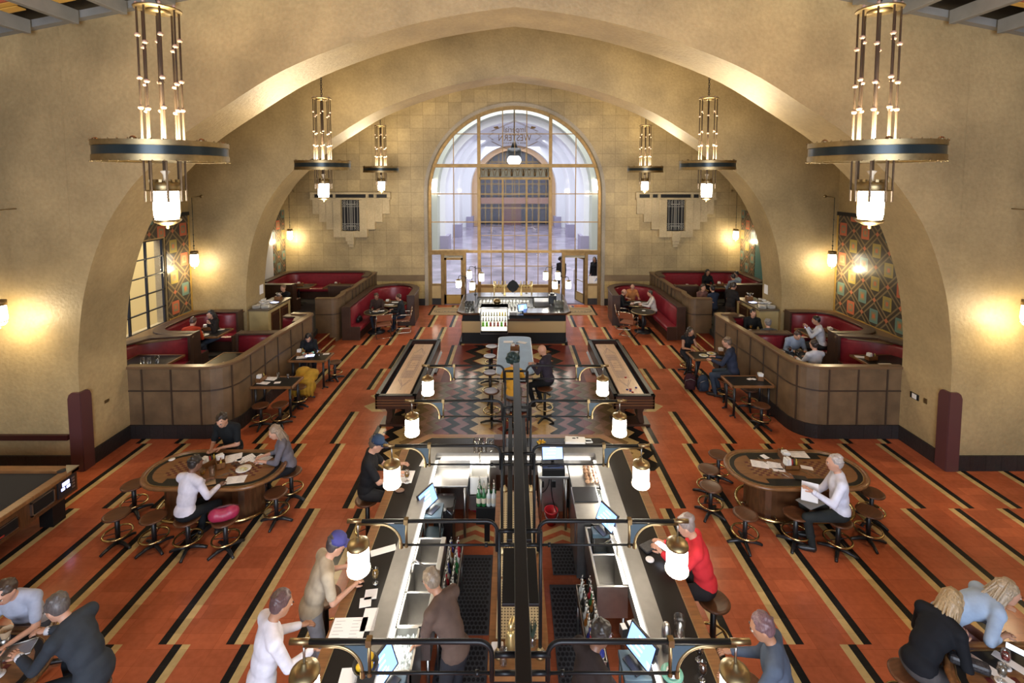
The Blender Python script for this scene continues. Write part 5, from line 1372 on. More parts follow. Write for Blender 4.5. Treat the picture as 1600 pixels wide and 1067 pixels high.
# beer taps: arches and oval badge
t = thing('beer_tower', 'brass beer tap tower with a dark diamond badge on the island bar', 'beer taps', (0, 18.35, 1.07))
f = MB()
for x in (-.72, .72): f.cyl((x, 0, 0), (x, 0, .52), .025, n=10); f.ell((x, 0, .53), .03, 8)
for x in (-.32, .32): f.lathe([(.06, 0), (.035, .05), (.035, .3), (.06, .32), (.06, .4), (0, .42)], (x, 0, 0), n=14)
f.build('column', m_pbrass, t)
f = MB(); f.cyl((-.75, .0, .36), (.75, 0, .36), .03, n=10); f.build('tap_rail', m_pbrass, t)
f = MB()
for k in range(12):
    x = -.66+k*.12
    if abs(x) < .2: continue
    f.tube([(x, -.04, .36), (x, -.08, .33), (x, -.08, .26)], .012, 6); f.cyl((x, -.04, .38), (x, -.03, .56), .014, .02, n=7)
f.build('tap_handle', m_pbrass, t)
f = MB(); f.prism([(-.24, 0), (-.14, .16), (0, .25), (.14, .16), (.24, 0), (.14, -.16), (0, -.25), (-.14, -.16)], -.02, .02, 0, Matrix(((1, 0, 0, 0), (0, 0, 1, -.1), (0, 1, 0, .38), (0, 0, 0, 1)))); f.build('badge', m_black, t)
f = MB(); f.bb(-.75, .75, -.25, .1, 0, .02); f.build('drip_tray', m_steel, t)
# island lamp posts, two lamps each
def ilamp():
    t = thing('lamp_post', 'x', 'lamp', (0, 0, 0), 0, 'lamp posts on the island bar')
    f = MB(); f.cyl((0, 0, 0), (0, 0, 1.0), .016, n=8); f.lathe([(.05, 0), (.05, .02), (.02, .04)], n=14); f.build('post', m_dkmetal, t)
    for s, dz in ((-1, 0), (1, -.04)):
        f = MB(); f.tube([(0, 0, .95+dz), (s*.18, 0, .98+dz), (s*.26, 0, .95+dz), (s*.27, 0, .86+dz)], .01, 7); a = f.build('arm', m_dkmetal, t)
        f = MB(); f.lathe([(0, .86), (.05, .85), (.09, .82), (.092, .8), (0, .8)], (s*.27, 0, dz), n=18); f.build('lamp_cap', m_brass, t)
        f = MB(); f.lathe([(.09, .8), (.098, .76), (.098, .58), (.085, .545), (0, .54)], (s*.27, 0, dz), n=18); f.build('lamp_shade', m_lamp, t)
    return t
il = Proto(ilamp())
il((-1.72, 17.25, 1.07), R(-20), 'two-lamp post on the island bar, left side towards the viewer'); il((-1.45, 18.45, 1.07), R(-25), 'two-lamp post on the island bar, left side towards the window', scale=(1, 1, 1.12))
il((1.76, 17.25, 1.07), R(20), 'two-lamp post on the island bar, right side towards the viewer'); il((1.5, 18.45, 1.07), R(25), 'two-lamp post on the island bar, right side towards the window', scale=(1, 1, 1.12))
ps((.35, 16.35, .96), R(25), 'tilted payment screen on the island bar front')
o = MB().bb(-.12, .12, -.1, .1, 0, .1).build('receipt_printer', m_steel, loc=(-.0, 16.12, .96), bevel=.01); tag(o, 'grey boxy printer beside the lit display fridge on the island bar', 'printer')
o = MB().bb(-.14, .14, -.13, .13, 0, .3).lathe([(0, .3), (.08, .3), (.1, .36), (0, .38)], n=14).build('coffee_grinder', m_plastic, loc=(1.42, 17.2, 1.071), bevel=.02); tag(o, 'black and steel espresso grinder on the right of the island bar', 'appliance')
o = MB().bb(-.3, .3, -.25, .25, 0, .22).bb(-.3, .3, -.3, -.25, .12, .22).build('drinks_machine', m_steel, loc=(1.08, 17.75, .84), bevel=.02); tag(o, 'polished steel drinks machine in the right well of the island bar', 'appliance')
# glasses on the island
def tumbler(h=.13, r=.038):
    return MB().lathe([(0, .004), (r*.8, .004), (r*.82, 0), (r, h), (r*.93, h), (r*.76, .012), (0, .012)], n=14)
gl = None
def glass(loc, lab, grp, sc=1):
    global gl
    if gl is None:
        gl = tumbler().build('drinking_glass', m_glass); tag(gl, 'x', 'glass'); g = gl
    else: g = gl.copy(); COL.objects.link(g)
    g.location = loc; g.scale = (sc, sc, sc); g['label'] = lab; g['group'] = grp
    return g
for r_ in range(3):
    for k in range(15): glass((-1.2+k*.125, 17.65+r_*.16, .821), 'upturned beer glass on the steel shelf below the beer taps', 'glasses under the taps', 1.3)
for k in range(9): glass((-1.62+.11*(k % 3), 16.5+.11*(k//3), 1.071), 'stacked tumbler on the left counter of the island bar', 'tumblers on the island left', 1.5)
for k in range(9): glass((1.5+.11*(k % 3), 16.6+.11*(k//3), 1.071), 'stacked tumbler on the right counter of the island bar', 'tumblers on the island right', 1.5)
for k in range(8): glass((-.05+.12*k, 17.0+.05*(k % 2), .816), 'glass standing on the inner worktop of the island bar', 'glasses on the island worktop', 1.2)
# ---- people: a continuous body mesh with clothing, hair and shoes as children
def vox(mb, name, m, parent, size, smooth=3):
    me = bpy.data.meshes.new(name); me.from_pydata(mb.v, [], mb.f)
    o = bpy.data.objects.new(name, me); COL.objects.link(o)
    r = o.modifiers.new('r', 'REMESH'); r.mode = 'VOXEL'; r.voxel_size = size; r.use_smooth_shade = True
    s = o.modifiers.new('s', 'SMOOTH'); s.iterations = smooth; s.factor = .5
    bpy.context.view_layer.update()
    me2 = bpy.data.meshes.new_from_object(o.evaluated_get(bpy.context.evaluated_depsgraph_get()))
    o.modifiers.clear(); o.data = me2; bpy.data.meshes.remove(me); me2.name = name
    me2.materials.clear(); me2.materials.append(m)
    me2.polygons.foreach_set('use_smooth', [True]*len(me2.polygons))
    o.parent = parent
    return o
def capsule(mb, a, b, ra, rb=None, n=12):
    rb = ra if rb is None else rb
    mb.ell(a, ra, n); mb.ell(b, rb, n); mb.tube([a, b], [ra, rb], n)
def ik(a, t, l1, l2, pole):
    a, t = V(a), V(t); d = t-a; L = min(d.length, (l1+l2)*.995); d.normalize(); t = a+d*L
    x = (l1*l1-l2*l2+L*L)/(2*L); h = math.sqrt(max(0, l1*l1-x*x))
    p = V(pole); p = p-d*p.dot(d); p.normalize()
    return a+d*x+p*h, t
HAIRM = {}
def cloth(c, rough=.8):
    k = 'fabric_'+('%02x%02x%02x' % tuple(int(min(.99, x)*255) for x in c))
    return mat(k, c, rough, 0, .18, 9, spec=.15)
def hairm(c): return mat('hair_'+('%02x%02x%02x' % tuple(int(min(.99, x)*255) for x in c)), c, .45, 0, .4, 14, grain=(8, 8, 1))
def person(label, loc, face, sit=None, lean=0, side=0, twist=0, head=(0, 0), hands=None, feet=None, skin=None, top=(.02, .02, .02), legs=(.02, .02, .025), sleeve='long', hair='short', hc=(.02, .015, .01), hat=None, shoe=(.012, .012, .012), hi=.014, k=1.0, collar=None, skirt=False, gender='m', dress=None, jacket=None):
    """face: heading in degrees (0 looks away from the viewer); sit: seat height; lean: forward bend; head: (yaw, pitch); hands/feet: local targets"""
    skin = skin or m_skinA
    t = thing('person', label, 'person', loc, R(face)); t.scale = (k, k, k)
    sw = .172 if gender == 'm' else .152; bw = 1.0 if gender == 'm' else .9
    hz = (sit+.10) if sit else .93
    P = V((0, 0, hz))
    Rm = Matrix.Rotation(R(twist), 3, 'Z') @ Matrix.Rotation(R(side), 3, 'Y') @ Matrix.Rotation(R(-lean), 3, 'X')
    Rm2 = Matrix.Rotation(R(twist), 3, 'Z') @ Matrix.Rotation(R(side), 3, 'Y') @ Matrix.Rotation(R(-lean*.55), 3, 'X')
    W = P+Rm2 @ V((0, 0, .19)); C = W+Rm @ V((0, .005, .16)); N = W+Rm @ V((0, -.005, .32))
    hr = Rm @ Matrix.Rotation(R(lean*.55), 3, 'X') @ Matrix.Rotation(R(head[0]), 3, 'Z') @ Matrix.Rotation(R(-head[1]), 3, 'X')
    H = N+Rm @ V((0, .02, .07))+hr @ V((0, .02, .10))
    S = [W+Rm @ V((sx_*sw, -.005, .27)) for sx_ in (-1, 1)]
    hip = [P+V((sx_*.09, 0, -.01)) for sx_ in (-1, 1)]
    M3 = Rm.to_4x4(); M2 = Rm2.to_4x4(); MH = hr.to_4x4()
    if hands is None: hands = [(-.17, .42, (sit+.30) if sit else .95), (.17, .42, (sit+.30) if sit else .95)]
    if feet is None:
        feet = [(-.11, .34, .08), (.11, .30, .08)] if sit else [(-.1, 0, .08), (.1, .02, .08)]
    E_, Hd = [], []
    for i in (0, 1):
        e, h = ik(S[i], hands[i], .28, .25, (-.45 if i == 0 else .45, -.3, -1)); E_.append(e); Hd.append(h)
    K, A = [], []
    for i in (0, 1):
        kk, aa = ik(hip[i], feet[i], .43, .42, ((-.15 if i == 0 else .15), 1, .25)); K.append(kk); A.append(aa)
    def torso(mb, g, up=True):
        mb.ell(P+V((0, -.01, .03)), (.158*bw+g, .118+g, .12+g), 14, mx=M2)
        mb.ell(W, (.138*bw+g, .108+g, .16+g), 14, mx=M2)
        if up:
            mb.ell(C, (.158*bw+g, .112+g, .18+g), 14, mx=M3)
            capsule(mb, S[0], S[1], .060+g)
            mb.ell(W+Rm @ V((0, .0, .235)), (.172*bw+g, .092+g, .085+g), 14, mx=M3)
            for q in (0, 1): capsule(mb, W+Rm @ V((0, -.015, .315)), S[q]+Rm @ V((0, -.01, .012)), .058+g, .05+g)
            if gender == 'f':
                for sx_ in (-1, 1): mb.ell(C+Rm @ V((sx_*.07, .075, .02)), .062+g, 10)
            capsule(mb, W+Rm @ V((0, -.01, .27)), W+Rm @ V((0, -.005, .33)), .075+g*.6, .055+g*.3)
    # body (skin)
    b = MB(); torso(b, -.006)
    capsule(b, W+Rm @ V((0, -.01, .27)), N+Rm @ V((0, .015, .06)), .056, .05)
    b.ell(H, (.074, .094, .112), 16, mx=MH); b.ell(H+hr @ V((0, .035, -.06)), (.054, .056, .052), 12, mx=MH)
    b.ell(H+hr @ V((0, .098, -.012)), (.014, .018, .022), 8, mx=MH); b.ell(H+hr @ V((0, .088, .028)), (.05, .012, .012), 8, mx=MH)
    for sx_ in (-1, 1): b.ell(H+hr @ V((sx_*.076, -.008, -.005)), (.012, .02, .03), 8, mx=MH)
    for i in (0, 1):
        capsule(b, S[i], E_[i], .046, .037); capsule(b, E_[i], Hd[i], .036, .025)
        capsule(b, hip[i], K[i], .075, .05); capsule(b, K[i], A[i], .047, .034)
        d = (Hd[i]-E_[i]).normalized(); b.ell(Hd[i]+d*.045, (.036, .018, .05), 10, mx=frame_m(d, i))
    body = vox(b, 'body', skin, t, hi, 3)
    # fingers, eyes and lips are added to the same mesh
    f = MB()
    for i in (0, 1):
        d = (Hd[i]-E_[i]).normalized(); m = frame_m(d, i); o_ = Hd[i]+d*.045; sg = 1 if i == 0 else -1
        for q, (x, l) in enumerate(((-.026, .062), (-.009, .072), (.009, .068), (.025, .052))):
            p0 = o_+m.to_3x3() @ V((x, 0, .03)); p1 = o_+m.to_3x3() @ V((x*1.12, .008, .03+l*.55)); p2 = o_+m.to_3x3() @ V((x*1.1, .028, .03+l*.95))
            f.tube([p0, p1, p2], [.0095, .009, .007], 6)
        p0 = o_+m.to_3x3() @ V((sg*.028, .006, -.015)); p1 = o_+m.to_3x3() @ V((sg*.05, .016, .02)); p2 = o_+m.to_3x3() @ V((sg*.052, .03, .045))
        f.tube([p0, p1, p2], [.012, .0105, .008], 6)
    for sx_ in (-1, 1):
        f.ell(H+hr @ V((sx_*.03, .086, .012)), (.013, .008, .007), 8, 1, mx=MH)
        f.ell(H+hr @ V((sx_*.03, .093, .012)), (.0055, .004, .0055), 6, 2, mx=MH)
        f.ell(H+hr @ V((sx_*.031, .094, .032)), (.019, .006, .004), 6, 2, mx=MH)
    f.ell(H+hr @ V((0, .088, -.052)), (.023, .008, .007), 8, 3, mx=MH)
    me = body.data
    for m in (mat('eye_white', (.6, .58, .55), .3), mat('eye_dark', (.02, .012, .01), .3), mat('lip', (.30, .09, .07), .5)): me.materials.append(m)
    bm = bmesh.new(); bm.from_mesh(me); nv = [bm.verts.new(p) for p in f.v]
    for fc, mi, sm in zip(f.f, f.m, f.s):
        try: q = bm.faces.new([nv[j] for j in fc]); q.material_index = mi; q.smooth = True
        except ValueError: pass
    bm.to_mesh(me); bm.free()
    # clothing
    tm = cloth(top); g = .012
    s = MB(); torso(s, g)
    for i in (0, 1):
        if sleeve == 'none': continue
        if sleeve == 'short':
            capsule(s, S[i], S[i].lerp(E_[i], .72), .062, .056)
        else:
            capsule(s, S[i], E_[i], .060, .050); capsule(s, E_[i], E_[i].lerp(Hd[i], .55 if sleeve == 'mid' else .93), .049, .038)
    if jacket: s.ell(P+V((0, -.02, -.02)), (.178*bw, .135, .15), 14, mx=M2)
    vox(s, {'none': 'top', 'short': 'shirt', 'mid': 'shirt', 'long': 'shirt'}[sleeve] if not jacket else 'jacket', tm, t, hi, 4)
    if collar:
        c = MB(); c.tube([N+Rm @ V((.066*math.cos(a), .062*math.sin(a)-.005, -.03-.03*max(0, math.sin(a)))) for a in [2*PI*j/14 for j in range(14)]], .016, 7, closed=True)
        c.tube([N+Rm @ V((-.03, .06, -.05)), N+Rm @ V((0, .105, -.13))], [.018, .01], 6); c.tube([N+Rm @ V((.03, .06, -.05)), N+Rm @ V((0, .105, -.13))], [.018, .01], 6)
        c.build('collar', cloth(collar), t)
        if sleeve == 'long':
            for i in (0, 1):
                d = (Hd[i]-E_[i]).normalized(); c = MB(); c.tube([Hd[i]-d*.03, Hd[i]+d*.012], [.037, .035], 10); c.build('cuff', cloth(collar), t)
    l = MB()
    l.ell(P+V((0, -.01, .0)), (.165*bw+.008, .128, .125), 14, mx=M2)
    for i in (0, 1):
        capsule(l, hip[i], K[i], .088, .064); capsule(l, K[i], A[i]+V((0, 0, .02)), .062, .05)
    if skirt: capsule(l, (hip[0]+hip[1])/2, (K[0]+K[1])/2, .15, .13)
    vox(l, 'skirt' if skirt else 'trousers', cloth(legs), t, hi, 4)
    for i in (0, 1):
        q = MB(); a = A[i]; fw = V((0.02*(-1 if i == 0 else 1), 1, 0)).normalized()
        capsule(q, a+V((0, -.02, -.03)), a+fw*.15+V((0, 0, -.05)), .045, .036); q.ell(a+fw*.08+V((0, 0, -.068)), (.043, .13, .014), 10)
        vox(q, 'shoe', mat('shoe_%02x%02x%02x' % tuple(int(x*255) for x in shoe), shoe, .4), t, hi, 2)
    # hair
    hm = hairm(hc)
    h = MB()
    if hair in ('short', 'long', 'bun', 'ring'):
        if hair == 'ring':   # bald crown, hair at the sides
            h.ell(H+hr @ V((0, -.035, -.015)), (.081, .072, .06), 14, mx=MH)
        else:
            h.ell(H+hr @ V((0, -.026, .024)), (.082, .092, .106), 16, mx=MH)
            for q in range(26):
                a = random.uniform(0, 2*PI); e = random.uniform(.1, 1.2); p = V((.080*math.cos(a)*math.cos(e), -.026+.09*math.sin(a)*math.cos(e), .024+.104*math.sin(e)))
                if p.y > .055 and p.z < .07: continue
                h.ell(H+hr @ p, (.02, .024, .014), 6, mx=MH)
        if hair == 'long':
            down = (Rm @ V((0, -.3, -.4))+V((0, 0, -.9))).normalized()
            for q in range(11):
                a = PI+PI*q/10; p = H+hr @ V((.074*math.cos(a), -.02+.078*math.sin(a), .01)); w_ = V((random.uniform(-.03, .03), random.uniform(-.03, .01), 0))
                h.tube([p, p+down*.1+w_*.4, p+down*.2+w_, p+down*random.uniform(.24, .28)+w_*.4], [.028, .03, .026, .012], 7)
        if hair == 'bun': h.ell(H+hr @ V((0, -.10, .07)), (.05, .05, .045), 10, mx=MH); h.ell(H+hr @ V((.02, -.08, .10)), (.035, .035, .03), 10, mx=MH)
        ho = vox(h, 'hair', hm, t, min(hi, .011), 2)
        if hair == 'long':   # loose strands over the mass
            bm = bmesh.new(); bm.from_mesh(ho.data); st = MB()
            for q in range(60):
                a = PI*.95+PI*1.1*q/59+random.uniform(-.1, .1); p = H+hr @ V((.08*math.cos(a), -.02+.088*math.sin(a), random.uniform(-.02, .07))); w_ = V((random.uniform(-.05, .05), random.uniform(-.05, .02), 0))
                top_ = H+hr @ V((.03*math.cos(a), -.02+.04*math.sin(a), .128)); L_ = random.uniform(.22, .36)
                st.tube([top_, p, p+down*L_*.35+w_*.4, p+down*L_*.7+w_, p+down*L_+w_*.6], [.007, .011, .011, .009, .002], 5)
            nv = [bm.verts.new(p) for p in st.v]
            for fc in st.f:
                q = bm.faces.new([nv[j] for j in fc]); q.smooth = True
            bm.to_mesh(ho.data); bm.free()
    if hair == 'curls':
        for q in range(70):
            a = random.uniform(0, 2*PI); e = random.uniform(-.5, 1.5); p = V((.12*math.cos(a)*math.cos(e), -.03+.12*math.sin(a)*math.cos(e), .05+.12*math.sin(e)))
            if p.y > .04 and p.z < .09: continue
            h.ell(H+hr @ p, .038, 7, mx=MH)
        h.ell(H+hr @ V((0, -.03, .04)), (.115, .115, .12), 12, mx=MH)
        vox(h, 'hair', hm, t, .011, 1)
    if hat:
        c = MB(); c.lathe([(.098, 0), (.098, .035), (.085, .07), (.05, .092), (0, .098)], n=20, mx=Matrix.Translation(H+hr @ V((0, -.008, .045))) @ MH)
        pts = [(.088*math.cos(R(a)), .06+.12*math.sin(R(a))) for a in range(0, 181, 15)]
        c.prism(pts, 0, .012, 0, Matrix.Translation(H+hr @ V((0, .0, .048))) @ MH @ Matrix.Rotation(R(-8), 4, 'X')); c.build('cap', cloth(hat), t)
    return t
def frame_m(d, i):
    x, y, z = frame(d, (0, 0, 1) if abs(d.z) < .9 else (0, 1, 0))
    # x sideways, y = palm-down normal flipped so fingers curl down
    return Matrix(((x.x, -y.x, z.x, 0), (x.y, -y.y, z.y, 0), (x.z, -y.z, z.z, 0), (0, 0, 0, 1)))
FAR = .02; MID = .016
# left games table
person('person in a black polo shirt seated behind the left games table, arms folded forward', (-5.18, 8.62, 0), 175, sit=.5, lean=22, hands=[(-.05, .36, .80), (.10, .40, .80)], head=(8, 18), top=(.012, .014, .016), sleeve='short', legs=(.03, .03, .035), hair='short', hc=(.03, .02, .015), k=1.05)
person('person with long fair hair and grey blouse at the left games table', (-3.92, 8.1, 0), 112, sit=.5, lean=14, hands=[(-.08, .40, .81), (.1, .38, .81)], head=(20, 20), top=(.13, .12, .14), sleeve='mid', legs=(.012, .012, .014), hair='long', hc=(.26, .19, .13), gender='f', skin=m_skinA)
person('person in a white shirt with back turned at the left games table', (-4.92, 6.93, 0), -18, sit=.5, lean=14, hands=[(-.12, .42, .80), (.2, .40, .80)], head=(-15, 10), top=(.60, .58, .66), legs=(.012, .012, .016), hair='short', hc=(.02, .015, .012), skin=m_skinC, feet=[(-.1, .32, .08), (.14, .40, .08)])
# right games table
person('person with grey hair in a white shirt reading papers at the right games table', (4.84, 6.9, 0), 68, sit=.5, lean=4, hands=[(-.22, .36, .92), (.12, .34, .66)], head=(6, 6), top=(.62, .63, .74), legs=(.022, .026, .026), hair='short', hc=(.40, .36, .34), feet=[(-.12, .33, .08), (.15, .30, .08)], k=1.07, collar=(.62, .63, .74))
# bar, left side
person('person in a black T-shirt and blue cap seated at the bar', (-2.22, 7.0, 0), -78, sit=.76, lean=8, hands=[(-.12, .46, 1.12), (.16, .42, 1.12)], head=(-5, 20), top=(.012, .012, .013), sleeve='short', legs=(.02, .02, .022), hair='short', hc=(.1, .07, .05), hat=(.02, .035, .07), feet=[(-.12, .3, .38), (.12, .26, .38)], k=1.05)
person('person in a beige T-shirt and violet-blue cap standing against the bar', (-2.2, 4.95, 0), -60, lean=22, hands=[(-.2, .42, 1.10), (.12, .40, 1.10)], head=(0, 15), top=(.40, .33, .24), sleeve='short', legs=(.22, .21, .22), hair='short', hc=(.05, .04, .04), hat=(.06, .06, .22), skin=m_skinA)
person('person in a loose white shirt standing at the lower left corner of the bar', (-2.35, 4.2, 0), -50, lean=12, hands=[(-.2, .40, 1.08), (.14, .40, 1.08)], head=(0, 20), top=(.62, .60, .66), legs=(.3, .29, .33), hair='short', hc=(.09, .05, .05), skin=m_skinB)
# bartenders
person('bartender in a dusky brown shirt bending at the left bottle rail', (-.60, 4.5, 0), 55, lean=28, hands=[(-.15, .4, .9), (.12, .42, .9)], head=(0, 22), top=(.10, .065, .05), sleeve='short', legs=(.02, .02, .024), hair='short', hc=(.20, .15, .10), skin=m_skinB, k=.98)
person('bartender in a dark shirt standing inside the right side of the bar', (.58, 3.95, 0), -60, lean=16, hands=[(-.15, .4, .95), (.12, .42, .95)], head=(0, 20), top=(.028, .02, .018), sleeve='short', legs=(.012, .012, .014), hair='short', hc=(.02, .015, .012), skin=m_skinC, k=.98)
# bar, right side
person('person in a coral red jacket with pinned-up hair at the bar', (2.2, 5.32, 0), 72, sit=.76, lean=16, hands=[(-.06, .46, 1.16), (.14, .44, 1.14)], head=(0, 22), top=(.62, .035, .045), legs=(.02, .018, .02), hair='bun', hc=(.24, .19, .17), gender='f', feet=[(-.12, .28, .38), (.12, .25, .38)], k=1.03)
person('person in a slate-blue jacket standing at the lower right corner of the bar', (2.36, 4.0, 0), 62, lean=12, hands=[(-.15, .42, 1.09), (.15, .42, 1.09)], head=(10, 18), top=(.07, .09, .13), legs=(.06, .04, .08), hair='short', hc=(.14, .08, .09), skin=m_skinB)
# lower corners
person('person in a grey suit jacket reaching over the table in the lower left corner', (-4.25, 4.55, 0), 84, sit=.5, lean=30, hands=[(-.14, .58, .82), (.12, .60, .82)], head=(0, 16), top=(.035, .042, .052), legs=(.02, .024, .03), hair='short', hc=(.10, .085, .08), collar=(.6, .58, .6), jacket=True, k=1.08)
person('person in a pale blue short-sleeved shirt cut off by the left picture edge', (-5.42, 5.12, 0), 185, sit=.5, lean=24, hands=[(-.15, .46, .80), (.14, .46, .80)], head=(0, 12), top=(.34, .36, .44), sleeve='short', legs=(.05, .06, .09), hair='short', hc=(.05, .03, .02))
person('person with windswept fair hair in a black sweater at the lower right table', (4.12, 4.62, 0), -70, sit=.5, lean=48, hands=[(-.1, .46, .86), (.12, .44, .80)], head=(10, 12), top=(.010, .011, .014), sleeve='mid', legs=(.07, .065, .065), hair='long', hc=(.36, .25, .13), gender='f', k=1.06)
person('person in pale blue leaning across the lower right table to a phone', (4.72, 5.0, 0), -104, sit=.62, lean=62, side=0, hands=[(-.15, .52, .86), (.16, .40, .80)], head=(-6, -10), top=(.30, .38, .50), sleeve='mid', legs=(.30, .17, .17), hair='long', hc=(.34, .26, .17), gender='f', k=1.05)
# centre table
person('person in a mustard yellow top with bushy teal hair at the metal table', (-.02, 10.28, 0), 0, sit=.74, lean=6, hands=[(-.2, .44, 1.1), (.2, .44, 1.1)], top=(.52, .28, .035), sleeve='short', legs=(.16, .16, .18), hair='curls', hc=(.012, .04, .045), gender='f', shoe=(.4, .4, .42), feet=[(-.1, .22, .38), (.12, .2, .38)], hi=MID, k=1.05)
person('bald person in a charcoal shirt with folded arms at the metal table', (.80, 10.95, 0), 62, sit=.76, lean=10, hands=[(-.06, .36, 1.14), (.12, .34, 1.12)], head=(25, 6), top=(.035, .03, .045), legs=(.014, .014, .018), hair='none', feet=[(-.1, .3, .3), (.14, .24, .3)], hi=MID, k=1.05)
# left partition
person('person in a dark hoodie with mint collar over a lit tablet', (-5.72, 13.28, 0), 200, sit=.5, lean=24, hands=[(-.1, .42, .82), (.12, .4, .82)], head=(0, 26), top=(.012, .014, .017), legs=(.02, .02, .03), hair='long', hc=(.012, .01, .012), gender='f', collar=(.25, .55, .45), hi=MID)
# right partition couple
person('person in a navy jacket and jeans on a stool at the right partition', (5.55, 11.95, 0), 55, sit=.5, lean=10, hands=[(-.12, .42, .83), (.14, .4, .83)], head=(8, 8), top=(.028, .035, .06), legs=(.035, .05, .075), hair='short', hc=(.13, .09, .06), jacket=True, hi=MID, k=1.12)
person('bare-armed person in a black vest by the right partition', (4.95, 13.6, 0), 195, sit=.5, lean=16, hands=[(-.16, .42, .83), (.14, .42, .83)], head=(10, 14), top=(.014, .014, .014), sleeve='none', legs=(.02, .02, .025), hair='long', hc=(.04, .03, .02), gender='f', skin=m_skinB, hi=MID)
# left platform
person('person with long black hair resting chin on hand in the left U-shaped booth', (-8.62, 13.75, PL), 150, sit=.46, lean=8, hands=[(-.12, .2, .98), (.14, .36, .80)], head=(6, 10), top=(.02, .016, .014), legs=(.06, .08, .13), hair='long', hc=(.012, .009, .008), gender='f', hi=MID)
person('person in an orange-red top hunched in the left U-shaped booth', (-8.75, 12.82, PL), 10, sit=.46, lean=18, hands=[(-.15, .38, .82), (.14, .36, .82)], head=(0, 20), top=(.42, .05, .02), legs=(.06, .08, .13), hair='short', hc=(.08, .04, .03), hi=MID)
person('person in a dark suit, hands at mouth, behind the left service station', (-8.12, 17.0, PL), 165, sit=.46, lean=6, hands=[(-.04, .24, 1.0), (.06, .24, 1.0)], head=(0, 4), top=(.016, .017, .02), legs=(.04, .045, .055), hair='short', hc=(.16, .10, .06), jacket=True, hi=FAR)
# left horseshoe
person('person in a dark jacket on a tube chair at the left horseshoe booth', (-4.05, 17.4, 0), 95, sit=.46, lean=8, hands=[(-.12, .36, .76), (.14, .34, .76)], head=(0, 10), top=(.018, .022, .026), legs=(.02, .028, .045), hair='short', hc=(.06, .03, .02), hi=FAR)
person('brown-haired person deep inside the left horseshoe booth behind the round table', (-5.05, 17.75, 0), 185, sit=.46, lean=12, hands=[(-.14, .38, .8), (.14, .38, .8)], head=(0, 14), top=(.05, .03, .025), legs=(.03, .03, .04), hair='short', hc=(.07, .04, .025), skin=m_skinB, hi=FAR)
# right horseshoe
person('balding person in black at the window end of the right horseshoe booth', (4.12, 18.3, 0), -110, sit=.46, lean=10, hands=[(-.15, .38, .8), (.14, .38, .8)], head=(10, 8), top=(.014, .014, .016), legs=(.012, .012, .014), hair='ring', hc=(.16, .10, .06), hi=FAR)
person('person in an orange patterned shirt facing the viewer in the right horseshoe booth', (4.80, 19.3, 0), 180, sit=.46, lean=10, hands=[(-.2, .38, .8), (.2, .38, .8)], head=(0, 14), top=(.42, .17, .06), sleeve='short', legs=(.03, .03, .04), hair='ring', hc=(.25, .14, .08), hi=FAR)
person('person in a white long-sleeved shirt in the right horseshoe booth', (5.32, 18.0, 0), 80, sit=.46, lean=10, hands=[(-.15, .44, .8), (.12, .42, .8)], head=(0, 10), top=(.58, .54, .50), legs=(.06, .05, .05), hair='short', hc=(.05, .03, .02), hi=FAR)
# right platform
person('young person in a dark suit and white shirt behind the right partition', (6.95, 13.85, PL), 170, sit=.46, lean=6, hands=[(-.15, .38, .8), (.14, .38, .8)], head=(0, 8), top=(.012, .013, .018), legs=(.012, .012, .016), hair='short', hc=(.012, .01, .01), collar=(.6, .58, .56), jacket=True, hi=MID)
person('grey-haired person seen from behind just inside the right partition', (6.85, 12.72, PL), 0, sit=.46, lean=4, hands=[(-.15, .38, .8), (.14, .38, .8)], head=(0, 4), top=(.06, .065, .075), legs=(.02, .02, .03), hair='short', hc=(.17, .15, .14), hi=MID)
person('person in a pale blue striped shirt bowed forward inside the right partition', (7.2, 12.25, PL), 175, sit=.46, lean=22, hands=[(-.15, .38, .8), (.14, .38, .8)], head=(0, 28), top=(.24, .30, .40), legs=(.03, .04, .06), hair='short', hc=(.05, .03, .025), hi=MID)
person('dark-haired person in a pale collar seen from behind above the right partition corner', (7.05, 11.05, PL), 10, sit=.46, lean=2, hands=[(-.15, .38, .8), (.14, .38, .8)], head=(0, 6), top=(.56, .58, .64), legs=(.02, .02, .03), hair='short', hc=(.03, .02, .015), hi=MID)
person('person in a white shirt holding a phone in the right U-shaped booth', (8.45, 13.0, PL), 60, sit=.46, lean=10, hands=[(-.1, .36, 1.0), (.1, .32, .98)], head=(10, 12), top=(.56, .57, .62), legs=(.03, .03, .03), hair='short', hc=(.012, .01, .01), skin=m_skinB, hi=MID)
person('server in a black shirt holding a bright phone at the right service station', (7.12, 15.6, PL), -60, lean=8, hands=[(-.1, .34, 1.12), (.14, .3, 1.06)], head=(0, 24), top=(.016, .014, .014), sleeve='short', legs=(.04, .025, .02), hair='short', hc=(.03, .02, .015), skin=m_skinB, hi=FAR)
person('person with dark hair in black facing the viewer on the right far bench', (8.05, 19.85, PL), 180, sit=.46, lean=6, hands=[(-.15, .38, .8), (.14, .38, .8)], head=(0, 8), top=(.012, .012, .014), legs=(.02, .02, .02), hair='long', hc=(.012, .01, .01), gender='f', skin=m_skinB, hi=FAR)
person('person in a grey shirt seen from behind at the right far bench table', (8.7, 18.75, PL), 5, sit=.46, lean=8, hands=[(-.15, .38, .8), (.14, .38, .8)], head=(0, 10), top=(.22, .26, .33), legs=(.02, .02, .03), hair='short', hc=(.03, .02, .02), hi=FAR)
person('person in pale blue at the outer end of the right far bench', (9.15, 19.4, PL), 95, sit=.46, lean=6, hands=[(-.15, .34, .8), (.14, .34, .8)], head=(0, 10), top=(.26, .36, .40), legs=(.02, .02, .03), hair='short', hc=(.025, .02, .02), skin=m_skinB, hi=FAR)
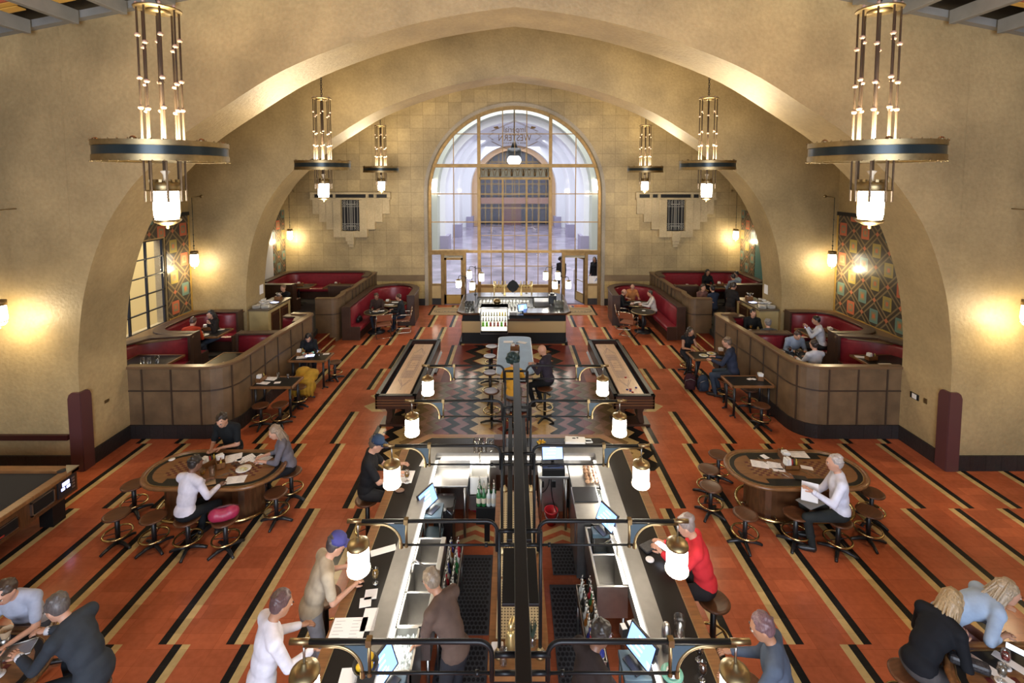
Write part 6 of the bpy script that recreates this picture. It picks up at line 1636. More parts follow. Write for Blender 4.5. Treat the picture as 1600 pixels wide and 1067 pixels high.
person('person in a floral dark blouse just behind the right far partition end', (6.75, 17.05, PL), 190, sit=.46, lean=4, hands=[(-.15, .36, .8), (.14, .36, .8)], head=(0, 6), top=(.16, .08, .07), legs=(.02, .02, .03), hair='short', hc=(.04, .025, .02), gender='f', hi=FAR)
person('dark-haired person with back to the viewer close behind the right far partition end', (7.05, 16.75, PL), 20, sit=.46, lean=4, hands=[(-.15, .36, .8), (.14, .36, .8)], head=(0, 6), top=(.03, .04, .07), legs=(.02, .02, .03), hair='short', hc=(.02, .016, .015), hi=FAR)
# beyond the glass
person('dark silhouetted person with bushy hair walking behind the open door', (2.35, 23.2, 0), 170, hands=[(-.2, .1, .8), (.2, .1, .8)], top=(.02, .018, .024), legs=(.02, .018, .03), hair='curls', hc=(.01, .008, .01), skin=m_skinC, hi=FAR)
person('person in black standing behind the right sidelight of the window', (4.0, 23.4, 0), 150, hands=[(-.2, .1, .8), (.2, .1, .8)], top=(.012, .012, .014), legs=(.02, .02, .02), hair='long', hc=(.02, .015, .012), gender='f', skin=m_skinB, hi=FAR)
# ---- table-top things and small objects
def one(name, label, cat, fn, m, loc, rz=0, group=None, bevel=0, glassy=False):
    f = MB(); fn(f); o = f.build(name, m, loc=loc, rz=rz, bevel=bevel); return tag(o, label, cat, group)
TZ = .7478
def paper(lab, x, y, z, w=.22, d=.30, rz=0, print_=True):
    t = MB(); t.bb(-w/2, w/2, -d/2, d/2, 0, .0025); o = t.build('menu_sheet', m_paper, loc=(x, y, z), rz=R(rz)); tag(o, lab, 'menu')
    if print_:
        f = MB()
        for k in range(6):
            yy = d*.36-k*d*.13
            for s in (-1, 1): f.bb(s*w*.25-w*.18, s*w*.25+w*.12*((k*7+3) % 5)/4, yy, yy+.004, .0026, .003)
        f.build('printed_lines', mat('grey_print', (.3, .3, .32), .7), o)
    return o
def caddy(lab, x, y, z, rz=0, kind='napkins', h=.1):
    t = thing('table_caddy', lab, 'caddy', (x, y, z), R(rz)); w, d = .24, .13
    f = MB(); f.bb(-w/2, w/2, -d/2, d/2, 0, .008); f.bb(-w/2, w/2, -d/2, -d/2+.008, 0, h); f.bb(-w/2, w/2, d/2-.008, d/2, 0, h); f.bb(-w/2, -w/2+.008, -d/2, d/2, 0, h); f.bb(w/2-.008, w/2, -d/2, d/2, 0, h); f.bb(-.004, .004, -d/2, d/2, 0, h); f.build('box', m_oak, t)
    for k in range(5):
        f = MB(); a = k*1.3; f.bb(-.012, .012, -.045, .045, 0, .16)
        o = f.build('napkin', m_napkin, t, (-.09+.02*k, 0, .01), .1*math.sin(a)); o.rotation_euler = (.12*math.sin(a), .1*math.cos(2*a), .1)
    for k, c in enumerate(((.35, .03, .02), (.05, .04, .03), (.45, .33, .05))):
        f = MB(); f.lathe([(0, 0), (.018, 0), (.018, .1), (.008, .12), (.008, .14), (0, .14)], n=9); f.build('sauce_bottle', mat('sauce_%d' % k, c, .3), t, (.03+.035*k, .0, .01))
    return t
def plate(lab, x, y, z, r=.11, food=None):
    t = MB().lathe([(0, .004), (r*.6, .004), (r, .016), (r*1.0, .02), (r*.6, .01), (0, .01)], n=22).build('plate', m_white, loc=(x, y, z)); tag(t, lab, 'plate')
    if food:
        f = MB()
        for k in range(7): f.ell((random.uniform(-.5, .5)*r, random.uniform(-.5, .5)*r, .02), (.025, .02, .014), 7)
        f.build('food', mat('food_%d' % int(food[0]*99), food, .6), t)
    return t
def beer(lab, x, y, z, c=(.50, .24, .03), wine=False):
    t = thing('beer_glass', lab, 'glass', (x, y, z))
    f = MB(); f.lathe([(.03, 0), (.032, .003), (.006, .008), (.006, .05), (.03, .07), (.04, .11), (.034, .17), (.032, .17), (.037, .11), (.027, .073), (0, .06)], n=16); f.build('glass_bowl', m_glass, t)
    f = MB(); f.lathe([(0, .064), (.026, .075), (.036, .11), (.034, .135), (0, .135)], n=14); f.build('drink', mat('drink_%02x%02x' % (int(c[0]*255), int(c[1]*255)), c, .1), t)
    return t
def tum(lab, x, y, z, sc=1): return glass((x, y, z), lab, 'water glasses on the near left booth table' if 'cluster' in lab else 'tumbler: '+lab, sc)
def coaster(lab, x, y, z, r=.05): one('coaster', lab, 'coaster', lambda f: f.lathe([(0, 0), (r, 0), (r, .004), (0, .004)], n=22), m_paper, (x, y, z))
def cutlery(lab, x, y, z, rz, kind='knife'): one(kind, lab, kind, lambda f: (f.bb(-.006, .006, -.1, 0, 0, .004), f.bb(-.009, .009, 0, .1, 0, .003)), m_cutlery, (x, y, z), R(rz), 'cutlery')
# left games table
paper('white menu in front of the person in the black polo shirt', -4.86, 8.08, TZ, .26, .26, 25); paper('white menu between the two far sitters of the left games table', -4.62, 8.06, TZ, .2, .26, -40)
paper('white menu in front of the person with long fair hair', -4.36, 8.05, TZ, .28, .24, -20); paper('white menu lying at the front edge of the left games table', -4.48, 7.48, TZ, .3, .2, 12)
plate('white plate with a little food on the left games table', -4.5, 7.75, TZ, .12, (.5, .42, .2)); coaster('white coaster at the far left end of the left games table', -5.9, 8.04, TZ)
caddy('wooden caddy with cutlery in the middle of the left games table', -5.16, 7.86, TZ, 60); caddy('wooden caddy with papers beside the cutlery caddy on the left games table', -4.95, 7.86, TZ, -55)
beer('tulip glass of amber beer on the left games table', -5.02, 7.5, TZ); tum('tall water glass on the left games table beside the amber beer', -4.92, 7.58, TZ, 1.2)
one('napkin', 'crumpled tan napkin with a fork on the left games table', 'napkin', lambda f: f.prism([(-.13, -.07), (.14, -.05), (.1, .08), (-.09, .06)], 0, .006), mat('kraft_napkin', (.42, .30, .18), .8), (-4.88, 7.38, TZ), .3)
for i, (x, y, r_) in enumerate(((-4.72, 7.62, -45), (-4.78, 7.6, -50), (-4.66, 7.7, 60))): cutlery('steel fork or knife loose beside the plate on the left games table', x, y, TZ, r_, 'fork')
for i, (x, y) in enumerate(((-4.72, 7.88), (-4.62, 7.86))): one('sunglasses', 'dark spectacles left on the left games table near the plate' if i else 'dark folded sunglasses beside the caddy on the left games table', 'glasses', lambda f: [f.tube([(s*.035+.028*math.cos(a), .022*math.sin(a), .02) for a in [2*PI*k/12 for k in range(12)]], .004, 5, closed=True) for s in (-1, 1)]+[f.tube([(s*.063, 0, .02), (s*.066, .11, .012)], .003, 5) for s in (-1, 1)], m_plastic, (x, y, TZ), i*.6)
t = thing('handbag', 'crimson soft handbag lying on a low stool at the left games table', 'bag', (-4.33, 6.9, .504), R(22))
f = MB(); f.ell((0, 0, .09), (.20, .11, .095), 16); f.ell((-.09, 0, .10), (.12, .10, .1), 14); f.ell((.09, 0, .1), (.12, .1, .1), 14); vox(f, 'body', mat('crimson_leather', (.30, .018, .06), .45), t, .012, 3)
f = MB(); f.tube([(-.18, .02, .17), (-.06, .0, .205), (.08, .01, .2), (.19, .02, .165)], [.008, .016, .016, .008], 7); f.build('zip_flap', mat('dark_crimson', (.06, .008, .015), .5), t)
# right games table
paper('large folded white menu on the left half of the right games table', 4.16, 7.90, TZ, .26, .2, -18); paper('second leaf of the folded white menu on the right games table', 4.40, 7.86, TZ, .22, .2, -18, True)
paper('white sheet at the far edge of the right games table behind the caddies', 4.99, 8.2, TZ, .3, .22, -6); paper('white slip beside the front caddy of the right games table', 4.90, 7.8, TZ, .18, .1, -20, False); paper('small white slip left of the rear caddy of the right games table', 4.36, 8.12, TZ, .1, .12, 20, False); paper('white card before the front caddy of the right games table', 4.40, 7.74, TZ, .2, .09, -8, False)
caddy('wooden caddy crammed with napkins on the right games table, rear one', 4.66, 8.05, TZ, 80, h=.12); caddy('low wooden caddy on the right games table, front one', 4.62, 7.80, TZ, 0, h=.07)
for x, y, r_ in ((4.31, 7.62, 25), (4.41, 7.62, 25), (4.52, 7.62, 22), (4.81, 7.64, 28), (4.92, 7.62, 25), (4.26, 8.0, 22), (4.46, 8.02, 20), (4.88, 8.02, 22)): cutlery('steel table knife laid out by itself on the right games table', x, y, TZ, r_, 'knife')
one('tablet', 'black phone lying at the front edge of the right games table', 'phone', lambda f: f.bb(-.1, .1, -.055, .055, 0, .012), m_plastic, (4.62, 7.52, TZ), -.2, None, .004)
one('paper_sheet', 'white sheet held up by the grey-haired white-shirted reader', 'paper', lambda f: f.bb(-.11, .11, -.002, .002, -.15, .15), m_paper, (4.44, 6.98, .88), R(-25))
one('folder', 'grey folder on the lap of the white-shirted reader', 'folder', lambda f: f.bb(-.16, .16, -.12, .12, 0, .012), mat('grey_folder', (.16, .16, .16), .5), (4.48, 7.02, .69), .4)
# main bar top
BZ = 1.0735
paper('white menu before the capped drinker in the black T-shirt', -1.66, 7.05, BZ, .26, .3, 0); beer('stemmed glass of beer on a coaster before the capped drinker', -1.60, 6.93, BZ+.004); coaster('white coaster under the stemmed beer glass', -1.60, 6.93, BZ)
paper('small white card on the steel strip near the far left corner of the bar', -1.42, 7.4, BZ+.006, .12, .2, -8, False)
one('cloth', 'small crumpled dark cloth and cutlery by the black-shirted drinker', 'cloth', lambda f: f.ell((0, 0, .01), (.07, .05, .016), 10), mat('rust_cloth', (.2, .12, .08), .8), (-1.66, 6.72, BZ))
paper('narrow white strip menu slanting across the left bar top', -1.60, 5.60, BZ, .30, .10, 22, False); coaster('pale coaster on the left bar top beneath a lamp bracket', -1.62, 6.08, BZ, .045)
beer('round glass of pale beer on a napkin on the left bar top', -1.56, 5.12, BZ+.004, (.50, .30, .06)); paper('white napkin under the round beer glass', -1.57, 4.98, BZ, .13, .13, 8, False); paper('second white napkin in front of the round beer glass', -1.60, 4.88, BZ, .12, .12, 12, False)
paper('large white menu spread on the left bar top', -1.68, 4.56, BZ, .34, .28, 2); paper('white sheet beside the large menu on the left bar top', -1.50, 4.68, BZ, .14, .26, 4, False); paper('white napkin low on the left bar top near the lemons', -1.52, 4.12, BZ, .16, .14, 4, False)
t = thing('fruit_bowl', 'black bowl of lemons at the lower left of the bar', 'bowl', (-1.38, 4.16, BZ+.004)); f = MB(); f.lathe([(0, 0), (.06, 0), (.115, .06), (.12, .075), (.108, .07), (.05, .012), (0, .01)], n=22); f.build('bowl', m_plastic, t)
for i, (x, y, z) in enumerate(((-.04, -.03, .06), (.04, -.02, .06), (0, .04, .06), (.0, -.06, .075), (.03, .03, .10))):
    one('lemon', 'yellow lemon in the black bowl at the lower left of the bar', 'lemon', lambda f: (f.ell((0, 0, 0), (.042, .034, .034), 12), f.ell((.04, 0, 0), (.01, .01, .01), 6)), mat('lemon_skin', (.62, .38, .02), .4), (-1.38+x, 4.16+y, BZ+.01+z), i, 'lemons in the black bowl')
t = thing('fruit_bowl', 'small dish of cut lemons at the far end of the bar', 'bowl', (.46, 7.92, BZ)); f = MB(); f.lathe([(0, 0), (.05, 0), (.08, .04), (.075, .04), (.045, .01), (0, .01)], n=16); f.build('bowl', m_plastic, t)
for i in range(6): one('lemon_wedge', 'lemon wedge in the small dish at the far end of the bar', 'lemon', lambda f: f.ell((0, 0, 0), (.035, .018, .02), 9), mat('lemon_skin', (.62, .38, .02), .4), (.46+.045*math.cos(i), 7.92+.045*math.sin(i), BZ+.05), i, 'lemon wedges in the dish')
for i, (x, lab) in enumerate(((-.62, 'tall clear glass at the far end of the bar, leftmost of three'), (-.5, 'tall clear glass at the far end of the bar, middle of three'))): tum(lab, x, 7.72, BZ+.004, 1.6)
beer('stemmed empty glass at the far end of the bar beside two tall glasses', -.38, 7.74, BZ+.004, (.4, .38, .33))
one('tissue_box', 'dark boxy tissue holder at the far end of the bar by the column', 'box', lambda f: (f.bb(-.1, .1, -.08, .08, 0, .13),), m_walnut, (-.24, 7.95, BZ), 0, None, .008)
t = thing('tote_bag', "white tote bag with small black print at the bar's far end", 'bag', (1.04, 7.98, BZ), R(-6))
f = MB(); f.ell((0, 0, .04), (.19, .12, .045), 14); f.bb(-.17, .17, -.1, .1, .0, .07); vox(f, 'body', mat('white_canvas', (.66, .66, .62), .8), t, .012, 4)
f = MB(); f.tube([(.16, .05, .05), (.27, .03, .06), (.29, -.03, .05), (.18, -.05, .05)], .012, 6); f.build('handle', MATS['white_canvas'], t)
f = MB(); f.ell((-.02, .0, .085), (.035, .02, .004), 8); f.ell((.04, .02, .085), (.02, .02, .004), 8); f.build('print', m_ink, t)
coaster('white coaster on the right bar top by the phone user', 1.60, 5.46, BZ); one('menu_board', 'black patterned clutch on the right bar top by the phone user', 'clutch', lambda f: f.bb(-.1, .1, -.07, .07, 0, .03), mat('black_pattern', (.03, .028, .03), .5, 0, .9, 60), (1.64, 5.64, BZ), .5, None, .01)
one('phone', 'lit phone in the hands of the person in the coral red jacket', 'phone', lambda f: (f.box((0, 0, 0), (.075, .15, .01), 0),), mat('lit_white_display', (.9, .9, 1), .2, emit=2.2, ecol='#e6ecff'), (1.76, 5.52, 1.2), R(40))
t = thing('cocktail_shaker', 'tall steel cocktail shaker on the right side of the bar', 'shaker', (1.44, 4.36, BZ+.004)); f = MB(); f.lathe([(0, 0), (.04, 0), (.045, .12), (.042, .14)], n=18); f.build('tin', m_steel, t); f = MB(); f.lathe([(.042, .14), (.044, .2), (.03, .26), (.015, .27), (0, .27)], n=18); f.build('lid', m_steel, t)
tum('tall clear glass behind the cocktail shaker on the right bar top', 1.62, 4.5, BZ, 1.5)
plate('turquoise saucer with a white candle on the right side of the bar', 1.42, 4.12, BZ+.004, .1); bpy.context.view_layer.update()
for o in COL.objects:
    if o.get('label', '').startswith('turquoise saucer'):
        o.data.materials[0] = mat('turquoise_glaze', (.16, .42, .33), .3); MB().lathe([(0, 0), (.05, 0), (.05, .03), (0, .03)], n=18).build('candle', m_white, o, (0, 0, .012))
beer('short glass with a white foam top near the lower right end of the bar', 1.72, 4.26, BZ, (.06, .03, .02)); beer('short dark drink at the lower right end of the bar', 1.68, 4.08, BZ, (.10, .04, .02))
for i in range(2): one('salt_shaker', 'small white-topped box standing beyond the lower right payment screen', 'box', lambda f: (f.bb(-.03, .03, -.04, .04, 0, .1, 0), f.bb(-.025, .025, -.035, .035, .1, .104, 1)), [m_plastic, m_paper], (1.12+.08*i, 4.72+.03*i, .86), .2, 'small boxes by the screen')
# bread board by the far right strip
t = thing('snack_tray', 'tray heaped with wrapped snacks by the far right corner of the bar', 'tray', (1.20, 7.38, .885)); f = MB(); f.bb(-.1, .1, -.26, .26, 0, .015); f.build('tray', m_steel, t)
for i in range(18): one('wrapped_snack', 'wrapped snack on the tray by the far right corner of the bar', 'snack', lambda f: f.ell((0, 0, 0), (.045, .03, .03), 8), mat('snack_%d' % (i % 3), ((.38, .22, .12), (.45, .30, .20), (.22, .12, .08))[i % 3], .6), (1.13+.07*(i % 3), 7.16+.075*(i//3), .93+.01*(i % 2)), i*.7, 'wrapped snacks on the tray')
# back bar: lamp vase, dish, herbs
t = thing('brass_ewer', 'brass ewer standing at the near end of the back-bar counter', 'ewer', (-.05, 4.52, .921)); f = MB(); f.lathe([(0, 0), (.05, 0), (.055, .08), (.04, .16), (.03, .19)], n=18); f.build('body', m_pbrass, t)
f = MB(); f.tube([(.0, 0, .19), (.0, .02, .24), (.02, .06, .25), (.05, .08, .2)], .03, 9); f.build('spout', MATS['pale_brass'], t)
one('folded_cloth', 'folded white cloth on the back-bar counter', 'cloth', lambda f: f.bb(-.06, .06, -.07, .07, 0, .03), m_napkin, (-.18, 4.5, .921), .05, None, .01); tum('clear tumbler beside the folded white cloth on the back-bar counter', -.12, 4.37, .921, 1.1)
t = thing('herb_bunch', 'bunch of dark herb sprigs in a jar on the back-bar counter', 'herbs', (.17, 4.56, .921)); f = MB(); f.lathe([(0, 0), (.035, 0), (.035, .1), (.03, .1), (.03, .01), (0, .01)], n=14); f.build('jar', m_glass, t)
f = MB()
for i in range(16):
    a = i*2.4; r_ = .03+.05*(i % 4)/4; f.tube([(0, 0, .04), (r_*.5*math.cos(a), r_*.5*math.sin(a), .13), (r_*math.cos(a), r_*math.sin(a), .2+.02*(i % 3))], [.005, .008, .003], 5)
h_ = f.build('sprigs', mat('dark_herb', (.02, .035, .02), .7), t)
# drink tables
DZ = .776
paper('stack of white menus on the nearer left drink table', -5.82, 11.34, DZ, .28, .22, -8); paper('white menu spread at the front of the nearer left drink table', -5.88, 11.08, DZ, .28, .14, -10); paper('white slip on the nearer left drink table', -5.56, 11.1, DZ, .14, .1, 10, False)
caddy('wooden caddy on the nearer left drink table', -6.0, 11.2, DZ, 80); tum('water glass on the nearer left drink table, left of two', -5.66, 11.35, DZ); tum('short glass on the nearer left drink table, right of two', -5.42, 11.34, DZ, .8)
caddy('wooden caddy on the farther left drink table', -5.8, 12.9, DZ, 80); paper('pale menu on the farther left drink table', -5.68, 12.72, DZ, .28, .2, 15); beer('amber beer beside the lit tablet on the farther left drink table', -5.28, 12.84, DZ); paper('white card at the right end of the farther left drink table', -5.12, 12.95, DZ, .16, .1, 10, False)
one('tablet', 'glowing tablet under the hooded person by the left partition', 'tablet', lambda f: (f.bb(-.12, .12, -.09, .09, 0, .01, 0), f.bb(-.11, .11, -.08, .08, .0101, .011, 1)), [m_plastic, mat('lit_blue_display2', (.5, .6, 1), .3, emit=2.5, ecol='#b8c8ff')], (-5.5, 12.8, DZ), .2)
caddy('wooden caddy with napkins on the empty right drink table', 5.9, 11.3, DZ, 75); paper('white rolled napkins on the empty right drink table', 5.66, 11.3, DZ, .13, .08, 25, False); coaster('pink and white coaster on the empty right drink table', 5.76, 11.3, DZ)
plate('white plate of food on the couple\'s right drink table, left of two', 5.15, 12.8, DZ, .12, (.5, .35, .2)); plate('white bowl of food on the couple\'s right drink table, right of two', 5.42, 12.95, DZ, .12, (.45, .38, .08)); caddy('wooden caddy on the couple\'s right drink table by the partition', 5.68, 13.0, DZ, 80)
def backpack(lab, loc, c, rz):
    t = thing('backpack', lab, 'backpack', loc, R(rz)); m = cloth(c)
    f = MB(); f.ell((0, 0, .22), (.16, .10, .23), 14); f.bb(-.13, .13, -.08, .08, .03, .3); f.ell((0, -.09, .15), (.12, .06, .12), 12); vox(f, 'body', m, t, .012, 4)
    f = MB(); f.tube([(-.05, .03, .43), (-.03, .03, .48), (.03, .03, .48), (.05, .03, .43)], .01, 6); f.tube([(.1, .09, .38), (.13, .15, .25), (.1, .12, .08)], .018, 6); f.build('strap', m_black, t)
    f = MB(); f.tube([(-.14, -.06, .12), (-.13, -.1, .28), (0, -.13, .34), (.13, -.1, .28), (.14, -.06, .12)], .005, 5); f.build('zip', m_steel, t)
backpack('dark navy backpack standing on the floor by the right partition', (4.97, 12.36, 0), (.025, .035, .055), 8); backpack('dark maroon bag standing left of the navy backpack', (4.66, 12.45, 0), (.035, .012, .016), -10)
t = thing('coat', 'mustard yellow coat draped over a stool at the left partition', 'coat', (-5.28, 12.0, 0)); f = MB()
f.ell((0, 0, .52), (.30, .24, .14), 16); f.ell((.02, -.16, .36), (.31, .12, .26), 14); f.ell((-.1, .1, .62), (.2, .18, .14), 12); f.ell((.12, .04, .6), (.2, .2, .12), 12)
for k in range(7): f.tube([(-.28+.09*k, -.22, .5), (-.29+.09*k, -.26, .3), (-.28+.09*k, -.24, .13)], [.04, .05, .03], 7)
vox(f, 'cloth_folds', mat('mustard_wool', (.38, .215, .015), .85, 0, .25, 8), t, .018, 3)
# booths
TB = PL+.761
for i, (x, y) in enumerate(((-8.76, 11.16), (-8.62, 11.18), (-8.5, 11.28), (-8.44, 11.18))): tum('water glass on the near left booth table, one of a cluster of four', x, y, TB, 1.1)
plate('white plate on the booth table of the woman with long black hair', -8.6, 13.2, TB, .12, (.5, .4, .2)); caddy('napkin caddy on the booth table of the woman with long black hair', -8.8, 13.66, TB, 10); plate('small white plate at the corner of the long-haired woman\'s table', -8.4, 13.66, TB, .09)
paper('white menu on the table inside the left partition', -6.68, 11.62, TB, .14, .22, -20, False); paper('second white menu on the table inside the left partition', -6.82, 11.2, TB, .2, .1, -10, False)
caddy('napkin caddy on the outer table before the left far bench', -8.6, 19.3, TB, 10, h=.12); caddy('napkin caddy on the inner table before the left far bench', -7.1, 19.3, TB, 10, h=.12)
caddy('napkin caddy on the oval table in the left horseshoe booth', -4.8, 18.35, .756, 70); paper('white menu behind the caddy in the left horseshoe booth', -4.55, 18.5, .756, .3, .14, 0, False); paper('white menus lying in front of the caddy in the left horseshoe booth', -4.72, 18.15, .756, .36, .16, -8, False)
plate('white plate on the round table of the left horseshoe booth', -4.95, 17.2, .757, .13, (.4, .25, .12)); tum('short glass on the round table of the left horseshoe booth', -5.1, 17.05, .757); paper('napkins on the round table of the left horseshoe booth', -4.76, 17.3, .757, .16, .12, 20, False)
t = thing('handbag', 'black handbag on the seat of the left horseshoe booth', 'bag', (-5.48, 16.95, .462), R(80)); f = MB(); f.ell((0, 0, .11), (.16, .08, .11), 12); f.bb(-.14, .14, -.06, .06, .01, .12); vox(f, 'body', m_black, t, .014, 3); f = MB(); f.tube([(-.07, 0, .2), (-.04, 0, .3), (.04, 0, .3), (.07, 0, .2)], .008, 5); f.build('handle', m_black, t)
coaster('white coaster on the small round table at the right horseshoe booth', 4.76, 17.32, .757, .07)
for x, y, lab in ((4.6, 18.4, 'white menu nearest the balding person in the right horseshoe booth'), (4.85, 18.52, 'white menu at the back of the oval table in the right horseshoe booth'), (4.95, 18.25, 'white menu nearest the white-shirted sitter in the right horseshoe booth')): paper(lab, x, y, .756, .24, .18, x*40, False)
caddy('napkin caddy on the near right booth table', 8.62, 11.4, TB, 10); paper('white menu on the near right booth table behind the caddy', 8.5, 11.58, TB, .24, .16, -20, False); paper('white menu on the near right booth table in front of the caddy', 8.75, 11.1, TB, .3, .14, 0, False)
plate('white plate on the table of the phone user in the right U-shaped booth', 8.5, 13.3, TB, .13, (.5, .42, .25)); caddy('napkin caddy on the table of the phone user in the right U-shaped booth', 8.95, 13.45, TB, 80)
one('phone', 'lit phone held up in the right U-shaped booth', 'phone', lambda f: f.bb(-.06, .06, -.006, .006, 0, .09), MATS['lit_blue_display2'], (8.12, 13.22, PL+.98), R(60))
for x, y, lab in ((6.72, 11.95, 'white plate farthest along the table inside the right partition'), (6.72, 11.6, 'white plate nearest the corner on the table inside the right partition')): plate(lab, x, y, TB, .12, (.45, .38, .25))
tum('clear glass on the table inside the right partition', 7.0, 11.7, TB, 1.1); beer('dark red drink on the table inside the right partition', 6.9, 11.82, TB, (.12, .015, .015)); beer('amber beer by the suited young man inside the right partition', 6.8, 13.6, TB)
plate('white plate on the right far bench table', 8.6, 19.1, TB, .12); caddy('napkin caddy on the right far bench table', 8.4, 19.35, TB, 0); caddy('napkin caddy beside the floral blouse on the right platform', 6.95, 18.9, TB, 0)
# service stations
SZ = PL+1.051
for s, nm in ((-1, 'left'), (1, 'right')):
    for k, (dx, dy) in enumerate(((-.14, -.6), (.14, -.6))):
        for j in range(5): plate('white plate in the %s stack on the %s service station' % (('outer' if (dx < 0) == (s < 0) else 'aisle-side'), nm), s*7.94+XC+dx, 15.55+dy, SZ+j*.018, .12)['group'] = 'plates %s %d' % (nm, k)
    one('napkin_pile', 'heap of folded white napkins on the %s service station' % nm, 'napkins', lambda f: [f.box((random.uniform(-.14, .14), random.uniform(-.16, .16), .03+.025*(q % 7)), (.12, .1, .02), 0, random.uniform(0, 3)) for q in range(26)], m_napkin, (s*7.98+XC, 15.25, SZ))['kind'] = 'stuff'
    one('tablet', 'glowing tablet on the %s service station' % nm, 'tablet', lambda f: (f.bb(-.12, .12, -.09, .09, 0, .01, 0), f.bb(-.11, .11, -.08, .08, .0101, .011, 1)), [m_plastic, MATS['lit_blue_display2']], (s*7.84+XC, 15.62, SZ), s*.3)
    t = thing('cutlery_holder', 'holder of cutlery and menus on the %s service station' % nm, 'holder', (s*7.9+XC, 16.0, SZ)); f = MB(); f.bb(-.1, .1, -.08, .08, 0, .12); f.build('box', m_oak, t)
    f = MB(); [f.cyl((random.uniform(-.08, .08), random.uniform(-.06, .06), .1), (random.uniform(-.1, .1), random.uniform(-.08, .08), .24), .008, n=5) for q in range(12)]; f.build('cutlery', m_cutlery, t)
    one('notice', 'small white notice on the inner face of the far %s pier' % nm, 'notice', lambda f: f.bb(-.004, .004, -.11, .11, -.15, .15), m_paper, (s*8.244+XC, 15.6, 1.95))
# corner tables
tum('clear tumbler in the foreground on the lower left table', -5.06, 4.42, .76, 1.1); coaster('white coaster under the foreground tumbler on the lower left table', -5.06, 4.42, .7475, .06)
for x, y, lab in ((-5.3, 4.72, 'steel cup with a folded tan paper cone on the lower left table, right one'), (-5.38, 4.58, 'paper-lined cup on the lower left table, left one')):
    t = thing('paper_cup', lab, 'cup', (x, y, .7475)); f = MB(); f.lathe([(0, 0), (.035, 0), (.045, .09), (.04, .09), (.03, .01), (0, .01)], n=16); f.build('cup', m_steel, t); f = MB(); f.tube([(0, 0, .03), (.01, .01, .17)], [.012, .06], 7, caps=False); f.build('paper_cone', mat('kraft_napkin', (.42, .30, .18), .8), t)
t = thing('serving_tray', 'small steel tray under the hands of the grey-suited person', 'tray', (-5.12, 4.66, .7475), .4); f = MB(); f.bb(-.14, .14, -.09, .09, 0, .008); f.build('tray', m_steel, t); f = MB(); f.tube([(-.14, -.09, .012), (.14, -.09, .012), (.14, .09, .012), (-.14, .09, .012)], .006, 5, closed=True); f.build('rim', m_steel, t)
paper('long white strip menu on the lower right table, nearer the blonde', 4.66, 4.52, .7475, .1, .44, 30, False); paper('long white strip menu on the lower right table under the phone', 5.0, 4.46, .7475, .1, .44, 30, False)
beer('clear wine glass on the lower right table', 4.68, 4.36, .7505, (.30, .27, .2)); coaster('white coaster on the lower right table beneath the wine glass', 4.68, 4.36, .7475); beer('red drink on a coaster on the lower right table', 4.86, 4.5, .7515, (.4, .01, .01)); coaster('white coaster under the red drink', 4.86, 4.5, .7475)
one('phone', 'brightly lit phone held over the lower right table', 'phone', lambda f: (f.bb(-.045, .045, -.1, .1, 0, .01, 0), f.bb(-.04, .04, -.095, .095, .0101, .011, 1)), [m_plastic, mat('bright_phone', (.9, .95, 1), .3, emit=1.8, ecol='#e4f0ff')], (5.06, 4.56, .84), R(42))
one('clutch', 'black patterned clutch between the two people at the lower right table', 'clutch', lambda f: f.bb(-.16, .16, -.05, .05, 0, .09), MATS['black_pattern'], (4.5, 4.5, .7475), -.5, None, .03)
# fittings on the piers
one('security_camera', 'white dome camera on the right inner face of the far arch', 'camera', lambda f: (f.ell((0, 0, 0), (.05, .12, .06), 12), f.bb(-.02, .06, -.08, .08, -.03, .03)), m_white, (8.12, 15.3, 3.62))
one('thermostat', 'dark recessed box with a white dial on the near right pier', 'thermostat', lambda f: (f.bb(-.01, .02, -.1, .1, -.06, .06, 0), f.bb(-.02, .0, -.06, .04, -.045, .05, 1)), [m_black, m_white], (8.26, 9.7, 1.1))
one('switch_plate', 'small brass switch plate beside the white dial on the near right pier', 'switch', lambda f: f.bb(-.008, .008, -.035, .035, -.05, .05), m_brass, (8.265, 9.44, 1.12)); one('outlet_plate', 'small outlet plate low on the near left pier', 'outlet', lambda f: f.bb(-.008, .008, -.05, .05, -.03, .03), m_brass, (-8.225, 9.5, 1.09))

# centre table
caddy('wooden caddy with bottles in the middle of the long metal table', .04, 12.45, 1.061, 0, h=.13); paper('white sheet at the far end of the metal table, left one', -.14, 13.1, 1.061, .26, .16, 0, False); paper('white sheet at the far end of the metal table, right one', .24, 13.05, 1.061, .26, .16, -25, False)
one('napkin_holder', 'squat black napkin holder near the middle of the metal table', 'holder', lambda f: f.bb(-.09, .09, -.06, .06, 0, .09), m_plastic, (.04, 12.1, 1.061), 0, None, .008)
one('sunglasses', 'dark folded glasses between the sheets on the metal table', 'glasses', lambda f: [f.tube([(s*.05+.04*math.cos(a), .03*math.sin(a), .02) for a in [2*PI*k/12 for k in range(12)]], .006, 5, closed=True) for s in (-1, 1)], m_plastic, (.06, 12.95, 1.061), .2)
# ---- camera
cd = bpy.data.cameras.new('camera'); cam = bpy.data.objects.new('camera', cd); COL.objects.link(cam)
cd.sensor_width = 36; cd.lens = 755.6/1600*36; cd.sensor_fit = 'HORIZONTAL'
cd.shift_y = -(533.5-325.7)/1600
cam.location = (-.036, 0, 5.6); cam.rotation_euler = (R(90-3.69), 0, 0)
cd.clip_end = 200; scene.camera = cam
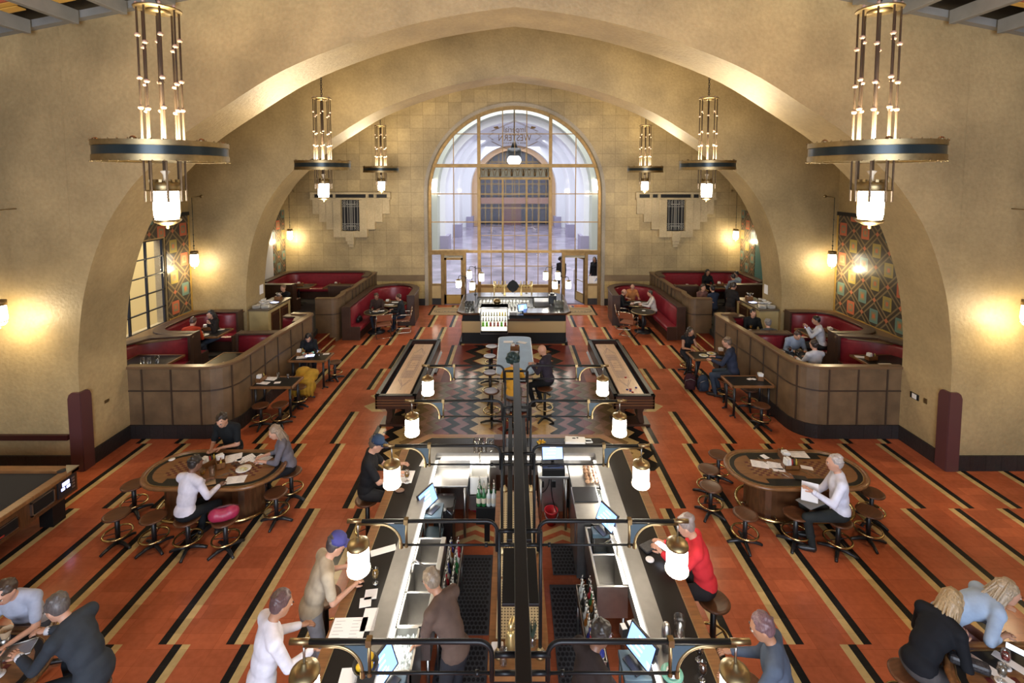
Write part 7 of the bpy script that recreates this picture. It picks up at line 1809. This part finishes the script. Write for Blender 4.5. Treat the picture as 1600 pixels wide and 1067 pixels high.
# ---- lights
def light(name, kind, loc, power, col=(1, 1, 1), size=.3, rot=(0, 0, 0), sizey=None):
    l = bpy.data.lights.new(name, kind); l.energy = power; l.color = col
    if kind == 'AREA':
        l.size = size
        if sizey: l.shape = 'RECTANGLE'; l.size_y = sizey
        else: l.shape = 'DISK'
    elif kind in ('POINT', 'SPOT'): l.shadow_soft_size = size
    o = bpy.data.objects.new(name, l); COL.objects.link(o); o.location = loc; o.rotation_euler = rot
    return o
WARM = (1, .80, .50); COOL = (.78, .86, 1)
for x, y in CH:
    light('chandelier_uplight', 'AREA', (x, y, 6.03), 128, WARM, 1.1, (PI, 0, 0))
    light('chandelier_glow', 'POINT', (x, y, 4.6), 90, (1, .84, .58), .2)
for x, y, z in PEND:
    light('pendant_glow', 'POINT', (x-(.0 if x > 0 else -.0), y, z-.28), 34, (1, .80, .47), .08)
light('assumed_rear_daylight', 'AREA', (0, -7.8, 4.6), 1550, COOL, 8, (R(90), 0, 0), 7)  # added area light: assumed daylight through an unseen rear opening
light('concourse_fill', 'AREA', (0, 29, 12.5), 2000, (.92, .94, 1), 12, (0, 0, 0), 14)  # added fill light under the closed concourse ceiling
light('concourse_far_fill', 'AREA', (0, 47, 9.0), 900, (.90, .92, 1), 6, (0, 0, 0), 16)  # added fill light over the far ribs, with no fixture
light('patio_daylight', 'AREA', (-12.5, 12.5, 7.5), 900, (.95, .95, 1), 4, (0, R(-10), 0), 6)
for s in (-1, 1): light('under_counter_strip', 'AREA', (.025+s*1.24, 5.4,   .98), 9, (1, .96, .88), .03, (0, R(s*12), 0), 4.2)  # assumed strips under the counter, inferred from the bright sinks
light('under_counter_strip', 'AREA', (0, 7.6, .98), 4, (1, .96, .88), 2.3, (0, 0, 0), .03)
light('island_fill', 'AREA', (-.3, 17.9, 1.3), 14, (1, .95, .85), 1.8, (0, 0, 0), .1)  # added fill light to brighten the inside of the island bar
w = bpy.data.worlds.new('world'); scene.world = w; w.use_nodes = True
w.node_tree.nodes['Background'].inputs[0].default_value = (.55, .62, .8, 1)
w.node_tree.nodes['Background'].inputs[1].default_value = .6
vs_ = scene.view_settings
scene.display_settings.display_device = 'sRGB'
vs_.view_transform = 'Standard'; vs_.look = 'None'; vs_.gamma = 1; vs_.use_curve_mapping = False
vs_.exposure = 0.65
scene.cycles.use_denoising = True
scene.cycles.max_bounces = 6; scene.cycles.diffuse_bounces = 3; scene.cycles.glossy_bounces = 3; scene.cycles.transparent_max_bounces = 16
scene.cycles.sample_clamp_indirect = 6
